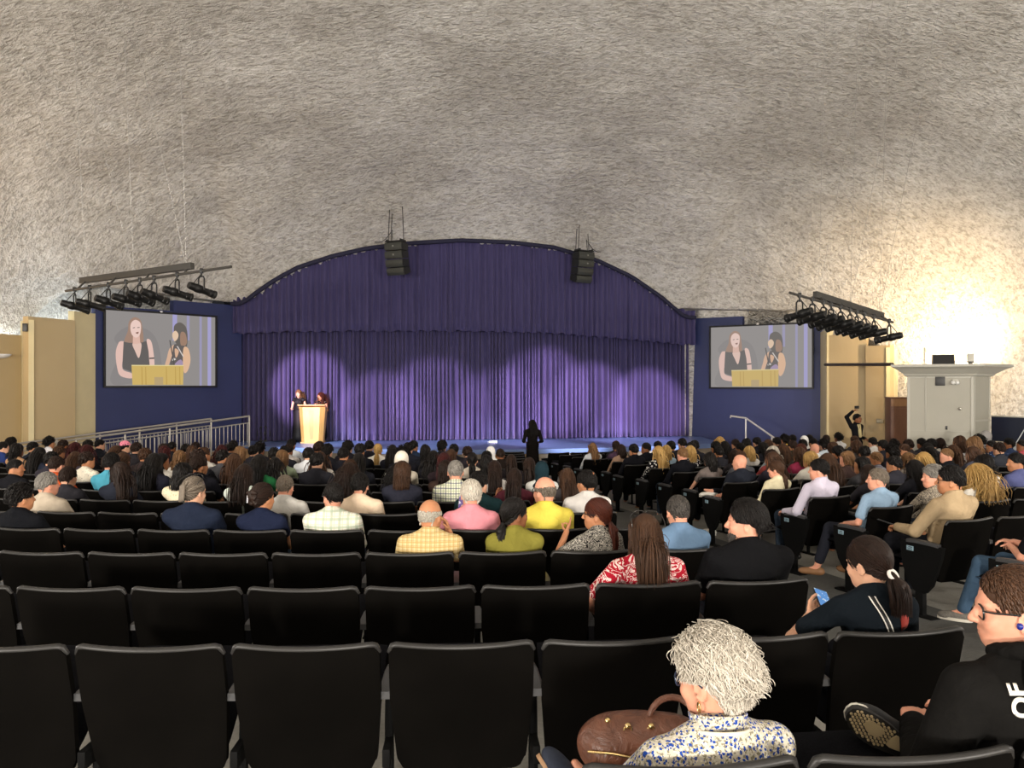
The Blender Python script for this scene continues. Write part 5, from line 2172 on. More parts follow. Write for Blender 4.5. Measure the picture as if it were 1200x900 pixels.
PATS = {}
def top_material(e):
    s = e['shirt']
    if s == 'plaidblue':
        return plaid('blue_check', 'd8d6c0', [('25305a', 0.0, 0.24), ('8a9a78', 0.45, 0.16)], 19)
    if s == 'plaidgreen':
        return plaid('green_check', 'e0ded2', [('a3b39a', 0.0, 0.30), ('c9c4a4', 0.55, 0.10)], 15)
    if s == 'plaidtan':
        return plaid('tan_check', 'c8b486', [('a8884e', 0.0, 0.28), ('8a6f42', 0.6, 0.10)], 30)
    if s == 'bwprint':
        return floral('black_white_print', '15151a', [('d8d4d0', 0.36, 1.0, 0.8)], 24)
    if s == 'bwpaisley':
        return swirl('black_white_paisley', '17171a', 'b9b3a8', 24, 0.25)
    if s == 'redswirl':
        return swirl('red_white_print', 'a81c2e', 'e6cfca', 10, 0.4)
    if s == 'paisley':
        return swirl('grey_paisley', '5a544e', 'b0a490', 14, 0.3)
    if s == 'greystripe':
        return stripes('grey_stripe', '5c5c66', '8c8c98', 45, 2)
    if s == 'lavender':
        return stripes('lavender_stripe', 'd2cbd8', 'b9b2c6', 120, 0, 0.6)
    if s == 'beige':
        return cloth('beige_blazer', 'ae9878')
    if e.get('pat') == 'specks':
        return floral('speckled_white', 'd9d2c0', [('3a3a40', 0.22, 1.5, 0.3)], 34)
    if e.get('pat') == 'lace':
        return floral('cream_lace', 'd8cbae', [('c0b190', 0.30, 1.0, 1.2)], 40)
    if e.get('pat') == 'navyflower':
        return floral('navy_flower', '1d2740', [('8aa0b8', 0.2, 1.0, 0.5)], 24)
    return cloth('c' + s, s)

CNAMES = [('black', (20, 20, 26)), ('navy', (32, 40, 72)), ('dark grey', (50, 50, 56)), ('grey', (95, 95, 98)), ('pale grey', (190, 192, 195)), ('white', (230, 230, 228)),
          ('cream', (220, 205, 175)), ('tan', (176, 140, 106)), ('orange', (194, 85, 44)), ('red', (125, 36, 40)), ('maroon', (62, 38, 46)), ('blue', (70, 100, 150)), ('light blue', (150, 175, 195)),
          ('teal', (30, 60, 64)), ('turquoise', (79, 160, 184)), ('green', (31, 90, 52)), ('sage green', (141, 154, 128)), ('mustard', (200, 162, 58)), ('brown', (72, 58, 50)), ('taupe', (116, 106, 102)),
          ('purple', (80, 62, 84)), ('slate blue', (85, 90, 132)), ('pink', (176, 80, 100))]
def colour_name(h):
    c = tuple(int(h[i:i + 2], 16) for i in (0, 2, 4))
    return min(CNAMES, key=lambda n: sum((a - b) ** 2 for a, b in zip(n[1], c)))[0]
TOPN = {'plaidblue': 'blue checked shirt', 'bwprint': 'black and white print top', 'greystripe': 'grey striped top', 'paisley': 'grey paisley top'}
HAIRN = {'short': 'short {}', 'crop': 'cropped {}', 'tousled': 'tousled {}', 'slick': 'slick {}', 'afro': 'big curly {}', 'shortcurl': 'short curly {}', 'bob': 'bobbed {}', 'long': 'long {}', 'longwave': 'long wavy {}',
         'longcurl': 'long curly {}', 'ponytail': 'ponytailed {}', 'shortpony': 'ponytailed {}', 'lowpony': 'ponytailed {}'}
HCN = {'darkbrown': 'dark brown', 'lightbrown': 'light brown', 'greybrown': 'grey-brown', 'darkgrey': 'dark grey', 'silver': 'silver'}
def describe(e):
    top = TOPN.get(e['shirt']) or {'specks': 'speckled white blouse', 'lace': 'cream lace blouse', 'navyflower': 'navy flowered shirt'}.get(e.get('pat')) or colour_name(e['shirt']) + ' top'
    h = e['hair']
    if h == 'hijab':
        return 'person in %s headscarf' % colour_name(e['hcol'])
    if h == 'cap':
        return 'person in pink cap'
    if h == 'bald':
        return 'bald person in ' + top
    return 'person, %s hair, %s' % (HAIRN[h].format(HCN.get(e['hcol'], e['hcol'])), top)

def solve_seats():
    """give every listed person a row and a place in it"""
    occ = {}
    def d_est(top):
        return 423.0 / max(top - 450 - 37.8, 14)
    def ray_c(i, px):
        m = (px - 600) / F
        x = 0.0
        for _ in range(12):
            p, a = c_pos(i, x)
            hp = Vector((p.x - 0.20 * math.sin(a), p.y + 0.20 * math.cos(a)))
            x += m * hp.y - hp.x
        return x
    def ray_r(k, px):
        m = (px - 600) / F
        c = r_pos(k, 0) + RB_F * 0.20
        return (m * c.y - c.x) / (RB_D.x - m * RB_D.y)
    order = sorted(A, key=lambda e: (e.get('row') is None, -e['top']))
    for e in order:
        blk = e.get('block', 'C')
        px = e.get('px2', e['px'])
        if e.get('row') is not None:
            i = e['row']
            s = ray_c(i, px) if blk == 'C' else ray_r(i, px)
            if blk == 'R' and 't' in e:
                s = e['t']
        else:
            de = d_est(e['top'])
            best = None
            rows = range(4, NROW) if blk == 'C' else range(0, NRB)
            for i in rows:
                s = ray_c(i, px) if blk == 'C' else ray_r(i, px)
                if blk == 'C':
                    p, _ = c_pos(i, s)
                    if s > c_last(i) + 0.15:
                        continue
                else:
                    p = r_pos(i, s)
                    if s < -0.15 or not r_ok(p):
                        continue
                cost = abs(p.y + 0.2 - de) / 0.93
                for q in occ.get((blk, i), []):
                    gap = abs(q['s'] - s)
                    if gap < 0.54:
                        cost += 2.2 * (0.54 - gap) / 0.54 + (3 if gap < 0.3 else 0)
                if best is None or cost < best[0]:
                    best = (cost, i, s)
            if best is None:
                print('no seat for', e['px'], e['top'])
                continue
            _, i, s = best
        e['s'], e['i'] = s, i
        occ.setdefault((blk, i), []).append(e)
    for key, es in occ.items():
        es.sort(key=lambda e: e['s'])
        for _ in range(60):
            for a, b in zip(es[:-1], es[1:]):
                g = 0.535 - (b['s'] - a['s'])
                if g > 0:
                    fa, fb = a.get('row') is not None, b.get('row') is not None
                    wa, wb = (0, 1) if fa and not fb else (1, 0) if fb and not fa else (0.5, 0.5)
                    a['s'] -= g * wa
                    b['s'] += g * wb
            if key[0] == 'R' and es[0]['s'] < -0.05 and es[0].get('row') is None:
                es[0]['s'] = -0.05
            if key[0] == 'C' and es[-1]['s'] > c_last(key[1]) + 0.1 and es[-1].get('row') is None:
                es[-1]['s'] = c_last(key[1]) + 0.1
    return occ
def acc_objects(e, P, desc):
    """things worn or held"""
    acc = e.get('acc')
    if acc == 'sunglasses':
        glasses_object(P.pose, P.root, (0.02, 0.018, 0.016), up=True, name='sunglasses')
    elif acc == 'clawclip':
        mb = MB()
        for k in range(5):
            mb.tube([(-0.075, -0.075 - 0.004 * k, 0.012 - 0.011 * k), (-0.058, -0.115, 0.014 - 0.012 * k), (-0.040, -0.128, 0.012 - 0.011 * k)], 0.004, 6)
        mb.tube([(-0.062, -0.108, 0.02), (-0.062, -0.112, -0.045)], 0.006, 6)
        o = mb.build('hair_clip', plain('clip_white', hexc('e8e8f0'), 0.25), P.root)
        place_head(o, P.pose)
    elif acc == 'bangles':
        mb = MB()
        w = P.pose.wrist[0] * 0.93 + P.pose.elbow[0] * 0.07
        d = P.pose.wrist[0] - P.pose.elbow[0]
        d = d / np.linalg.norm(d)
        a = np.cross(d, V3(1, 0, 0.1))
        a /= np.linalg.norm(a)
        b = np.cross(d, a)
        for k in range(3):
            mb.tube([w - d * 0.009 * k + (a * math.cos(t) + b * math.sin(t)) * 0.036 for t in np.arange(0, 6.2, 0.5)], 0.0035, 6, closed=True)
        mb.build('bangle', plain('bangle_dark', (0.06, 0.012, 0.015), 0.3), P.root)
    elif acc == 'beard':
        S = Sdf()
        S.ell((0, 0.030, -0.080), (0.0625, 0.066, 0.046), 0.02)
        S.ell((0, 0.058, -0.102), (0.041, 0.040, 0.034), 0.02)
        S.cut_ell((0, 0.09, -0.072), (0.026, 0.03, 0.012), 0.006)
        S.cut_plane((0, 0.05, -0.055), (0, -0.12, 1), 0.01)
        S.cut_plane((0, -0.012, 0), (0, -1, 0), 0.01)
        p, q = S.mesh(0.005)
        kw = []
        r = random.Random(5)
        pts = p[r.sample(range(len(p)), min(700, len(p)))]
        mbv = MB()
        for x in pts:
            n = (x - V3(0, 0.02, -0.07))
            n = n / np.linalg.norm(n)
            mbv.tube([x, x + n * 0.006 + V3(0, 0, -0.008)], [0.0013, 0.0006], 3, caps=False)
        parts = [(p, q, 0.5), (np.array([tuple(v) for v in mbv.v]), np.array(mbv.f), np.repeat([r.random() for _ in pts], 6))]
        a, b, c = join_np(parts)
        o = link('beard', np_mesh('beard', a, b, hairm('darkgrey'), c), P.root)
        place_head(o, P.pose)
    elif acc == 'baldspot':
        S = Sdf()
        S.ell((0.012, -0.066, 0.070), (0.027, 0.030, 0.032), 0.01)
        p, q = S.mesh(0.006)
        o = link('bald_spot', np_mesh('bald_spot', p, q, skin('brown')), P.root)
        place_head(o, P.pose)
    if acc == 'phone_lap':
        mb = MB()
        g = V3(0, -0.102, -0.062)
        mb.tube([g + V3(0.024 * math.cos(t), -0.008 + 0.010 * math.sin(t), 0.022 * math.sin(t)) for t in np.arange(0, 6.2, 0.4)], 0.0085, 8, closed=True)
        o = mb.build('hair_tie', plain('scrunchie_white', hexc('e6e0d8'), 0.8), P.root)
        place_head(o, P.pose)
        from mathutils.bvhtree import BVHTree
        sh = [c for c in P.root.children if c.name.startswith('shirt')][0].data
        tree = BVHTree.FromPolygons([v.co.copy() for v in sh.vertices], [tuple(f.vertices) for f in sh.polygons])
        def onback(x, z, off=0.004):
            h = tree.ray_cast(Vector((x, -0.5, z)), Vector((0, 1, 0)))
            return Vector((x, (h[0].y if h[0] is not None else 0.1) - off, z))
        def strip(name, pts, w, mat):
            mb = MB()
            vs = []
            for (x, z) in pts:
                vs += [onback(x - w / 2, z), onback(x + w / 2, z)]
            n = len(pts)
            mb.add(vs, [(2 * k, 2 * k + 1, 2 * k + 3, 2 * k + 2) for k in range(n - 1)])
            o = mb.build(name, mat, P.root)
            o.modifiers.new('thick', 'SOLIDIFY').thickness = 0.002
            return o
        line = lambda dx: [(-0.075 + dx + 0.115 * t, SEAT + 0.53 - 0.24 * t) for t in [k / 14 for k in range(15)]]
        st = strip('bag_strap', line(0), 0.034, plain('strap_black', (0.008, 0.008, 0.009), 0.7))
        for dx in (-0.012, 0.012):
            o = strip('strap_stripe', line(dx), 0.006, plain('strap_white', hexc('dcd8d0'), 0.7))
            o.location.y -= 0.002
        strip('red_ribbon', [(0.055 + 0.004 * k, SEAT + 0.50 - 0.016 * k) for k in range(9)], 0.050, plain('ribbon_red', hexc('8e2a20'), 0.8))
    if acc in ('phone_left', 'phone_lap', 'phone_hand'):
        i = 0
        w, el = P.pose.wrist[i], P.pose.elbow[i]
        d = w - el
        d /= np.linalg.norm(d)
        if acc == 'phone_left':
            c, up, out = w + V3(0.035, 0.035, 0.085), V3(0.1, 0.15, 1), V3(0.15, -1, 0.1)
        elif acc == 'phone_lap':
            c, up, out = w + d * 0.10 + V3(0.035, 0.0, 0.035), V3(0.25, 0.9, 0.35), V3(0.25, -0.45, 0.9)
        else:
            c, up, out = w + d * 0.12 + V3(-0.01, 0.02, 0.02), V3(-0.5, 0.8, 0.25), V3(0.3, -0.2, 0.95)
        up = up / np.linalg.norm(up)
        out = out - up * (up @ out)
        out /= np.linalg.norm(out)
        sd = np.cross(up, out)
        m = Matrix(((sd[0], up[0], out[0]), (sd[1], up[1], out[1]), (sd[2], up[2], out[2])))
        M4 = P.mw @ Matrix.Translation(Vector(c)) @ m.to_4x4()
        mb = MB()
        mb.box((0, 0, 0), (0.072, 0.148, 0.008), bev=0.003)
        o = mb.build('smartphone', plain('phone_case', (0.012, 0.012, 0.013), 0.3))
        o.matrix_world = M4
        lab = {'phone_left': 'phone with glowing screen held up by the person in pink shirt', 'phone_lap': 'phone with bright blue screen held by the person with dark ponytail', 'phone_hand': 'dark phone in the hand of the person in beige blazer'}[acc]
        tag(o, lab, 'phone')
        if acc != 'phone_hand':
            mb = MB()
            mb.box((0, 0, 0.0043), (0.066, 0.140, 0.001))
            t = NT('phone_screen_' + acc)
            n = t.noise(t.coord('Object', (30, 30, 1)), 1.2, 2)
            a, b = ((0.10, 0.32, 0.75), (0.75, 0.9, 1.0)) if acc == 'phone_lap' else ((0.16, 0.08, 0.3), (0.9, 0.85, 0.95))
            t.set(Base_Color=(0, 0, 0), Emission_Color=t.ramp(n.outputs[0], [(0.42, a), (0.58, b)], 'CONSTANT'), Emission_Strength=0.8)
            mb.build('screen', t.m, o)

SHOEM = {}
def shoe_mat(k):
    return {'black': lambda: plain('shoe_black', (0.012, 0.012, 0.012), 0.4), 'white': lambda: plain('shoe_white', hexc('d8d4cc'), 0.6), 'sandal': lambda: plain('sandal_leather', hexc('7a5636'), 0.6),
            'sneaker': lambda: plain('sneaker_grey', hexc('5e5a54'), 0.8, nscale=60, namp=0.3)}[k]()

def seat_everyone():
    occ = solve_seats()
    n_people = 0
    taken = {}
    names = {'C': 'left seating block', 'R': 'right seating block'}
    for (blk, i), es in sorted(occ.items()):
        es = sorted(es, key=lambda e: (-e['s'] if blk == 'C' else e['s']))
        for k, e in enumerate(es):
            if blk == 'C':
                p, a = c_pos(i, e['s'])
            else:
                p, a = r_pos(i, e['s']), RB_A
            fz = floor_z(p.y)
            hd = Vector((p.x - 0.2 * math.sin(a), p.y + 0.2 * math.cos(a)))
            ztop = CAMZ - (e['top'] - 450) / F * hd.y
            s = (ztop - fz) / (SEAT + 0.775)
            s = max(0.86, min(1.12, s))
            z = fz
            # scale about the seat so the hips stay on it
            z += SEAT * (1 - s) * 0.9
            rowname = '%s row from the %s' % (ordn(i + 2), 'camera')
            if e.get('label'):
                lab = e['label']
            else:
                lab = '%s, %s from aisle, %s row, %s' % (describe(e), ordn(k + 1), ordn(i + 2), names[blk].replace('seating ', ''))
                w = lab.split()
                if len(w) > 16:
                    lab = lab.replace('person, ', '').replace(' hair,', '-haired person,')
            custom = e.get('custom')
            legs = cloth('jeans', '3d5268') if e.get('legsmat') == 'jeans' else cloth(*[('dark_trousers', '17181d'), ('charcoal_trousers', '22242c'), ('denim_trousers', '28323f'), ('black_trousers', '101114')][(k + i) % 4])
            hair = e['hair']
            P = make_person((p.x, p.y, z), a, s, e['sex'], 'short' if hair == 'cap' else hair, e['hcol'], e.get('skin', ['fair', 'tan', 'brown', 'fair', 'tan'][(k * 7 + i * 3 + e['px']) % 5]), top_material(e), e.get('sleeve', 'short'), e.get('collar', False), legs,
                            e.get('yaw', 0), e.get('pitch', 0), hd.y, custom, e.get('glasses', False), shoe_mat(e['shoe']) if e.get('shoe') else None, lab, 'audience seated in the %s' % names[blk], e.get('hseed', 1))
            if hair == 'cap':
                q, f = cap_hat_mesh()
                o = link('cap', np_mesh('cap', q, f, cloth('cap_pink', e['capcol'])), P.root)
                place_head(o, P.pose)
            acc_objects(e, P, lab)
            e['P'] = P
            n_people += 1
    # chairs
    n = 0
    vis = 0.72
    for i in range(-1, NROW):
        y0, _ = c_row(i)
        es = occ.get(('C', i), [])
        xs = [(e['s'], True) for e in es]
        if i in (-1,):
            xs += [(0.45, True), (1.57, True)]
        slots = []
        last = c_last(i)
        if i <= 5:
            k = 0
            while True:
                x = last - k * PITCH
                p, a = c_pos(i, x)
                if x < -vis * (p.y + 0.2) - 0.3:
                    break
                o = any(abs(e - x) < PITCH * 0.52 for e, _ in xs)
                slots.append((x, o))
                k += 1
        else:
            slots = list(xs)
            x = last
            lim = -vis * (y0 + 0.3)
            if i > 9:
                lim = min([x_ for x_, _ in xs], default=0) - 0.3
            while x > lim:
                if all(abs(x - q) > PITCH * 0.96 for q, _ in slots):
                    slots.append((x, False))
                    x -= PITCH
                else:
                    x -= 0.06
        slots.sort(key=lambda q: -q[0])
        if i == -1:
            slots = [q for q in slots if q[0] > 0.2]
        for k, (x, o) in enumerate(slots):
            p, a = c_pos(i, x)
            lab = '%s black auditorium seat, %s from aisle, %s row from camera, left block' % ('occupied' if o else 'empty', ordn(k + 1), ordn(i + 2))
            chair((p.x, p.y, floor_z(p.y)), a, o, lab, 'auditorium seats in the left block', 'R' if k == 0 else None)
            n += 1
    for i in range(-1, NRB):
        es = occ.get(('R', i), [])
        slots = [(e['s'], True) for e in es]
        if i <= 4:
            slots = [(0.0, any(abs(e['s']) < 0.3 for e in es))] + [q for q in slots if q[0] > 0.35]
        t = 0.0
        while t < 9.5:
            p = r_pos(i, t)
            if p.x > vis * p.y + 0.2 or not r_ok(p):
                break
            if all(abs(t - q) > PITCH * 0.96 for q, _ in slots):
                if i <= 8 or t < 1.2:
                    slots.append((t, False))
                t += PITCH
            else:
                t += 0.06
        slots.sort()
        for k, (t, o) in enumerate(slots):
            p = r_pos(i, t)
            lab = '%s black auditorium seat, %s from aisle, %s row from camera, right block' % ('occupied' if o else 'empty', ordn(k + 1), ordn(i + 2))
            chair((p.x, p.y, floor_z(p.y)), RB_A, o, lab, 'auditorium seats in the right block', 'L' if k == 0 else None)
            n += 1
    print('PEOPLE', n_people, 'CHAIRS', n)
# ---------------------------------------------------------------- things of the hall
def on_line(px, p0, p1, off=0.0):
    """where the viewing ray of a column meets the wall line, moved OFF metres into the hall"""
    d = (p1 - p0).normalized()
    n = Vector((d.y, -d.x))
    q0 = p0 + n * off
    m = (px - 600) / F
    t = (m * q0.y - q0.x) / (d.x - m * d.y)
    return q0 + d * t

def smooth_poly(pts, k=5):
    out = []
    n = len(pts)
    for i in range(n):
        p0, p1, p2, p3 = (Vector(pts[(i + j - 1) % n]) for j in range(4))
        for s in range(k):
            t = s / k
            out.append(0.5 * ((2 * p1) + (p2 - p0) * t + (2 * p0 - 5 * p1 + 4 * p2 - p3) * t * t + (3 * p1 - p0 - 3 * p2 + p3) * t ** 3))
    return out

def build_screen(p0, p1, xl, xr, ytl, ytr, ybl, ybr, label, wash):
    a, b = on_line(xl, p0, p1, 0.09), on_line(xr, p0, p1, 0.09)
    zt = 0.5 * (CAMZ - (ytl - 450) / F * a.y + CAMZ - (ytr - 450) / F * b.y)
    zb = 0.5 * (CAMZ - (ybl - 450) / F * a.y + CAMZ - (ybr - 450) / F * b.y)
    W, H = (b - a).length, zt - zb
    d = (b - a).normalized()
    ang = math.atan2(d.y, d.x)
    root = empty('projection_screen', (a.x, a.y, zb), ang)
    tag(root, label, 'screen')
    fr = plain('screen_frame_black', (0.006, 0.006, 0.008), 0.5)
    mb = MB()
    t = 0.055
    for (c, s) in (((W / 2, 0.02, -t / 2), (W + 2 * t, 0.07, t)), ((W / 2, 0.02, H + t / 2), (W + 2 * t, 0.07, t)), ((-t / 2, 0.02, H / 2), (t, 0.07, H)), ((W + t / 2, 0.02, H / 2), (t, 0.07, H))):
        mb.box(c, s, bev=0.006)
    mb.box((W / 2, 0.045, H / 2), (W + t, 0.03, H + t))
    mb.build('frame', fr, root)
    mb = MB()
    mb.tube([(W * 0.48, 0.0, H + t + .02), (W * 0.48, 0.0, H + t - 0.02)], 0.045, 10)
    mb.build('bracket', plain('bracket_white', hexc('d8d8dc'), 0.4), root)
    def em(nm, h):
        c = hexc(h)
        g = (0.36, 0.35, 0.34)
        c = tuple(x * (1 - wash) + y * wash for x, y in zip(c, g))
        return emit('screen_%s_%d' % (nm, int(wash * 100)), c, 1.0)
    mb = MB()
    mb.add([(0, 0.02, 0), (W, 0.02, 0), (W, 0.02, H), (0, 0.02, H)], [(0, 1, 2, 3)])
    mb.build('projection_surface', em('ground', '8f8a88'), root, fix=False)
    mats = []
    mb = MB()
    lay = [0.019]
    def shape(h, pts, sm=True):
        m = em(h, h)
        if m not in mats:
            mats.append(m)
        mb.cur = mats.index(m)
        q = [((x - 112) / 956, (720 - y) / (720 - (55 + (x - 112) / 956 * 85))) for x, y in pts]
        if sm:
            q = [tuple(v) for v in smooth_poly([(x, y, 0) for x, y in q])]
        y0 = lay[0]
        lay[0] -= 0.0007
        mb.add([(min(1, max(0, p[0])) * W, y0, min(1, max(0, p[1])) * H) for p in q], [tuple(range(len(q)))])
    for x, w in ((672, 40), (800, 26), (918, 22), (995, 34)):
        shape('9a96b8' if w < 30 else 'a49fd0', [(x, 720 if x > 900 else 330), (x + w, 720 if x > 900 else 330), (x + w, 40), (x, 40)], False)
    shape('868180', [(330, 700), (190, 715), (150, 640), (230, 420), (180, 300), (300, 200), (480, 250), (560, 420), (560, 700)])
    shape('a07f6c', [(345, 122), (395, 150), (412, 230), (420, 320), (408, 372), (330, 380), (268, 372), (262, 320), (290, 240), (300, 160)])
    shape('e7c0b4', [(215, 345), (240, 330), (262, 345), (258, 430), (246, 570), (322, 612), (322, 655), (232, 634), (203, 560), (192, 430)])
    shape('e9c4b8', [(446, 322), (480, 326), (500, 400), (512, 548), (468, 548), (462, 440)])
    shape('5a5452', [(255, 335), (300, 345), (400, 345), (445, 330), (462, 420), (472, 548), (322, 548), (322, 600), (250, 570), (246, 520)], False)
    shape('e7c4b6', [(328, 350), (395, 345), (400, 400), (380, 478), (350, 420)])
    shape('e2b8a8', [(332, 270), (386, 270), (392, 350), (330, 356)], False)
    shape('f0cfc4', [(352, 145), (392, 170), (398, 225), (386, 280), (356, 300), (324, 275), (310, 220), (318, 170)])
    shape('8a5f50', [(352, 258), (378, 250), (372, 268)])
    shape('7a6a64', [(330, 212), (348, 208), (348, 216), (330, 219)], False)
    shape('7a6a64', [(366, 210), (386, 208), (386, 215), (366, 217)], False)
    shape('3a3634', [(468, 476), (510, 474), (510, 486), (468, 488)], False)
    shape('5d5650', [(690, 195), (740, 175), (790, 215), (806, 290), (800, 380), (770, 420), (720, 380), (690, 330), (680, 250)])
    shape('9c7a64', [(745, 260), (785, 270), (800, 350), (760, 390), (738, 340)])
    shape('e8c8aa', [(672, 262), (698, 246), (722, 275), (716, 312), (690, 336), (676, 318), (668, 290)])
    shape('dcb294', [(640, 405), (682, 366), (690, 400), (668, 450), (632, 550), (602, 550), (620, 480)])
    shape('5b5350', [(684, 366), (740, 372), (806, 392), (800, 470), (776, 550), (652, 550), (668, 450)])
    shape('dcb090', [(690, 400), (725, 420), (710, 470), (695, 470)])
    shape('a58fae', [(700, 520), (745, 495), (765, 545), (690, 548)])
    shape('e0d8d0', [(672, 480), (700, 492), (668, 505)])
    shape('e4b894', [(770, 392), (812, 402), (832, 500), (806, 592), (772, 605), (762, 500)])
    shape('d9cfc8', [(706, 380), (716, 378), (770, 466), (764, 474)], False)
    shape('4a4543', [(640, 326), (650, 326), (690, 545), (680, 545)], False)
    shape('d2b25e', [(318, 540), (768, 546), (764, 712), (326, 712)], False)
    for x in (400, 432, 610, 690, 728):
        shape('c09c48', [(x, 556), (x + 7, 556), (x + 12, 710), (x + 2, 710)], False)
    shape('b9a070', [(510, 645), (586, 645), (586, 714), (510, 714)], False)
    shape('e9d796', [(318, 538), (768, 543), (768, 551), (318, 547)], False)
    mb.build('picture', mats, root, smooth=False, fix=False)
    return root

def build_speakers():
    gr = plain('speaker_grille', (0.035, 0.038, 0.034), 0.55, nscale=300, namp=0.5)
    cab = plain('speaker_cabinet', (0.018, 0.019, 0.017), 0.45)
    badge = plain('speaker_badge', (0.2, 0.2, 0.19), 0.4)
    steel = plain('rigging_black', (0.012, 0.012, 0.012), 0.5)
    for (px, py, d, rz, lab, side) in ((464, 303, 23.2, R(158), 'black curved array speaker hanging over the left half of the stage arch', 1),
                                 (684, 313, 24.6, R(209), 'black curved array speaker hanging over the right half of the stage arch', -1)):
        c = at(px, py, d)
        root = empty('array_speaker', c, rz)
        tag(root, lab, 'speaker', 'array speakers above the stage')
        w = 0.60
        H = 0.95
        n = 4
        yy, zz, ang = 0.0, H / 2, R(2)
        for k in range(n):
            h = H / n
            m = Matrix.Translation((0, yy, zz)) @ Matrix.Rotation(-ang, 4, 'X')
            mb = MB()
            prof = [(-0.20, -h * 0.97), (0.16, -h * 0.99), (0.19, -h * 0.5), (0.16, -0.006), (-0.20, -0.03)]
            mm = m @ Matrix(((0, 0, 1, -w / 2), (1, 0, 0, 0), (0, 1, 0, 0), (0, 0, 0, 1)))
            mb.prism(prof, w, mm)
            b = mb.build('cabinet', cab, root, smooth=False)
            mb = MB()
            def fn(u, v):
                x = (u - 0.5) * (w - 0.03)
                z = -h * (0.03 + 0.94 * v)
                y = 0.165 + 0.032 * (1 - abs(2 * v - 1) ** 2) + 0.02 * (1 - (2 * u - 1) ** 2)
                return m @ Vector((x, y, z))
            mb.grid(fn, 9, 7)
            mb.build('grille', gr, b)
            if k in (0, 1):
                mb = MB()
                mb.box(m @ Vector((-0.02, 0.225, -h * 0.5)), (0.05, 0.01, 0.05), m.to_3x3(), 0.003)
                mb.build('badge', badge, b)
            e = m @ Vector((0, 0, -h))
            yy, zz = e.y, e.z
            ang += R(6)
        mb = MB()
        mb.box((0, 0, H / 2 + 0.03), (w * 0.96, 0.34, 0.03), bev=0.005)
        mb.box((w * 0.4, 0, H / 2 + 0.06), (0.03, 0.34, 0.06), bev=0.004)
        mb.box((-w * 0.4, 0, H / 2 + 0.06), (0.03, 0.34, 0.06), bev=0.004)
        mb.build('rigging_frame', steel, root)
        iv = Matrix.Rotation(-rz, 3, 'Z')
        def up(x, y):
            q = Matrix.Rotation(rz, 3, 'Z') @ Vector((x, y, 0))
            return dome_z(c.x + q.x, c.y + q.y) - c.z + 0.05
        mb = MB()
        for (x, y) in ((w * 0.4, 0.05), (-w * 0.4, -0.05), (w * 0.4, -0.1)):
            ex = x * 0.8
            mb.tube([(x, y, H / 2 + 0.05), (ex, y, up(ex, y))], 0.012, 6)
        mb.build('hanging_cable', steel, root)
        mb = MB()
        ex, ey = -0.45 * side * -1, -0.2
        pts = [(w * 0.3 * side, -0.1, H / 2 + 0.42)]
        for k in range(1, 9):
            t = k / 8
            pts.append((w * 0.3 * side + 0.75 * side * t, -0.1 - 0.2 * t, H / 2 + 0.42 - 0.28 * t - 0.14 * math.sin(t * math.pi)))
        pts.insert(0, (w * 0.3 * side, -0.05, H / 2 + 0.05))
        mb.tube(pts, 0.011, 6)
        mb.build('signal_cable', steel, root)

def fixture(loc, target, n, side, label):
    """ellipsoidal stage lantern hung from a clamp"""
    blk = plain('lantern_black', (0.008, 0.008, 0.008), 0.42, spec=0.4)
    lens = plain('lantern_lens', (0.25, 0.25, 0.27), 0.08)
    root = empty('stage_light', loc)
    tag(root, label, 'stage light', 'stage lights on the hanging bars')
    dv = (Vector(target) - Vector(loc)).normalized()
    c = Vector((0, 0, -0.34))
    rot = dv.to_track_quat('Z', 'Y').to_matrix().to_4x4() @ Matrix.Scale(0.78, 4)
    m = Matrix.Translation(c) @ rot
    mb = MB()
    mb.lathe([(0.03, -0.33), (0.075, -0.325), (0.085, -0.28), (0.085, -0.16), (0.10, -0.14), (0.10, -0.02), (0.088, 0.0), (0.078, 0.05), (0.078, 0.20), (0.088, 0.21), (0.088, 0.30), (0.098, 0.31), (0.098, 0.36), (0.088, 0.36), (0.085, 0.34)], 18, m)
    for k in range(5):
        mb.lathe([(0.090, -0.27 + 0.022 * k), (0.090, -0.262 + 0.022 * k)], 18, m)
    mb.box(m @ Vector((0, 0, -0.08)), (0.22, 0.05, 0.05), m.to_3x3(), 0.006)
    body = mb.build('lamp_body', blk, root)
    mb = MB()
    mb.lathe([(0.001, 0.335), (0.084, 0.33), (0.084, 0.336), (0.05, 0.343), (0.001, 0.347)], 18, m)
    mb.build('lens', lens, body)
    h = Vector((dv.y, -dv.x, 0)).normalized()
    mb = MB()
    mb.tube([c + h * 0.092, c + h * 0.092 + Vector((0, 0, 0.20)), c + h * 0.06 + Vector((0, 0, 0.24)), c - h * 0.06 + Vector((0, 0, 0.24)), c - h * 0.092 + Vector((0, 0, 0.20)), c - h * 0.092], 0.014, 6)
    mb.build('yoke', blk, root)
    mb = MB()
    mb.tube([(0, 0, -0.11), (0, 0, 0.01)], 0.018, 8)
    mb.box((0, 0, 0.005), (0.05, 0.07, 0.09), bev=0.01)
    mb.build('clamp', blk, root)
    mb = MB()
    r = random.Random(n)
    pts = []
    a0 = m @ Vector((0, 0, -0.33))
    for k in range(10):
        t = k / 9
        pts.append(a0.lerp(Vector((0.06 * side, 0.02, 0.02)), t) + Vector((-0.10 * side * math.sin(t * math.pi), 0, -0.20 * math.sin(t * math.pi) * (1 - 0.5 * t))))
    mb.tube(pts, 0.008, 5)
    mb.build('power_cord', blk, root)
    return root

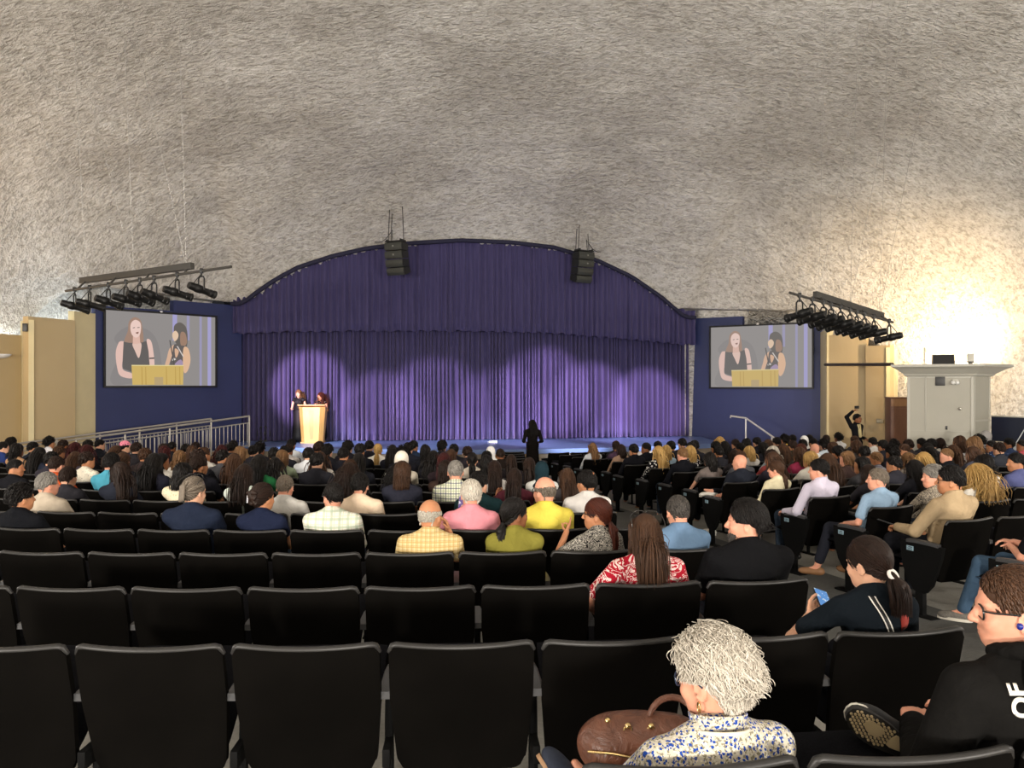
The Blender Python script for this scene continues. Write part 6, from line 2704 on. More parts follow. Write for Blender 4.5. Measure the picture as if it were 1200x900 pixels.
BARS = []
def build_light_bars():
    steel = plain('bar_grey_paint', hexc('3a3835'), 0.5)
    wire = plain('hanger_wire', (0.35, 0.34, 0.32), 0.4, 0.6)
    specs = [
        dict(p0=at(77, 341, 15.6), p1=at(271, 312.5, 13.6), b0=at(95, 329, 15.75), b1=at(225.5, 311.5, 14.1), n=[87.5, 105, 127, 147.6, 164, 180.6, 207.6, 236], tgt=(3.0, 25.5, 1.0), nm='left', side=1),
        dict(p0=at(925.5, 343, 13.6), p1=at(1046, 377.5, 15.8), b0=at(955, 345, 14.4), b1=at(1034, 370, 15.9), n=[937, 952, 965, 974, 985, 996, 1004, 1013, 1024, 1042], tgt=(-3.5, 25.0, 1.0), nm='right', side=-1)]
    for S in specs:
        p0, p1, b0, b1 = S['p0'], S['p1'], S['b0'], S['b1']
        root = empty('lighting_bar', p0)
        tag(root, 'grey box beam and pipe rigged under the dome %s of the stage' % S['nm'], 'lighting bar')
        mb = MB()
        d = (b1 - b0)
        x = d.normalized()
        y = Vector((-x.y, x.x, 0)).normalized()
        z = x.cross(y)
        mm = Matrix((x, y, z)).transposed()
        mb.box((b0 + b1) / 2 - p0, (d.length, 0.09, 0.12), mm, 0.006)
        mb.build('box_beam', steel, root)
        mb = MB()
        mb.tube([Vector((0, 0, 0)), p1 - p0], 0.026, 8)
        mb.build('pipe', steel, root)
        for t in (0.06, 0.35, 0.65, 0.96):
            q = b0 + d * t
            # nearest on the pipe
            pd = (p1 - p0)
            u = max(0, min(1, (q - p0).dot(pd) / pd.dot(pd)))
            e = p0 + pd * u
            mb = MB()
            mb.box((q + e) / 2 - p0, (0.03, 0.03, max(0.05, (q - e).length)), (q - e).to_track_quat('Z', 'Y').to_matrix())
            mb.build('hanger_strap', steel, root)
        mb = MB()
        for t in (0.05, 0.5, 0.95):
            q = b0 + d * t
            for dx in (-0.5, 0.5):
                x_, y_ = q.x + dx + 0.4 * S['side'] * -1, q.y - 0.6
                mb.tube([q - p0, Vector((x_, y_, dome_z(x_, y_) + 0.03)) - p0], 0.0035, 5)
        mb.build('hanger_wire', wire, root)
        m = []
        for k, px in enumerate(S['n']):
            # point of the pipe seen in this column
            a, b = p0, p1
            mm_ = (px - 600) / F
            t = (mm_ * a.y - a.x) / ((b.x - a.x) - mm_ * (b.y - a.y))
            q = a.lerp(b, t)
            r = random.Random(k * 7 + len(S['nm']))
            tg = Vector(S['tgt']) + Vector((r.uniform(-2.5, 2.5), r.uniform(-1, 1), r.uniform(-1.0, 0.5)))
            fixture(q, tg, k, S['side'], 'black stage spotlight, %s from the left on the %s hanging bar' % (ordn(k + 1), S['nm']))
            m.append((q, tg))
        BARS.append(m)

def build_lectern():
    wood = wood_mat('lectern_oak', (0.50, 0.27, 0.075), (0.66, 0.40, 0.13), 0.45)
    dark = wood_mat('lectern_inlay', (0.42, 0.2, 0.06), (0.55, 0.3, 0.1), 0.4)
    q = at(366, 519, 23.95)
    root = empty('lectern', (q.x, q.y, STAGE_Z), R(4))
    tag(root, 'golden oak lectern with dark centre strip on the left of the stage', 'lectern')
    H = 1.16
    wb, wt = 0.325, 0.405
    mb = MB()
    pl = [(-wb, -0.02), (-wb * 0.66, -0.16), (wb * 0.66, -0.16), (wb, -0.02), (wb, 0.30), (-wb, 0.30)]
    pt = [(-wt, -0.02), (-wt * 0.66, -0.18), (wt * 0.66, -0.18), (wt, -0.02), (wt, 0.36), (-wt, 0.36)]
    n = 6
    zt = [H - 0.03, H - 0.04, H - 0.04, H - 0.03, H - 0.12, H - 0.12]
    mb.add([(x, y, 0) for x, y in pl] + [(x, y, z) for (x, y), z in zip(pt, zt)], [(i, (i + 1) % n, n + (i + 1) % n, n + i) for i in range(n)] + [tuple(reversed(range(n))), tuple(n + i for i in range(n))])
    mb.build('body', wood, root, smooth=False)
    mb = MB()
    mb.add([(-0.055, -0.168, 0.12), (0.055, -0.168, 0.12), (0.062, -0.187, H - 0.14), (-0.062, -0.187, H - 0.14), (-0.055, -0.15, 0.12), (0.055, -0.15, 0.12), (0.062, -0.17, H - 0.14), (-0.062, -0.17, H - 0.14)],
           [(0, 1, 2, 3), (4, 7, 6, 5), (0, 4, 5, 1), (1, 5, 6, 2), (2, 6, 7, 3), (3, 7, 4, 0)])
    mb.build('inlay_strip', dark, root, smooth=False)
    mb = MB()
    k = Matrix.Rotation(R(-12), 3, 'X')
    mb.box((0, 0.08, H - 0.03), (wt * 2.06, 0.56, 0.035), k, 0.008)
    mb.build('reading_desk', wood, root)
    mb = MB()
    mb.tube([(0.18, -0.08, H), (0.17, 0.0, H + 0.12), (0.12, 0.16, H + 0.24)], 0.006, 6)
    mb.tube([(0.12, 0.16, H + 0.24), (0.108, 0.20, H + 0.265)], [0.016, 0.018], 8)
    mb.build('microphone', plain('mic_black', (0.01, 0.01, 0.01), 0.5), root)
    mb = MB()
    mb.box((0, 0.12, 0.02), (wb * 2.1, 0.5, 0.04), bev=0.006)
    mb.build('plinth', wood, root)

def build_ramp():
    metal = plain('rail_aluminium', (0.36, 0.34, 0.31), 0.4, 0.35)
    wood = wood_mat('ramp_wood', (0.30, 0.17, 0.075), (0.45, 0.28, 0.13))
    A0, A1 = Vector((-7.42, 21.75)), Vector((-11.2, 17.6))
    d = (A1 - A0).normalized()
    nb = Vector((-d.y, d.x)) * -1          # towards the wall (further away)
    if nb.y < 0:
        nb = -nb
    L = (A1 - A0).length
    def deck(t):
        p = A0 + d * (L * t)
        return STAGE_Z + (floor_z(p.y) + 0.02 - STAGE_Z) * t
    root = empty('access_ramp', (0, 0, 0))
    tag(root, 'wooden access ramp rising along the left wall to the stage', 'ramp')
    mb = MB()
    n = 12
    wd = 1.0
    vs, fs = [], []
    for i in range(n + 1):
        t = i / n
        p = A0 + d * (L * t)
        q = p + nb * wd
        for (a, z) in ((p, deck(t)), (q, deck(t)), (q, floor_z(q.y) - 0.02), (p, floor_z(p.y) - 0.02)):
            vs.append((a.x, a.y, z))
    for i in range(n):
        for j in range(4):
            fs.append((i * 4 + j, i * 4 + (j + 1) % 4, i * 4 + 4 + (j + 1) % 4, i * 4 + 4 + j))
    fs += [(0, 1, 2, 3), tuple(n * 4 + j for j in (3, 2, 1, 0))]
    mb.add(vs, fs)
    mb.build('ramp_deck', wood, root, smooth=False)
    for side, (off, t0, lab) in enumerate(((0.04, 0.0, 'front'), (wd - 0.05, 0.12, 'rear'))):
        r = empty('ramp_railing', (0, 0, 0))
        tag(r, 'grey metal railing with close balusters along the %s of the ramp' % ('front edge' if side == 0 else 'wall side'), 'railing')
        def P(t, h):
            p = A0 + d * (L * t) + nb * off
            return Vector((p.x, p.y, deck(t) + h))
        mb = MB()
        mb.tube([P(t0, 0.93), P(1, 0.93)], 0.026, 8)
        mb.build('handrail', metal, r)
        mb = MB()
        for h in (0.74, 0.10):
            mb.tube([P(t0, h), P(1, h)], 0.018, 6)
        mb.build('rail', metal, r)
        npost = 6
        for k in range(npost):
            t = t0 + (1 - t0) * k / (npost - 1)
            mb = MB()
            mb.tube([P(t, -0.02), P(t, 0.93)], 0.026, 8)
            mb.build('post', metal, r)
        nbl = 48
        for k in range(nbl):
            t = t0 + (1 - t0) * (k + 0.5) / nbl
            mb = MB()
            mb.tube([P(t, 0.10), P(t, 0.74)], 0.009, 5)
            mb.build('baluster', metal, r)
    # handrail of the stairs on the right
    r = empty('stair_handrail', (0, 0, 0))
    tag(r, 'sloping metal handrail at the right end of the stage', 'handrail')
    q0, q1 = at(856, 487.5, 22.6), at(874, 490, 22.5)
    q2 = at(907, 513, 21.6)
    mb = MB()
    mb.tube([q0 + Vector((0, 0, -0.06)), q0, q1, q2, q2 + Vector((0.03, -0.05, -0.1))], 0.026, 8)
    mb.build('handrail', plain('rail_light', (0.62, 0.6, 0.58), 0.35, 0.3), r)
    for q in (q1, q1.lerp(q2, 0.93)):
        mb = MB()
        mb.tube([Vector((q.x, q.y, 0.0)), q], 0.024, 8)
        mb.box((q.x, q.y, 0.008), (0.12, 0.12, 0.016))
        mb.build('post', plain('rail_light', (0.62, 0.6, 0.58), 0.35, 0.3), r)

def build_booth():
    white = plain('booth_white_paint', hexc('a8a599'), 0.55, nscale=2, namp=0.03)
    trim = plain('booth_trim_paint', hexc('b6b4aa'), 0.5)
    blackm = plain('booth_black', (0.012, 0.012, 0.012), 0.4)
    def W(px, d):
        return Vector(((px - 600) / F * d, d))
    P0, P1, P2 = W(1063, 18.9), W(1141, 18.2), W(1160, 18.75)
    P3 = P2 + (P0 - P1).normalized() * 1.75
    root = empty('control_booth', (P1.x, P1.y, floor_z(18.5)))
    tag(root, 'small white panelled booth with flared cornice at the right side of the hall', 'booth')
    o = Vector((P1.x, P1.y, floor_z(18.5)))
    ztop = at(1141, 441, 18.2).z
    poly = [P0, P1, P2, P3]
    mb = MB()
    mb.prism([(p.x - o.x, p.y - o.y) for p in poly], ztop + 0.05 - o.z, None)
    mb.build('walls', white, root, smooth=False)
    # cornice: flaring stack
    c = sum(poly, Vector((0, 0))) / 4
    mb = MB()
    prof = [(0.03, 0.0), (0.06, 0.02), (0.08, 0.06), (0.22, 0.17), (0.30, 0.22), (0.34, 0.23), (0.34, 0.29), (0.0, 0.30)]
    rings = []
    for e, h in prof:
        ring = []
        n = len(poly)
        for i in range(n):
            p = poly[i]
            a = (poly[i] - poly[i - 1]).normalized()
            b = (poly[(i + 1) % n] - poly[i]).normalized()
            na, nb_ = Vector((a.y, -a.x)), Vector((b.y, -b.x))
            bis = (na + nb_)
            bis = bis / max(bis.dot(na), 0.3) / 1.0
            q = p + bis * e
            ring.append((q.x - o.x, q.y - o.y, ztop - o.z + h))
        rings.append(ring)
    vs = [p for r_ in rings for p in r_]
    fs = [(k * 4 + j, k * 4 + (j + 1) % 4, k * 4 + 4 + (j + 1) % 4, k * 4 + 4 + j) for k in range(len(prof) - 1) for j in range(4)]
    fs += [(3, 2, 1, 0), tuple((len(prof) - 1) * 4 + j for j in range(4))]
    mb.add(vs, fs)
    mb.build('cornice', trim, root, smooth=False)
    d = (P1 - P0).normalized()
    nrm = Vector((d.y, -d.x))
    ang = math.atan2(d.y, d.x)
    L = (P1 - P0).length
    def F0(px, py, off=0.0):
        m = (px - 600) / F
        q0 = P0 + nrm * off
        t = (m * q0.y - q0.x) / (d.x - m * d.y)
        p = q0 + d * t
        return Vector((p.x - o.x, p.y - o.y, CAMZ - (py - 450) / F * p.y - o.z))
    def slab(px0, py0, px1, py1, th, mat, name, bev=0.004, off=None):
        a, b = F0(px0, py0, 0), F0(px1, py1, 0)
        cc = (a + b) / 2 + Vector((nrm.x, nrm.y, 0)) * (th / 2 - 0.004 if off is None else off)
        w = (Vector((b.x, b.y)) - Vector((a.x, a.y))).length
        mb = MB()
        mb.box(cc, (w, th, abs(a.z - b.z)), ang, bev)
        return mb.build(name, mat, root)
    # mouldings, door leaf and its hardware
    mb = MB()
    for (a, b, c_, e) in ((1063, 441, 1066.5, 530), (1084.2, 441, 1085.4, 505), (1137.5, 441, 1141, 530), (1066, 504, 1138, 506), (1066, 441, 1138, 443)):
        pa, pb = F0(a, b), F0(c_, e)
        mb.box((pa + pb) / 2 + Vector((nrm.x, nrm.y, 0)) * 0.008, ((Vector((pb.x, pb.y)) - Vector((pa.x, pa.y))).length, 0.024, abs(pa.z - pb.z)), ang, 0.004)
    mb.build('moulding', trim, root)
    slab(1096, 441.5, 1107.5, 452, 0.03, blackm, 'vent')
    e = slab(1116, 444, 1123.5, 447, 0.06, trim, 'emergency_light')
    for px in (1117, 1122):
        q = F0(px, 448.5) + Vector((nrm.x, nrm.y, 0)) * 0.08
        mb = MB()
        mb.ico(q, 0.05, 2)
        mb.build('lamp_head', plain('lamp_head_white', hexc('e8e8e4'), 0.3), e)
    q = F0(1125, 479) + Vector((nrm.x, nrm.y, 0)) * 0.04
    mb = MB()
    mb.ico(q, 0.045, 2)
    mb.tube([q, q - Vector((nrm.x, nrm.y, 0)) * 0.05], 0.02, 8)
    mb.build('door_knob', plain('knob_steel', (0.7, 0.68, 0.62), 0.2, 0.8), root)
    slab(1107.8, 499, 1110.5, 503.5, 0.02, blackm, 'door_lock')
    # second face trims
    d2 = (P2 - P1).normalized()
    n2 = Vector((d2.y, -d2.x))
    mb = MB()
    Lp = (P2 - P1).length
    for (t, w) in ((0.04, 0.05), (0.96, 0.05)):
        p = P1 + d2 * (Lp * t) + n2 * 0.008
        mb.box((p.x - o.x, p.y - o.y, (ztop - o.z) / 2), (w, 0.02, ztop - o.z), math.atan2(d2.y, d2.x), 0.003)
    for z in (0.5, 1.55):
        p = P1 + d2 * (Lp * 0.5) + n2 * 0.008
        mb.box((p.x - o.x, p.y - o.y, z), (Lp, 0.02, 0.04), math.atan2(d2.y, d2.x), 0.003)
    mb.build('moulding', trim, root)
    # things standing on the roof
    zr = ztop + 0.30
    q = P0.lerp(P1, 0.55) - nrm * 0.35
    r = empty('stage_monitor', (q.x, q.y, zr), ang + R(4))
    tag(r, 'dark slanted wedge speaker lying on the white booth roof', 'speaker')
    mb = MB()
    m = Matrix(((0, 0, 1, -0.24), (1, 0, 0, 0), (0, 1, 0, 0), (0, 0, 0, 1)))
    mb.prism([(-0.16, 0), (0.16, 0), (0.16, 0.10), (0.02, 0.24), (-0.02, 0.24)], 0.48, m)
    mb.build('cabinet', plain('wedge_grey', (0.09, 0.088, 0.085), 0.5), r, smooth=False)
    mb = MB()
    mb.add([(-0.22, -0.163, 0.01), (0.22, -0.163, 0.01), (0.21, -0.035, 0.225), (-0.21, -0.035, 0.225)], [(0, 1, 2, 3)])
    mb.build('grille', plain('wedge_grille', (0.02, 0.02, 0.02), 0.7), r, smooth=False)
    q = P0.lerp(P1, 0.96) - nrm * 0.3
    r = empty('floodlight', (q.x, q.y, zr), ang)
    tag(r, 'small pale floodlight box on the booth roof, right of the wedge', 'floodlight')
    mb = MB()
    mb.box((0, 0, 0.14), (0.15, 0.12, 0.2), Matrix.Rotation(R(-18), 3, 'X'), 0.012)
    mb.build('housing', plain('flood_white', hexc('c9c6bb'), 0.5), r)
    mb = MB()
    mb.box((0, 0, 0.02), (0.1, 0.1, 0.04), bev=0.005)
    mb.build('bracket', blackm, r)
    # pole at the booth's back
    q = P0.lerp(P1, 0.26) - nrm * 0.3
    mb = MB()
    mb.tube([(q.x, q.y, zr - 0.005), (q.x, q.y, zr + 0.42)], 0.018, 8)
    mb.lathe([(0.05, 0), (0.05, 0.02)], 10, Matrix.Translation((q.x, q.y, zr)))
    tag(mb.build('antenna_pole', trim), 'thin upright white pole on the booth roof', 'pole')
    # dark pipe between the tan panel and the booth
    a, b = at(967, 427.3, 23.6), at(1046, 427, 19.3)
    mb = MB()
    mb.tube([a, b], 0.045, 8)
    tag(mb.build('cross_pipe', plain('pipe_dark', (0.05, 0.035, 0.025), 0.5)), 'dark horizontal pipe from the tan wall panel to the booth cornice', 'pipe')
    # brown wooden cabinet beside the booth
    p = at(1053.5, 517, 20.6)
    zt = at(1053, 466.5, 20.6).z
    z0 = floor_z(20.6)
    r = empty('wooden_cabinet', (p.x, p.y, z0), R(-10))
    tag(r, 'tall brown wooden cabinet standing between tan wall and booth', 'cabinet')
    mb = MB()
    mb.box((0, 0.25, (zt - z0) / 2), (0.42, 0.5, zt - z0), bev=0.006)
    mb.build('body', wood_mat('cabinet_brown', (0.13, 0.055, 0.03), (0.2, 0.09, 0.05)), r)
    mb = MB()
    mb.box((0, -0.005, zt - z0 - 0.12), (0.40, 0.02, 0.2), bev=0.004)
    mb.build('top_panel', wood_mat('cabinet_lighter', (0.28, 0.14, 0.06), (0.36, 0.19, 0.09)), r)
    mb = MB()
    mb.box((0, -0.005, (zt - z0 - 0.26) / 2 + .01), (0.40, 0.02, zt - z0 - 0.3), bev=0.004)
    mb.build('door', wood_mat('cabinet_brown', (0.13, 0.055, 0.03), (0.2, 0.09, 0.05)), r)
    mb = MB()
    mb.box((0, 0.25, zt - z0 + 0.012), (0.46, 0.54, 0.024), bev=0.005)
    mb.build('top', wood_mat('cabinet_brown', (0.13, 0.055, 0.03), (0.2, 0.09, 0.05)), r)
    # framed notice on the tan panel
    q = at(1030.5, 493.5, 22.15)
    mb = MB()
    dd = math.atan2(-0.7, 0.9 * 0.74)
    r = empty('thermostat_box', q, math.atan2(22.0 - 22.7, W(1043, 22.0).x - W(1014.5, 22.7).x))
    tag(r, 'small grey framed box on the narrow tan wall panel', 'wall box')
    mb.box((0, 0.02, 0), (0.19, 0.06, 0.13), bev=0.01)
    mb.build('box', plain('box_grey', hexc('8d8672'), 0.5), r)
    mb = MB()
    mb.box((0, -0.012, 0), (0.14, 0.012, 0.085), bev=0.003)
    mb.build('cover', plain('cover_pale', hexc('b5ae98'), 0.4), r)
    # dark panelled low wall right of the booth
    p0, p1 = W(1161, 19.0), W(1235, 17.6)
    navy = plain('dark_navy_panel', hexc('1c2336'), 0.35)
    z0, z1 = at(1180, 518, 18.6).z, at(1180, 489, 18.6).z
    r = empty('dark_panel', (p0.x, p0.y, 0), math.atan2(p1.y - p0.y, p1.x - p0.x))
    tag(r, 'dark navy panel with pale ledge at the right edge, beyond the booth', 'panel')
    Lw = (p1 - p0).length
    fz = floor_z(18.5)
    mb = MB()
    mb.box((Lw / 2, 0.05, (z0 + z1) / 2), (Lw, 0.06, z1 - z0), bev=0.004)
    mb.build('board', navy, r)
    mb = MB()
    mb.box((Lw / 2, 0.02, z0 - 0.04), (Lw + 0.04, 0.16, 0.06), bev=0.006)
    mb.box((Lw / 2, 0.05, z1 + 0.015), (Lw + 0.02, 0.08, 0.03), bev=0.004)
    mb.build('ledge', trim, r)
    mb = MB()
    mb.box((Lw / 2, 0.06, (z0 - 0.07 + fz) / 2 - 0.05), (Lw, 0.10, z0 - 0.07 - fz + 0.1))
    mb.build('plinth', plain('plinth_pale', hexc('b9bcc0'), 0.6), r)
    mb = MB()
    mb.tube([(Lw * 0.42, 0.012, z0), (Lw * 0.55, 0.008, (z0 + z1) / 2 + 0.03), (Lw * 0.75, 0.012, z1 + 0.1)], 0.012, 6)
    mb.build('cable', plain('cable_white', hexc('c9ccd0'), 0.5), r)
    # sconce on the far left panel
    q = at(2, 415, 18.55)
    r = empty('wall_sconce', (q.x, q.y - 0.02, q.z), R(43))
    tag(r, 'pale half-bowl wall lamp at the left edge of the photo', 'wall lamp')
    mb = MB()
    def fn(u, v):
        t = math.pi * u
        rr = 0.22 * math.sqrt(max(0, 1 - (1 - v) ** 2)) if v < 1 else 0.22
        return Vector((rr * math.cos(t), -rr * math.sin(t) * 0.8, -0.10 * (1 - v)))
    mb.grid(fn, 17, 8)
    s = mb.build('bowl', plain('sconce_glass', hexc('d9dadb'), 0.3), r)
    s.modifiers.new('thick', 'SOLIDIFY').thickness = 0.01
    mb = MB()
    mb.box((0, 0.02, -0.05), (0.2, 0.05, 0.1), bev=0.01)
    mb.build('backplate', trim, r)
    # black loudspeaker edge on top of the left panel
    q = at(31, 384, 18.9)
    mb = MB()
    mb.box((q.x, q.y - 0.05, q.z), (0.10, 0.12, 0.2), R(20), 0.01)
    tag(mb.build('small_loudspeaker', blackm), 'tiny black loudspeaker on the edge of the tall left tan panel', 'speaker')
    # paper scrap and floor monitor on stage
    q = at(577, 519.5, 24.0)
    mb = MB()
    mb.box((q.x, q.y, STAGE_Z + 0.03), (0.24, 0.20, 0.04), R(20), 0.006)
    mb.box((q.x + 0.02, q.y, STAGE_Z + 0.055), (0.20, 0.16, 0.03), R(35), 0.006)
    tag(mb.build('paper_stack', plain('paper_white', (0.85, 0.85, 0.85), 0.6)), 'white folded papers lying on the stage floor near its centre', 'paper')
    q = at(309, 511, 24.6)
    r = empty('stage_floor_fan', (q.x, q.y, STAGE_Z))
    tag(r, 'small dark round fan on the stage floor by the left curtain edge', 'fan')
    mb = MB()
    mb.tube([(0.20 * math.cos(t), 0, 0.26 + 0.22 * math.sin(t)) for t in np.arange(0, 6.2, 0.35)], 0.018, 6, closed=True)
    for t in np.arange(0, 3.1, 0.5):
        mb.tube([(0.2 * math.cos(t), 0.0, 0.26 + 0.22 * math.sin(t)), (-0.2 * math.cos(t), 0.0, 0.26 - 0.22 * math.sin(t))], 0.007, 5)
    mb.build('cage', blackm, r)
    mb = MB()
    mb.box((0, 0, 0.015), (0.26, 0.2, 0.03), bev=0.008)
    mb.tube([(0, 0.05, 0.02), (0, 0.05, 0.26)], 0.02, 6)
    mb.lathe([(0.05, -0.03), (0.05, 0.05)], 12, Matrix.Translation((0, 0.03, 0.26)) @ Matrix.Rotation(R(90), 4, 'X'))
    mb.build('base', blackm, r)
# ---------------------------------------------------------------- people standing, and the two nearest
class StandPose(Pose):
    def __init__(self, sex='f', build=1.0, yaw=0, pitch=0, hands=None, stride=0.0, k=1.0):
        super().__init__(sex, build, yaw, pitch)
        z = lambda v: v * k
        self.pelvis = V3(0, 0, z(.93))
        self.waist = V3(0, 0, z(1.07))
        self.chest = V3(0, -0.01, z(1.23))
        self.neck0 = V3(0, -0.015, z(1.375))
        self.neck1 = V3(0, 0.0, z(1.45))
        self.head = V3(0, 0.02, z(1.525))
        sh = self.sh
        self.tw = V3(1, 0, 0)
        self.shoulder = [V3(-sh, -0.015, z(1.315)), V3(sh, -0.015, z(1.315))]
        if hands is None:
            hands = [V3(-0.25, 0.08, z(.80)), V3(0.25, 0.08, z(.80))]
        self.hand = [np.array(h, float) for h in hands]
        self.elbow, self.wrist = [], []
        for i in (0, 1):
            sx = -1 if i == 0 else 1
            e, w = ik(self.shoulder[i], self.hand[i], .28 * k, .25 * k, V3(sx * 0.22, -0.8, -0.3))
            self.elbow.append(e)
            self.wrist.append(w)
        self.hip = [V3(-.085, 0, z(.90)), V3(.085, 0, z(.90))]
        self.knee = [V3(-.10, 0.02 + stride, z(.48)), V3(.10, 0.02 - stride, z(.48))]
        self.ankle = [V3(-.10, stride, .085), V3(.10, -stride, .085)]
        self.toe = [V3(-.12, .15 + stride, .035), V3(.12, .15 - stride, .035)]

def dress_sdf(p, hem=0.06, r=0.20, r0=0.15):
    S = Sdf()
    S.ell(p.pelvis + V3(0, 0, .02), (0.165, 0.125, 0.13), 0.05)
    S.cap(p.pelvis, V3(0, 0.0, hem + r * 0.7), r0, r, 0.06)
    S.cut_plane((0, 0, hem), (0, 0, -1))
    return S

def standing(loc, rz, pose, hair, hcol, skin_, top, sleeve, low, lowname, label, vox=0.011, shoe=None, collar=False, hands=True, palms=None, glasses=False):
    p, q = body_sdf(pose, True, hands, palms=palms).mesh(vox)
    root = link('person', np_mesh('person', p, q, skin(skin_)), None, loc, rz)
    p, q = shirt_sdf(pose, sleeve, collar=collar).mesh(0.011)
    link('shirt', np_mesh('shirt', p, q, top), root)
    if lowname == 'dress_skirt':
        p, q = dress_sdf(pose).mesh(0.013)
    else:
        S = trousers_sdf(pose)
        p, q = S.mesh(0.011)
    link(lowname, np_mesh(lowname, p, q, low), root)
    hair_object(hair, hcol, pose, root, 1)
    if shoe:
        shoes(pose, root, shoe)
    if glasses:
        glasses_object(pose, root)
    tag(root, label, 'person')
    return root

def build_standing():
    seq = plain('black_sequins', (0.008, 0.008, 0.009), 0.6, nscale=120, namp=0.8, bump=0.6, spec=0.25)
    # two presenters behind the lectern
    q = at(350, 518, 24.25)
    k = 1.02
    p = StandPose('f', 0.95, -12, 14, [(-0.22, 0.20, 0.98), (0.16, 0.26, 1.08)], k=k)
    standing((q.x, q.y, STAGE_Z), R(180), p, 'long', 'lightbrown', 'fair', seq, 'none', seq, 'dress_skirt', 'person in long black sequined dress at the lectern, light brown hair', shoe=plain('shoe_black', (0.012, 0.012, 0.012), 0.4))
    q = at(376, 518, 24.35)
    p = StandPose('f', 0.92, -35, 6, [(-0.16, 0.22, 1.05), (0.16, 0.25, 1.10)], k=0.96)
    standing((q.x, q.y, STAGE_Z), R(170), p, 'longwave', 'auburn', 'tan', floral('evening_print', '1a1014', [('c98a4a', 0.25, 1.0, 0.8), ('d8c8c0', 0.16, 1.3, 0.5)], 26), 'none', cloth('black_skirt', '101012'), 'dress_skirt',
             'person with auburn hair in dark printed dress at the right of the lectern', shoe=plain('shoe_black', (0.012, 0.012, 0.012), 0.4))
    # woman with long black hair before the stage
    q = at(624, 560, 20.2)
    p = StandPose('f', 1.05, 12, 4, [(-0.20, 0.14, 0.98), (0.20, 0.14, 0.96)], k=0.95)
    blk = cloth('black_coat', '14110f')
    r = standing((q.x, 20.2, floor_z(20.2)), R(4), p, 'long', K, 'tan', blk, 'long', blk, 'dress_skirt', 'person with long black hair in long black coat standing before the stage', shoe=plain('shoe_black', (0.012, 0.012, 0.012), 0.4))
    # man holding a phone high by the right wall
    q = at(1004, 486, 20.4)
    fz = floor_z(20.4)
    p = StandPose('m', 1.0, 20, -6, [(-0.10, 0.20, 1.06), (0.32, 0.16, 1.80)], k=1.05)
    r = standing((q.x, 20.4, fz), R(205), p, 'short', K, 'brown', cloth('black_jacket', '18181b'), 'long', cloth('black_trousers', '101114'), 'trousers', 'person in black jacket by the tan wall holding a phone overhead', shoe=plain('shoe_black', (0.012, 0.012, 0.012), 0.4), collar=True, glasses=True)
    S = Sdf().cap(p.neck0 + V3(-.035, .085, -.02), p.waist + V3(-0.012, .115, 0), 0.022, 0.03).cap(p.neck0 + V3(.035, .085, -.02), p.waist + V3(0.012, .115, 0), 0.022, 0.03)
    a, b = S.mesh(0.009)
    link('scarf', np_mesh('scarf', a, b, cloth('scarf_cream', 'c8b88a')), r)
    w = p.wrist[1]
    mw = Matrix.Translation((q.x, 20.4, fz)) @ Matrix.Rotation(R(205), 4, 'Z')
    d = p.wrist[1] - p.elbow[1]
    d = d / np.linalg.norm(d)
    c = mw @ Vector(w + d * 0.11 + V3(0, 0.03, 0.03))
    mb = MB()
    mb.box((0, 0, 0), (0.15, 0.009, 0.075), bev=0.003)
    o = mb.build('smartphone', plain('phone_case', (0.012, 0.012, 0.013), 0.3), None, c, R(200))
    tag(o, 'phone held overhead by the person in black jacket near the tan wall', 'phone')
    mb = MB()
    mb.box((0, -0.005, 0), (0.14, 0.001, 0.068))
    mb.build('screen', plain('phone_glass', (0.02, 0.02, 0.025), 0.08), o)
    # figure in a grey headscarf by the booth
    q = at(1156, 507, 16.9)
    p = StandPose('f', 0.9, 35, 0, k=0.80)
    fz = floor_z(q.y)
    a, b = body_sdf(p, False, False).mesh(0.012)
    r = link('person', np_mesh('person', a, b, skin('tan')), None, (q.x, q.y, fz), R(20))
    a, b = shirt_sdf(p, 'long').mesh(0.012)
    link('shirt', np_mesh('shirt', a, b, cloth('grey_robe', '8a8a8e')), r)
    a, b = dress_sdf(p).mesh(0.014)
    link('dress_skirt', np_mesh('dress_skirt', a, b, cloth('grey_robe', '8a8a8e')), r)
    a, b = hijab_mesh()
    h = link('headscarf', np_mesh('headscarf', a, b, cloth('grey_scarf', '9a9694')), r)
    place_head(h, p)
    tag(r, 'person in grey headscarf standing right beside the white booth', 'person')

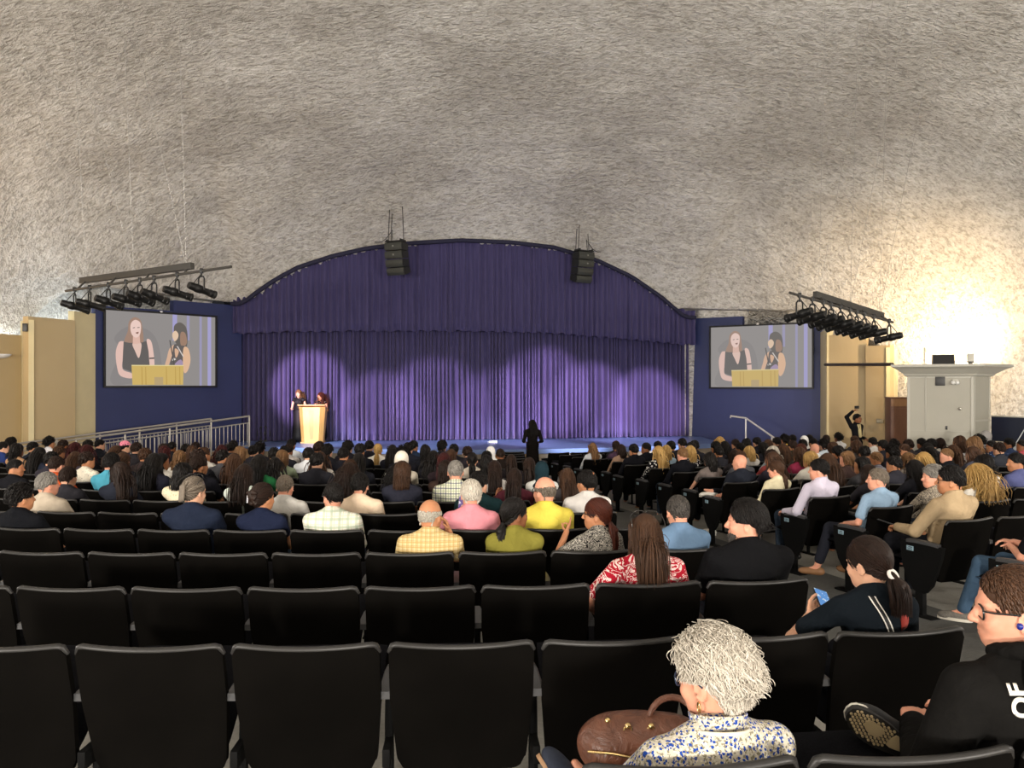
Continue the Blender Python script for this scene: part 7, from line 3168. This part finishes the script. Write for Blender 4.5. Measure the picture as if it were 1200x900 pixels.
def sole_shoe(ank, toe, up, root, upper, solem, tread, side=1):
    """a sneaker with its own sole and tread"""
    p, q = shoe_sdf(ank, toe, up).mesh(0.006)
    sh = link('shoe', np_mesh('shoe', p, q, upper), root)
    d = toe - ank
    d = d / np.linalg.norm(d)
    u = up - d * (up @ d)
    u = u / np.linalg.norm(u)
    w = np.cross(d, u)
    c = ank - u * 0.083
    M = Matrix(((w[0], d[0], u[0], c[0]), (w[1], d[1], u[1], c[1]), (w[2], d[2], u[2], c[2]), (0, 0, 0, 1)))
    out = []
    for i in range(28):
        t = 2 * math.pi * i / 28
        y = 0.062 + 0.147 * math.cos(t)
        wd = 0.047 + 0.010 * math.cos(t - 0.15) - 0.012 * math.exp(-((y - 0.03) / 0.05) ** 2)
        out.append((math.copysign(abs(math.sin(t)) ** 0.8, math.sin(t)) * wd + 0.006 * side * math.sin(y * 14), y))
    mb = MB()
    mb.prism(out, 0.028, M)
    s = mb.build('sole', solem, sh)
    mb = MB()
    band = [(x * 1.03, 0.062 + (y - 0.062) * 1.02) for x, y in out]
    mb.prism(band, 0.006, M @ Matrix.Translation((0, 0, 0.020)))
    mb.build('midsole_line', plain('midsole_white', hexc('d9d4c8'), 0.6), sh)
    mb = MB()
    r = random.Random(2)
    def inside(x, y, e):
        t = (y - 0.062) / (0.147 - e)
        if abs(t) >= 1:
            return False
        ww = 0.047 + 0.010 * t - 0.012 * math.exp(-((y - 0.03) / 0.05) ** 2)
        return abs(x - 0.006 * side * math.sin(y * 14)) < (ww - e) * math.sqrt(max(0, 1 - t * t)) ** 0.8
    for j in range(-10, 22):
        for i in range(-6, 7):
            x, y = i * 0.0115 + (0.0057 if j % 2 else 0), 0.105 + j * 0.0095
            if y < 0.072:
                continue
            if inside(x, y, 0.008) and not (abs(x) < 0.018 and 0.10 < y < 0.15):
                mb.lathe([(0.0042, -0.004), (0.0042, 0.0005)], 6, M @ Matrix.Translation((x, y, 0)))
    def blob(pts):
        mb.prism(pts, 0.0045, M @ Matrix.Translation((0, 0, -0.004)))
    blob([(p_[0], p_[1]) for p_ in smooth_poly([(-0.016, 0.10, 0), (0.016, 0.102, 0), (0.020, 0.13, 0), (0.006, 0.152, 0), (-0.016, 0.148, 0)], 3)])
    blob([(p_[0], p_[1]) for p_ in smooth_poly([(-0.022, 0.065, 0), (0.020, 0.07, 0), (0.014, 0.03, 0), (0.0, 0.018, 0), (-0.014, 0.04, 0)], 3)])
    for k in range(5):
        y = 0.004 - 0.017 * k
        pts = []
        for i in range(9):
            x = -0.030 + 0.0075 * i
            pts.append((x, y + 0.005 * math.sin(i * 1.5)))
        pts = [p_ for p_ in pts if inside(p_[0], p_[1], 0.006)]
        if len(pts) > 2:
            blob([(x, yy + 0.0042) for x, yy in pts] + [(x, yy - 0.0042) for x, yy in reversed(pts)])
    mb.build('tread', tread, s, angle=60)
    return sh

def bag(loc, rz):
    lea = NT('brown_leather')
    v = lea.coord('Object')
    n = lea.noise(v, 14, 4, 0.6, 0.8)
    n2 = lea.noise(v, 160, 2)
    lea.set(Base_Color=lea.ramp(n.outputs[0], [(0.3, (0.075, 0.026, 0.014)), (0.7, (0.16, 0.062, 0.035))]), Roughness=0.42, Normal=lea.bump(n2.outputs[0], 0.2, 0.002, lea.bump(n.outputs[0], 0.7, 0.02)))
    brass = plain('brass', (0.75, 0.55, 0.25), 0.25, 1.0)
    S = Sdf()
    S.ell((0, 0, 0.085), (0.185, 0.085, 0.10), 0.03)
    S.ell((-0.09, 0, 0.075), (0.10, 0.095, 0.085), 0.03)
    S.ell((0.10, 0.0, 0.09), (0.11, 0.08, 0.085), 0.03)
    for k in range(7):
        x = -0.15 + 0.05 * k
        S.cut_cap((x, -0.11, 0.15), (x + 0.02, -0.10, 0.05), 0.008, 0.004, 0.012)
        S.cut_cap((x, 0.0, 0.20), (x + 0.015, -0.04, 0.19), 0.012, 0.006, 0.014)
    S.cut_plane((0, 0, 0.0), (0, 0, -1))
    p, q = S.mesh(0.006)
    root = link('handbag', np_mesh('handbag', p, q, lea.m), None, loc, rz)
    tag(root, 'slouchy brown leather handbag with brass zips beside the white-haired person', 'handbag')
    mb = MB()
    for sx in (0,):
        pts = []
        for k in range(15):
            t = math.pi * k / 14
            pts.append((0.10 + 0.075 * math.cos(t), -0.02 + 0.03 * math.sin(t), 0.155 + 0.075 * math.sin(t)))
        mb.tube(pts, 0.010, 8)
    mb.build('handle', lea.m, root)
    mb = MB()
    mb.tube([(-0.16, -0.088, 0.095), (-0.09, -0.104, 0.10), (-0.02, -0.093, 0.085)], 0.004, 6)
    mb.box((-0.03, -0.10, 0.078), (0.010, 0.006, 0.032), bev=0.002)
    mb.build('zip', brass, root)
    for (x, y, z) in ((0.03, -0.055, 0.165), (0.17, -0.04, 0.15), (-0.04, -0.06, 0.165), (-0.10, -0.03, 0.165)):
        mb = MB()
        mb.ico((x, y, z), 0.010, 2)
        mb.tube([(x + 0.012 * math.cos(t), y, z - 0.012 + 0.012 * math.sin(t)) for t in np.arange(0, 6.2, 0.6)], 0.003, 5, closed=True)
        mb.build('buckle', brass, root)

def collar_ring(pose, mats, root, name, r0=0.062, tube=0.012, rise=0.012, tilt=0.016, frill=0.0):
    d = pose.neck1 - pose.neck0
    d = d / np.linalg.norm(d)
    c = pose.neck0 + d * 0.020
    mb = MB()
    def fn(u, v):
        t = 2 * math.pi * u
        rr = r0 + 0.004 * v + frill * v * math.sin(t * 26)
        return Vector(c + V3(rr * math.cos(t), rr * 1.03 * math.sin(t), -tilt * math.sin(t) + (v - 0.2) * rise))
    mb.grid(fn, 120, 6, closed_u=True)
    o = mb.build(name, mats, root)
    o.modifiers.new('thick', 'SOLIDIFY').thickness = 0.005
    return o

def person_at_head(px, top, d, rz, pose, s):
    """location of the seat origin that puts the head in its place"""
    h = Vector((pose.head[0], pose.head[1], 0)) * s
    h.rotate(Matrix.Rotation(rz, 3, 'Z'))
    p = Vector(((px - 600) / F * d, d))
    return p.x - h.x, p.y - h.y

def build_nearest():
    # ---- white-haired woman in the blue floral blouse
    pose = Pose('f', 1.18, 38, 10, 0, twist=14, hands=[(-0.28, 0.50, SEAT + 0.19), (-0.02, 0.50, SEAT + 0.20)], legs='down', lean=(0.02, 0.0))
    pose.knee[1] = V3(0.08, 0.68, SEAT + 0.17)
    pose.ankle[1] = V3(-0.235, 0.66, SEAT + 0.115)
    pose.toe[1] = V3(-0.335, 0.70, SEAT + 0.24)
    d = 2.02
    rz = R(3)
    s = 0.97
    x, y = person_at_head(836, 728, d, rz, pose, s)
    ztop = CAMZ - (728 - 450) / F * d
    z = ztop - s * (SEAT + 0.775 + 0.028)
    fz = floor_z(y)
    print('white hair: seat origin', x, y, 'z', z, 'floor', fz)
    p, q = body_sdf(pose, True, True).mesh(0.0055)
    root = link('person', np_mesh('person', p, q, skin('pink')), None, (x, y, z), rz)
    root.scale = (s, s, s)
    tag(root, 'person with short wavy white hair and glasses in blue and white floral blouse', 'person', 'audience seated in the left seating block')
    fl = floral('blue_floral', 'b9b3a3', [('7d7764', 0.42, 1.15, 1.3), ('d2ccbd', 0.34, 1.3, 1.0), ('20408e', 0.37, 1.0, 1.0)], 88)
    p, q = shirt_sdf(pose, 'long', 0.014, loose=0.012).mesh(0.007)
    link('blouse', np_mesh('blouse', p, q, fl), root)
    collar_ring(pose, fl, root, 'ruffle_collar', 0.066, rise=0.034, tilt=0.020, frill=0.003)
    mb = MB()
    c = pose.neck0 + V3(0, 0, 0.008)
    mb.tube([c + V3(0.078 * math.cos(t), 0.080 * math.sin(t), -0.020 * math.sin(t) - 0.002) for t in np.arange(0, 6.25, 0.16)], 0.005, 6, closed=True)
    mb.build('collar_trim', plain('lace_cream', hexc('d8cfbb'), 0.8), root)
    p, q = trousers_sdf(pose, length=0.8).mesh(0.010)
    link('trousers', np_mesh('trousers', p, q, cloth('navy_trousers', '1a2233')), root)
    hair_object('whitewave', 'white', pose, root, 2, 4)
    glasses_object(pose, root, (0.02, 0.03, 0.06))
    nv = plain('navy_suede', hexc('1d2536'), 0.8, nscale=120, namp=0.2)
    up = V3(0.86, 0.02, 0.45)
    p, q = shoe_sdf(pose.ankle[1], pose.toe[1], up).mesh(0.006)
    sh = link('shoe', np_mesh('shoe', p, q, nv), root)
    shoes(pose, root, nv, which=(0,))
    dd = pose.toe[1] - pose.ankle[1]
    dd /= np.linalg.norm(dd)
    u = up - dd * (up @ dd)
    u /= np.linalg.norm(u)
    w = np.cross(dd, u)
    c = pose.ankle[1] - u * 0.086
    M = Matrix(((w[0], dd[0], u[0], c[0]), (w[1], dd[1], u[1], c[1]), (w[2], dd[2], u[2], c[2]), (0, 0, 0, 1)))
    mb = MB()
    mb.prism([(0.045 * math.sin(t), 0.06 + 0.135 * math.cos(t)) for t in np.arange(0, 6.25, 0.25)], 0.014, M)
    mb.build('sole', plain('cork_sole', hexc('8a6a4c'), 0.7), sh)
    mb = MB()
    for sx in (1,):
        e = pose.head + pose.M @ V3(-0.083, 0.0, -0.070)
        mb.tube([e + V3(0.0, 0.011 * math.cos(t), 0.013 * math.sin(t)) for t in np.arange(0, 6.2, 0.4)], 0.0025, 6, closed=True)
    mb.build('earring', plain('brass', (0.75, 0.55, 0.25), 0.25, 1.0), root)
    b = at(750, 880, 2.38)
    bag((b.x, b.y, CAMZ - 1.20), R(-6))

    # ---- hooded man at the right edge, turned towards the stage's left
    pose = Pose('m', 1.18, 52, 4, 0, hands=[(-0.14, 0.42, SEAT + 0.26), (0.10, 0.42, SEAT + 0.28)], legs='cross_left')
    pose.knee[1] = V3(0.27, 0.56, SEAT + 0.14)
    pose.knee[0] = V3(-0.07, 0.66, SEAT + 0.075)
    pose.ankle[1] = V3(-0.13, 0.47, SEAT + 0.20)
    pose.toe[1] = pose.ankle[1] + 0.165 * V3(-0.75, 0.30, 0.52)
    d = 2.12
    rz = R(14)
    s = 1.0
    x, y = person_at_head(1190, 662, d, rz, pose, s)
    ztop = CAMZ - (662 - 450) / F * d
    z = ztop - s * (SEAT + 0.775)
    print('hood: seat origin', x, y, 'z', z, 'floor', floor_z(y))
    p, q = body_sdf(pose, True, True).mesh(0.0055)
    root = link('person', np_mesh('person', p, q, skin('pink')), None, (x, y, z), rz)
    tag(root, 'person in black hooded sweatshirt with glasses and shaved head, leg crossed', 'person', 'audience seated in the left seating block')
    hood = cloth('black_sweatshirt', '121110')
    S = shirt_sdf(pose, 'long', 0.020, loose=0.014)
    p, q = S.mesh(0.007)
    sw = link('sweatshirt', np_mesh('sweatshirt', p, q, hood), root)
    S = Sdf()
    c = pose.neck0 + V3(0, -0.01, 0.025)
    for k in range(16):
        t0, t1 = 2 * math.pi * k / 16, 2 * math.pi * (k + 1) / 16
        g = lambda t: c + V3(0.082 * math.cos(t), 0.085 * math.sin(t), 0.010 - 0.030 * math.sin(t))
        S.cap(g(t0), g(t1), 0.022, 0.022, 0.01)
    S.ell(c + V3(0, -0.105, -0.055), (0.105, 0.045, 0.085), 0.04)
    S.ell(c + V3(0, -0.10, -0.01), (0.085, 0.04, 0.03), 0.03)
    p, q = S.mesh(0.007)
    link('hood', np_mesh('hood', p, q, hood), root)
    S = Sdf()
    S.ell(pose.pelvis + V3(0, -0.01, -0.005), (0.165 * pose.build, 0.125 * pose.build, 0.10), 0.05)
    for i in (0, 1):
        S.cap(pose.hip[i], pose.hip[i] * .30 + pose.knee[i] * .70, 0.108, 0.092, 0.04)
    p, q = S.mesh(0.009)
    link('shorts', np_mesh('shorts', p, q, cloth('black_shorts', '141417')), root)
    hair_object('crop', 'brown', pose, root, 2, 3)
    glasses_object(pose, root)
    mb = MB()
    e = pose.head + pose.M @ V3(-0.0845, 0.006, -0.036)
    mb.ico(e, (0.008, 0.009, 0.010), 2)
    mb.build('earbud', plain('earbud_blue', hexc('16247a'), 0.3), root)
    sole_shoe(pose.ankle[1], pose.toe[1], V3(0.45, 0.80, 0.18), root, plain('sneaker_black', (0.010, 0.010, 0.011), 0.7), plain('sole_black', (0.014, 0.013, 0.012), 0.7), plain('tread_tan', hexc('c9b48c'), 0.7))
    shoes(pose, root, plain('sneaker_black', (0.010, 0.010, 0.011), 0.7), which=(0,))
    # lettering on the back, sewn on the cloth
    from mathutils.bvhtree import BVHTree
    me = sw.data
    tree = BVHTree.FromPolygons([v.co.copy() for v in me.vertices], [tuple(f.vertices) for f in me.polygons])
    cu = bpy.data.curves.new('lettering', 'FONT')
    cu.body = 'OF'
    cu.size = 0.064
    cu.extrude = 0.0
    cu.offset = 0.002
    tmp = bpy.data.objects.new('tmp', cu)
    COL.objects.link(tmp)
    dg = bpy.context.evaluated_depsgraph_get()
    m = bpy.data.meshes.new_from_object(tmp.evaluated_get(dg))
    bpy.data.objects.remove(tmp)
    bm = bmesh.new()
    bm.from_mesh(m)
    bmesh.ops.triangulate(bm, faces=bm.faces)
    bmesh.ops.subdivide_edges(bm, edges=bm.edges, cuts=2, use_grid_fill=True)
    # text x -> up the back, text y -> to the wearer's left
    for v in bm.verts:
        tx, ty = v.co.x, v.co.y
        o = Vector((-0.088 - ty * 1.0, -0.4, SEAT + 0.415 + tx * 1.0))
        h = tree.ray_cast(o, Vector((0, 1, 0)))
        y_ = h[0].y if h[0] is not None else 0.08
        v.co = Vector((o.x, y_ - 0.003, o.z))
    bmesh.ops.solidify(bm, geom=bm.faces[:], thickness=0.0015)
    bmesh.ops.recalc_face_normals(bm, faces=bm.faces)
    bm.to_mesh(m)
    bm.free()
    m.materials.clear()
    m.materials.append(plain('print_white', hexc('e8e4d8'), 0.8))
    link('lettering', m, root)
def lights():
    WARM, NEUT, COOL = (1.0, 0.72, 0.42), (1.0, 0.93, 0.84), (0.84, 0.93, 1.0)
    # added fill lamps behind and beside the audience, aimed up at the dome
    for (x, y, z, tx, ty, tz, e, c) in ((-8.5, -6, 3.0, -3, 8, 9, 1450, NEUT), (9.5, -6, 3.0, 5, 8, 9, 1450, NEUT), (0.5, -11, 3.2, 0.5, 6, 9.5, 2400, NEUT),
                                        (-11.5, 6, 3.4, -4, 10, 9.5, 520, NEUT), (13.5, 6, 3.4, 6, 11, 9.5, 520, NEUT)):
        lamp('AREA', (x, y, z), (tx, ty, tz), e, c, 1.2, name='uplight_or_fill')
    # behind the left wall panels
    lamp('AREA', (-11.75, 20.75, 3.3), (-12.1, 20.6, 9), 30, COOL, 0.4, name='uplight_or_fill')
    lamp('AREA', (-12.7, 19.2, 3.1), (-13.2, 19.2, 9), 30, COOL, 0.4, name='uplight_or_fill')
    lamp('AREA', (-13.2, 17.6, 2.9), (-13.8, 17.6, 9), 30, COOL, 0.4, name='uplight_or_fill')
    lamp('AREA', (-13.2, 15.2, 2.8), (-13.4, 17.5, 9), 110, (1, 0.62, 0.3), 0.4, name='uplight_or_fill')
    # on the booth roof
    lamp('SPOT', (11.0, 19.4, 3.22), (12.9, 22.4, 4.1), 650, WARM, 0.08, 150, 0.9, name='booth_floodlight')
    hx = next((at(1114, 388, d) for d in np.arange(17, 30, 0.05) if dome_z(at(1114, 388, d).x, d) < at(1114, 388, d).z), at(1114, 388, 22))
    print('booth hot spot', hx)
    lamp('SPOT', (hx.x - 0.55, hx.y - 1.1, 3.02), hx, 850, (1.0, 0.74, 0.44), 0.05, 150, 0.9, name='booth_floodlight')
    lamp('AREA', (13.2, 18.3, 1.6), (14.8, 21.0, 2.2), 60, COOL, 0.4, name='uplight_or_fill')
    # stage lanterns
    LAV = (1.0, 0.70, 0.98)
    for (b, i, px, py, e) in ((0, 3, 375, 462, 7540), (0, 5, 520, 475, 6090), (1, 2, 640, 462, 9425), (1, 4, 700, 475, 9425), (1, 6, 770, 478, 9425), (0, 7, 455, 492, 6090), (1, 0, 585, 490, 7540)):
        q, tg = BARS[b][i]
        t = at(px, py, 25.6)
        lamp('SPOT', q + (t - q).normalized() * 0.45 + Vector((0, 0, -0.36)), t, e * 1.25, LAV, 0.08, 17, 0.55, name='lantern_beam')
    # washes on the stage floor
    for (b, i, px, py, e) in ((0, 2, 380, 520, 8000), (0, 4, 520, 521, 8000), (1, 3, 640, 521, 8000), (1, 5, 760, 519, 8000)):
        q, tg = BARS[b][i]
        t = at(px, py, 23.6)
        lamp('SPOT', q + (t - q).normalized() * 0.45 + Vector((0, 0, -0.36)), t, e, (0.86, 0.86, 1.0), 0.08, 16, 0.8, name='lantern_beam')
    q, tg = BARS[1][7]
    t = at(890, 470, 25.5)
    lamp('SPOT', q + (t - q).normalized() * 0.45 + Vector((0, 0, -0.36)), t, 1500, (0.9, 0.8, 1.0), 0.1, 26, 1.0, name='lantern_beam')
    # front light on the presenters
    q, tg = BARS[0][6]
    t = at(364, 480, 24.2)
    lamp('SPOT', q + (t - q).normalized() * 0.45 + Vector((0, 0, -0.36)), t, 1500, (1, 0.86, 0.66), 0.06, 9, 0.5, name='lantern_beam')
# ---------------------------------------------------------------- camera, light
def camera():
    cd = bpy.data.cameras.new('camera')
    cd.sensor_width = 36
    cd.lens = 27
    cd.clip_end = 200
    co = link('camera', cd, None, (0, 0, CAMZ))
    co.rotation_euler = (R(90), 0, 0)
    SC.camera = co
    SC.view_settings.view_transform = 'Standard'
    SC.view_settings.look = 'None'
    SC.view_settings.gamma = 1
    SC.view_settings.use_curve_mapping = False
    SC.view_settings.exposure = 0.0
    w = bpy.data.worlds.new('world')
    SC.world = w
    w.use_nodes = True
    w.node_tree.nodes['Background'].inputs[0].default_value = (0.9, 0.92, 1, 1)
    w.node_tree.nodes['Background'].inputs[1].default_value = 0.02

def lamp(kind, loc, target, energy, col, size=0.3, angle=60, blend=0.6, name='light'):
    l = bpy.data.lights.new(name, kind)
    l.energy = energy
    l.color = col
    o = link(name, l, None, loc)
    if target is not None:
        d = Vector(target) - Vector(loc)
        o.rotation_euler = d.to_track_quat('-Z', 'Y').to_euler()
    if kind == 'AREA':
        l.shape = 'DISK'
        l.size = size
    elif kind == 'SPOT':
        l.spot_size = R(angle)
        l.spot_blend = blend
        l.shadow_soft_size = size
    else:
        l.shadow_soft_size = size
    return o
import time
_t = time.time()
def lap(s):
    global _t
    print('LAP %-12s %.1f' % (s, time.time() - _t), flush=True)
    _t = time.time()
build_shell(); build_curtains(); lap('shell')
build_screen(LW0, LW1, 124, 252.5, 362, 373, 451.5, 452.5, 'left projection screen showing two presenters at a lectern, on navy wall', 0.12)
build_screen(RW0, RW1, 833, 951.5, 385, 378, 454, 453.5, 'right projection screen showing the same two presenters, on navy wall', 0.25)
build_speakers(); build_light_bars(); build_lectern(); build_ramp(); build_booth(); lap('fixtures')
build_standing(); lap('standing')
build_nearest(); lap('nearest')
seat_everyone(); lap('audience')
camera(); lights()
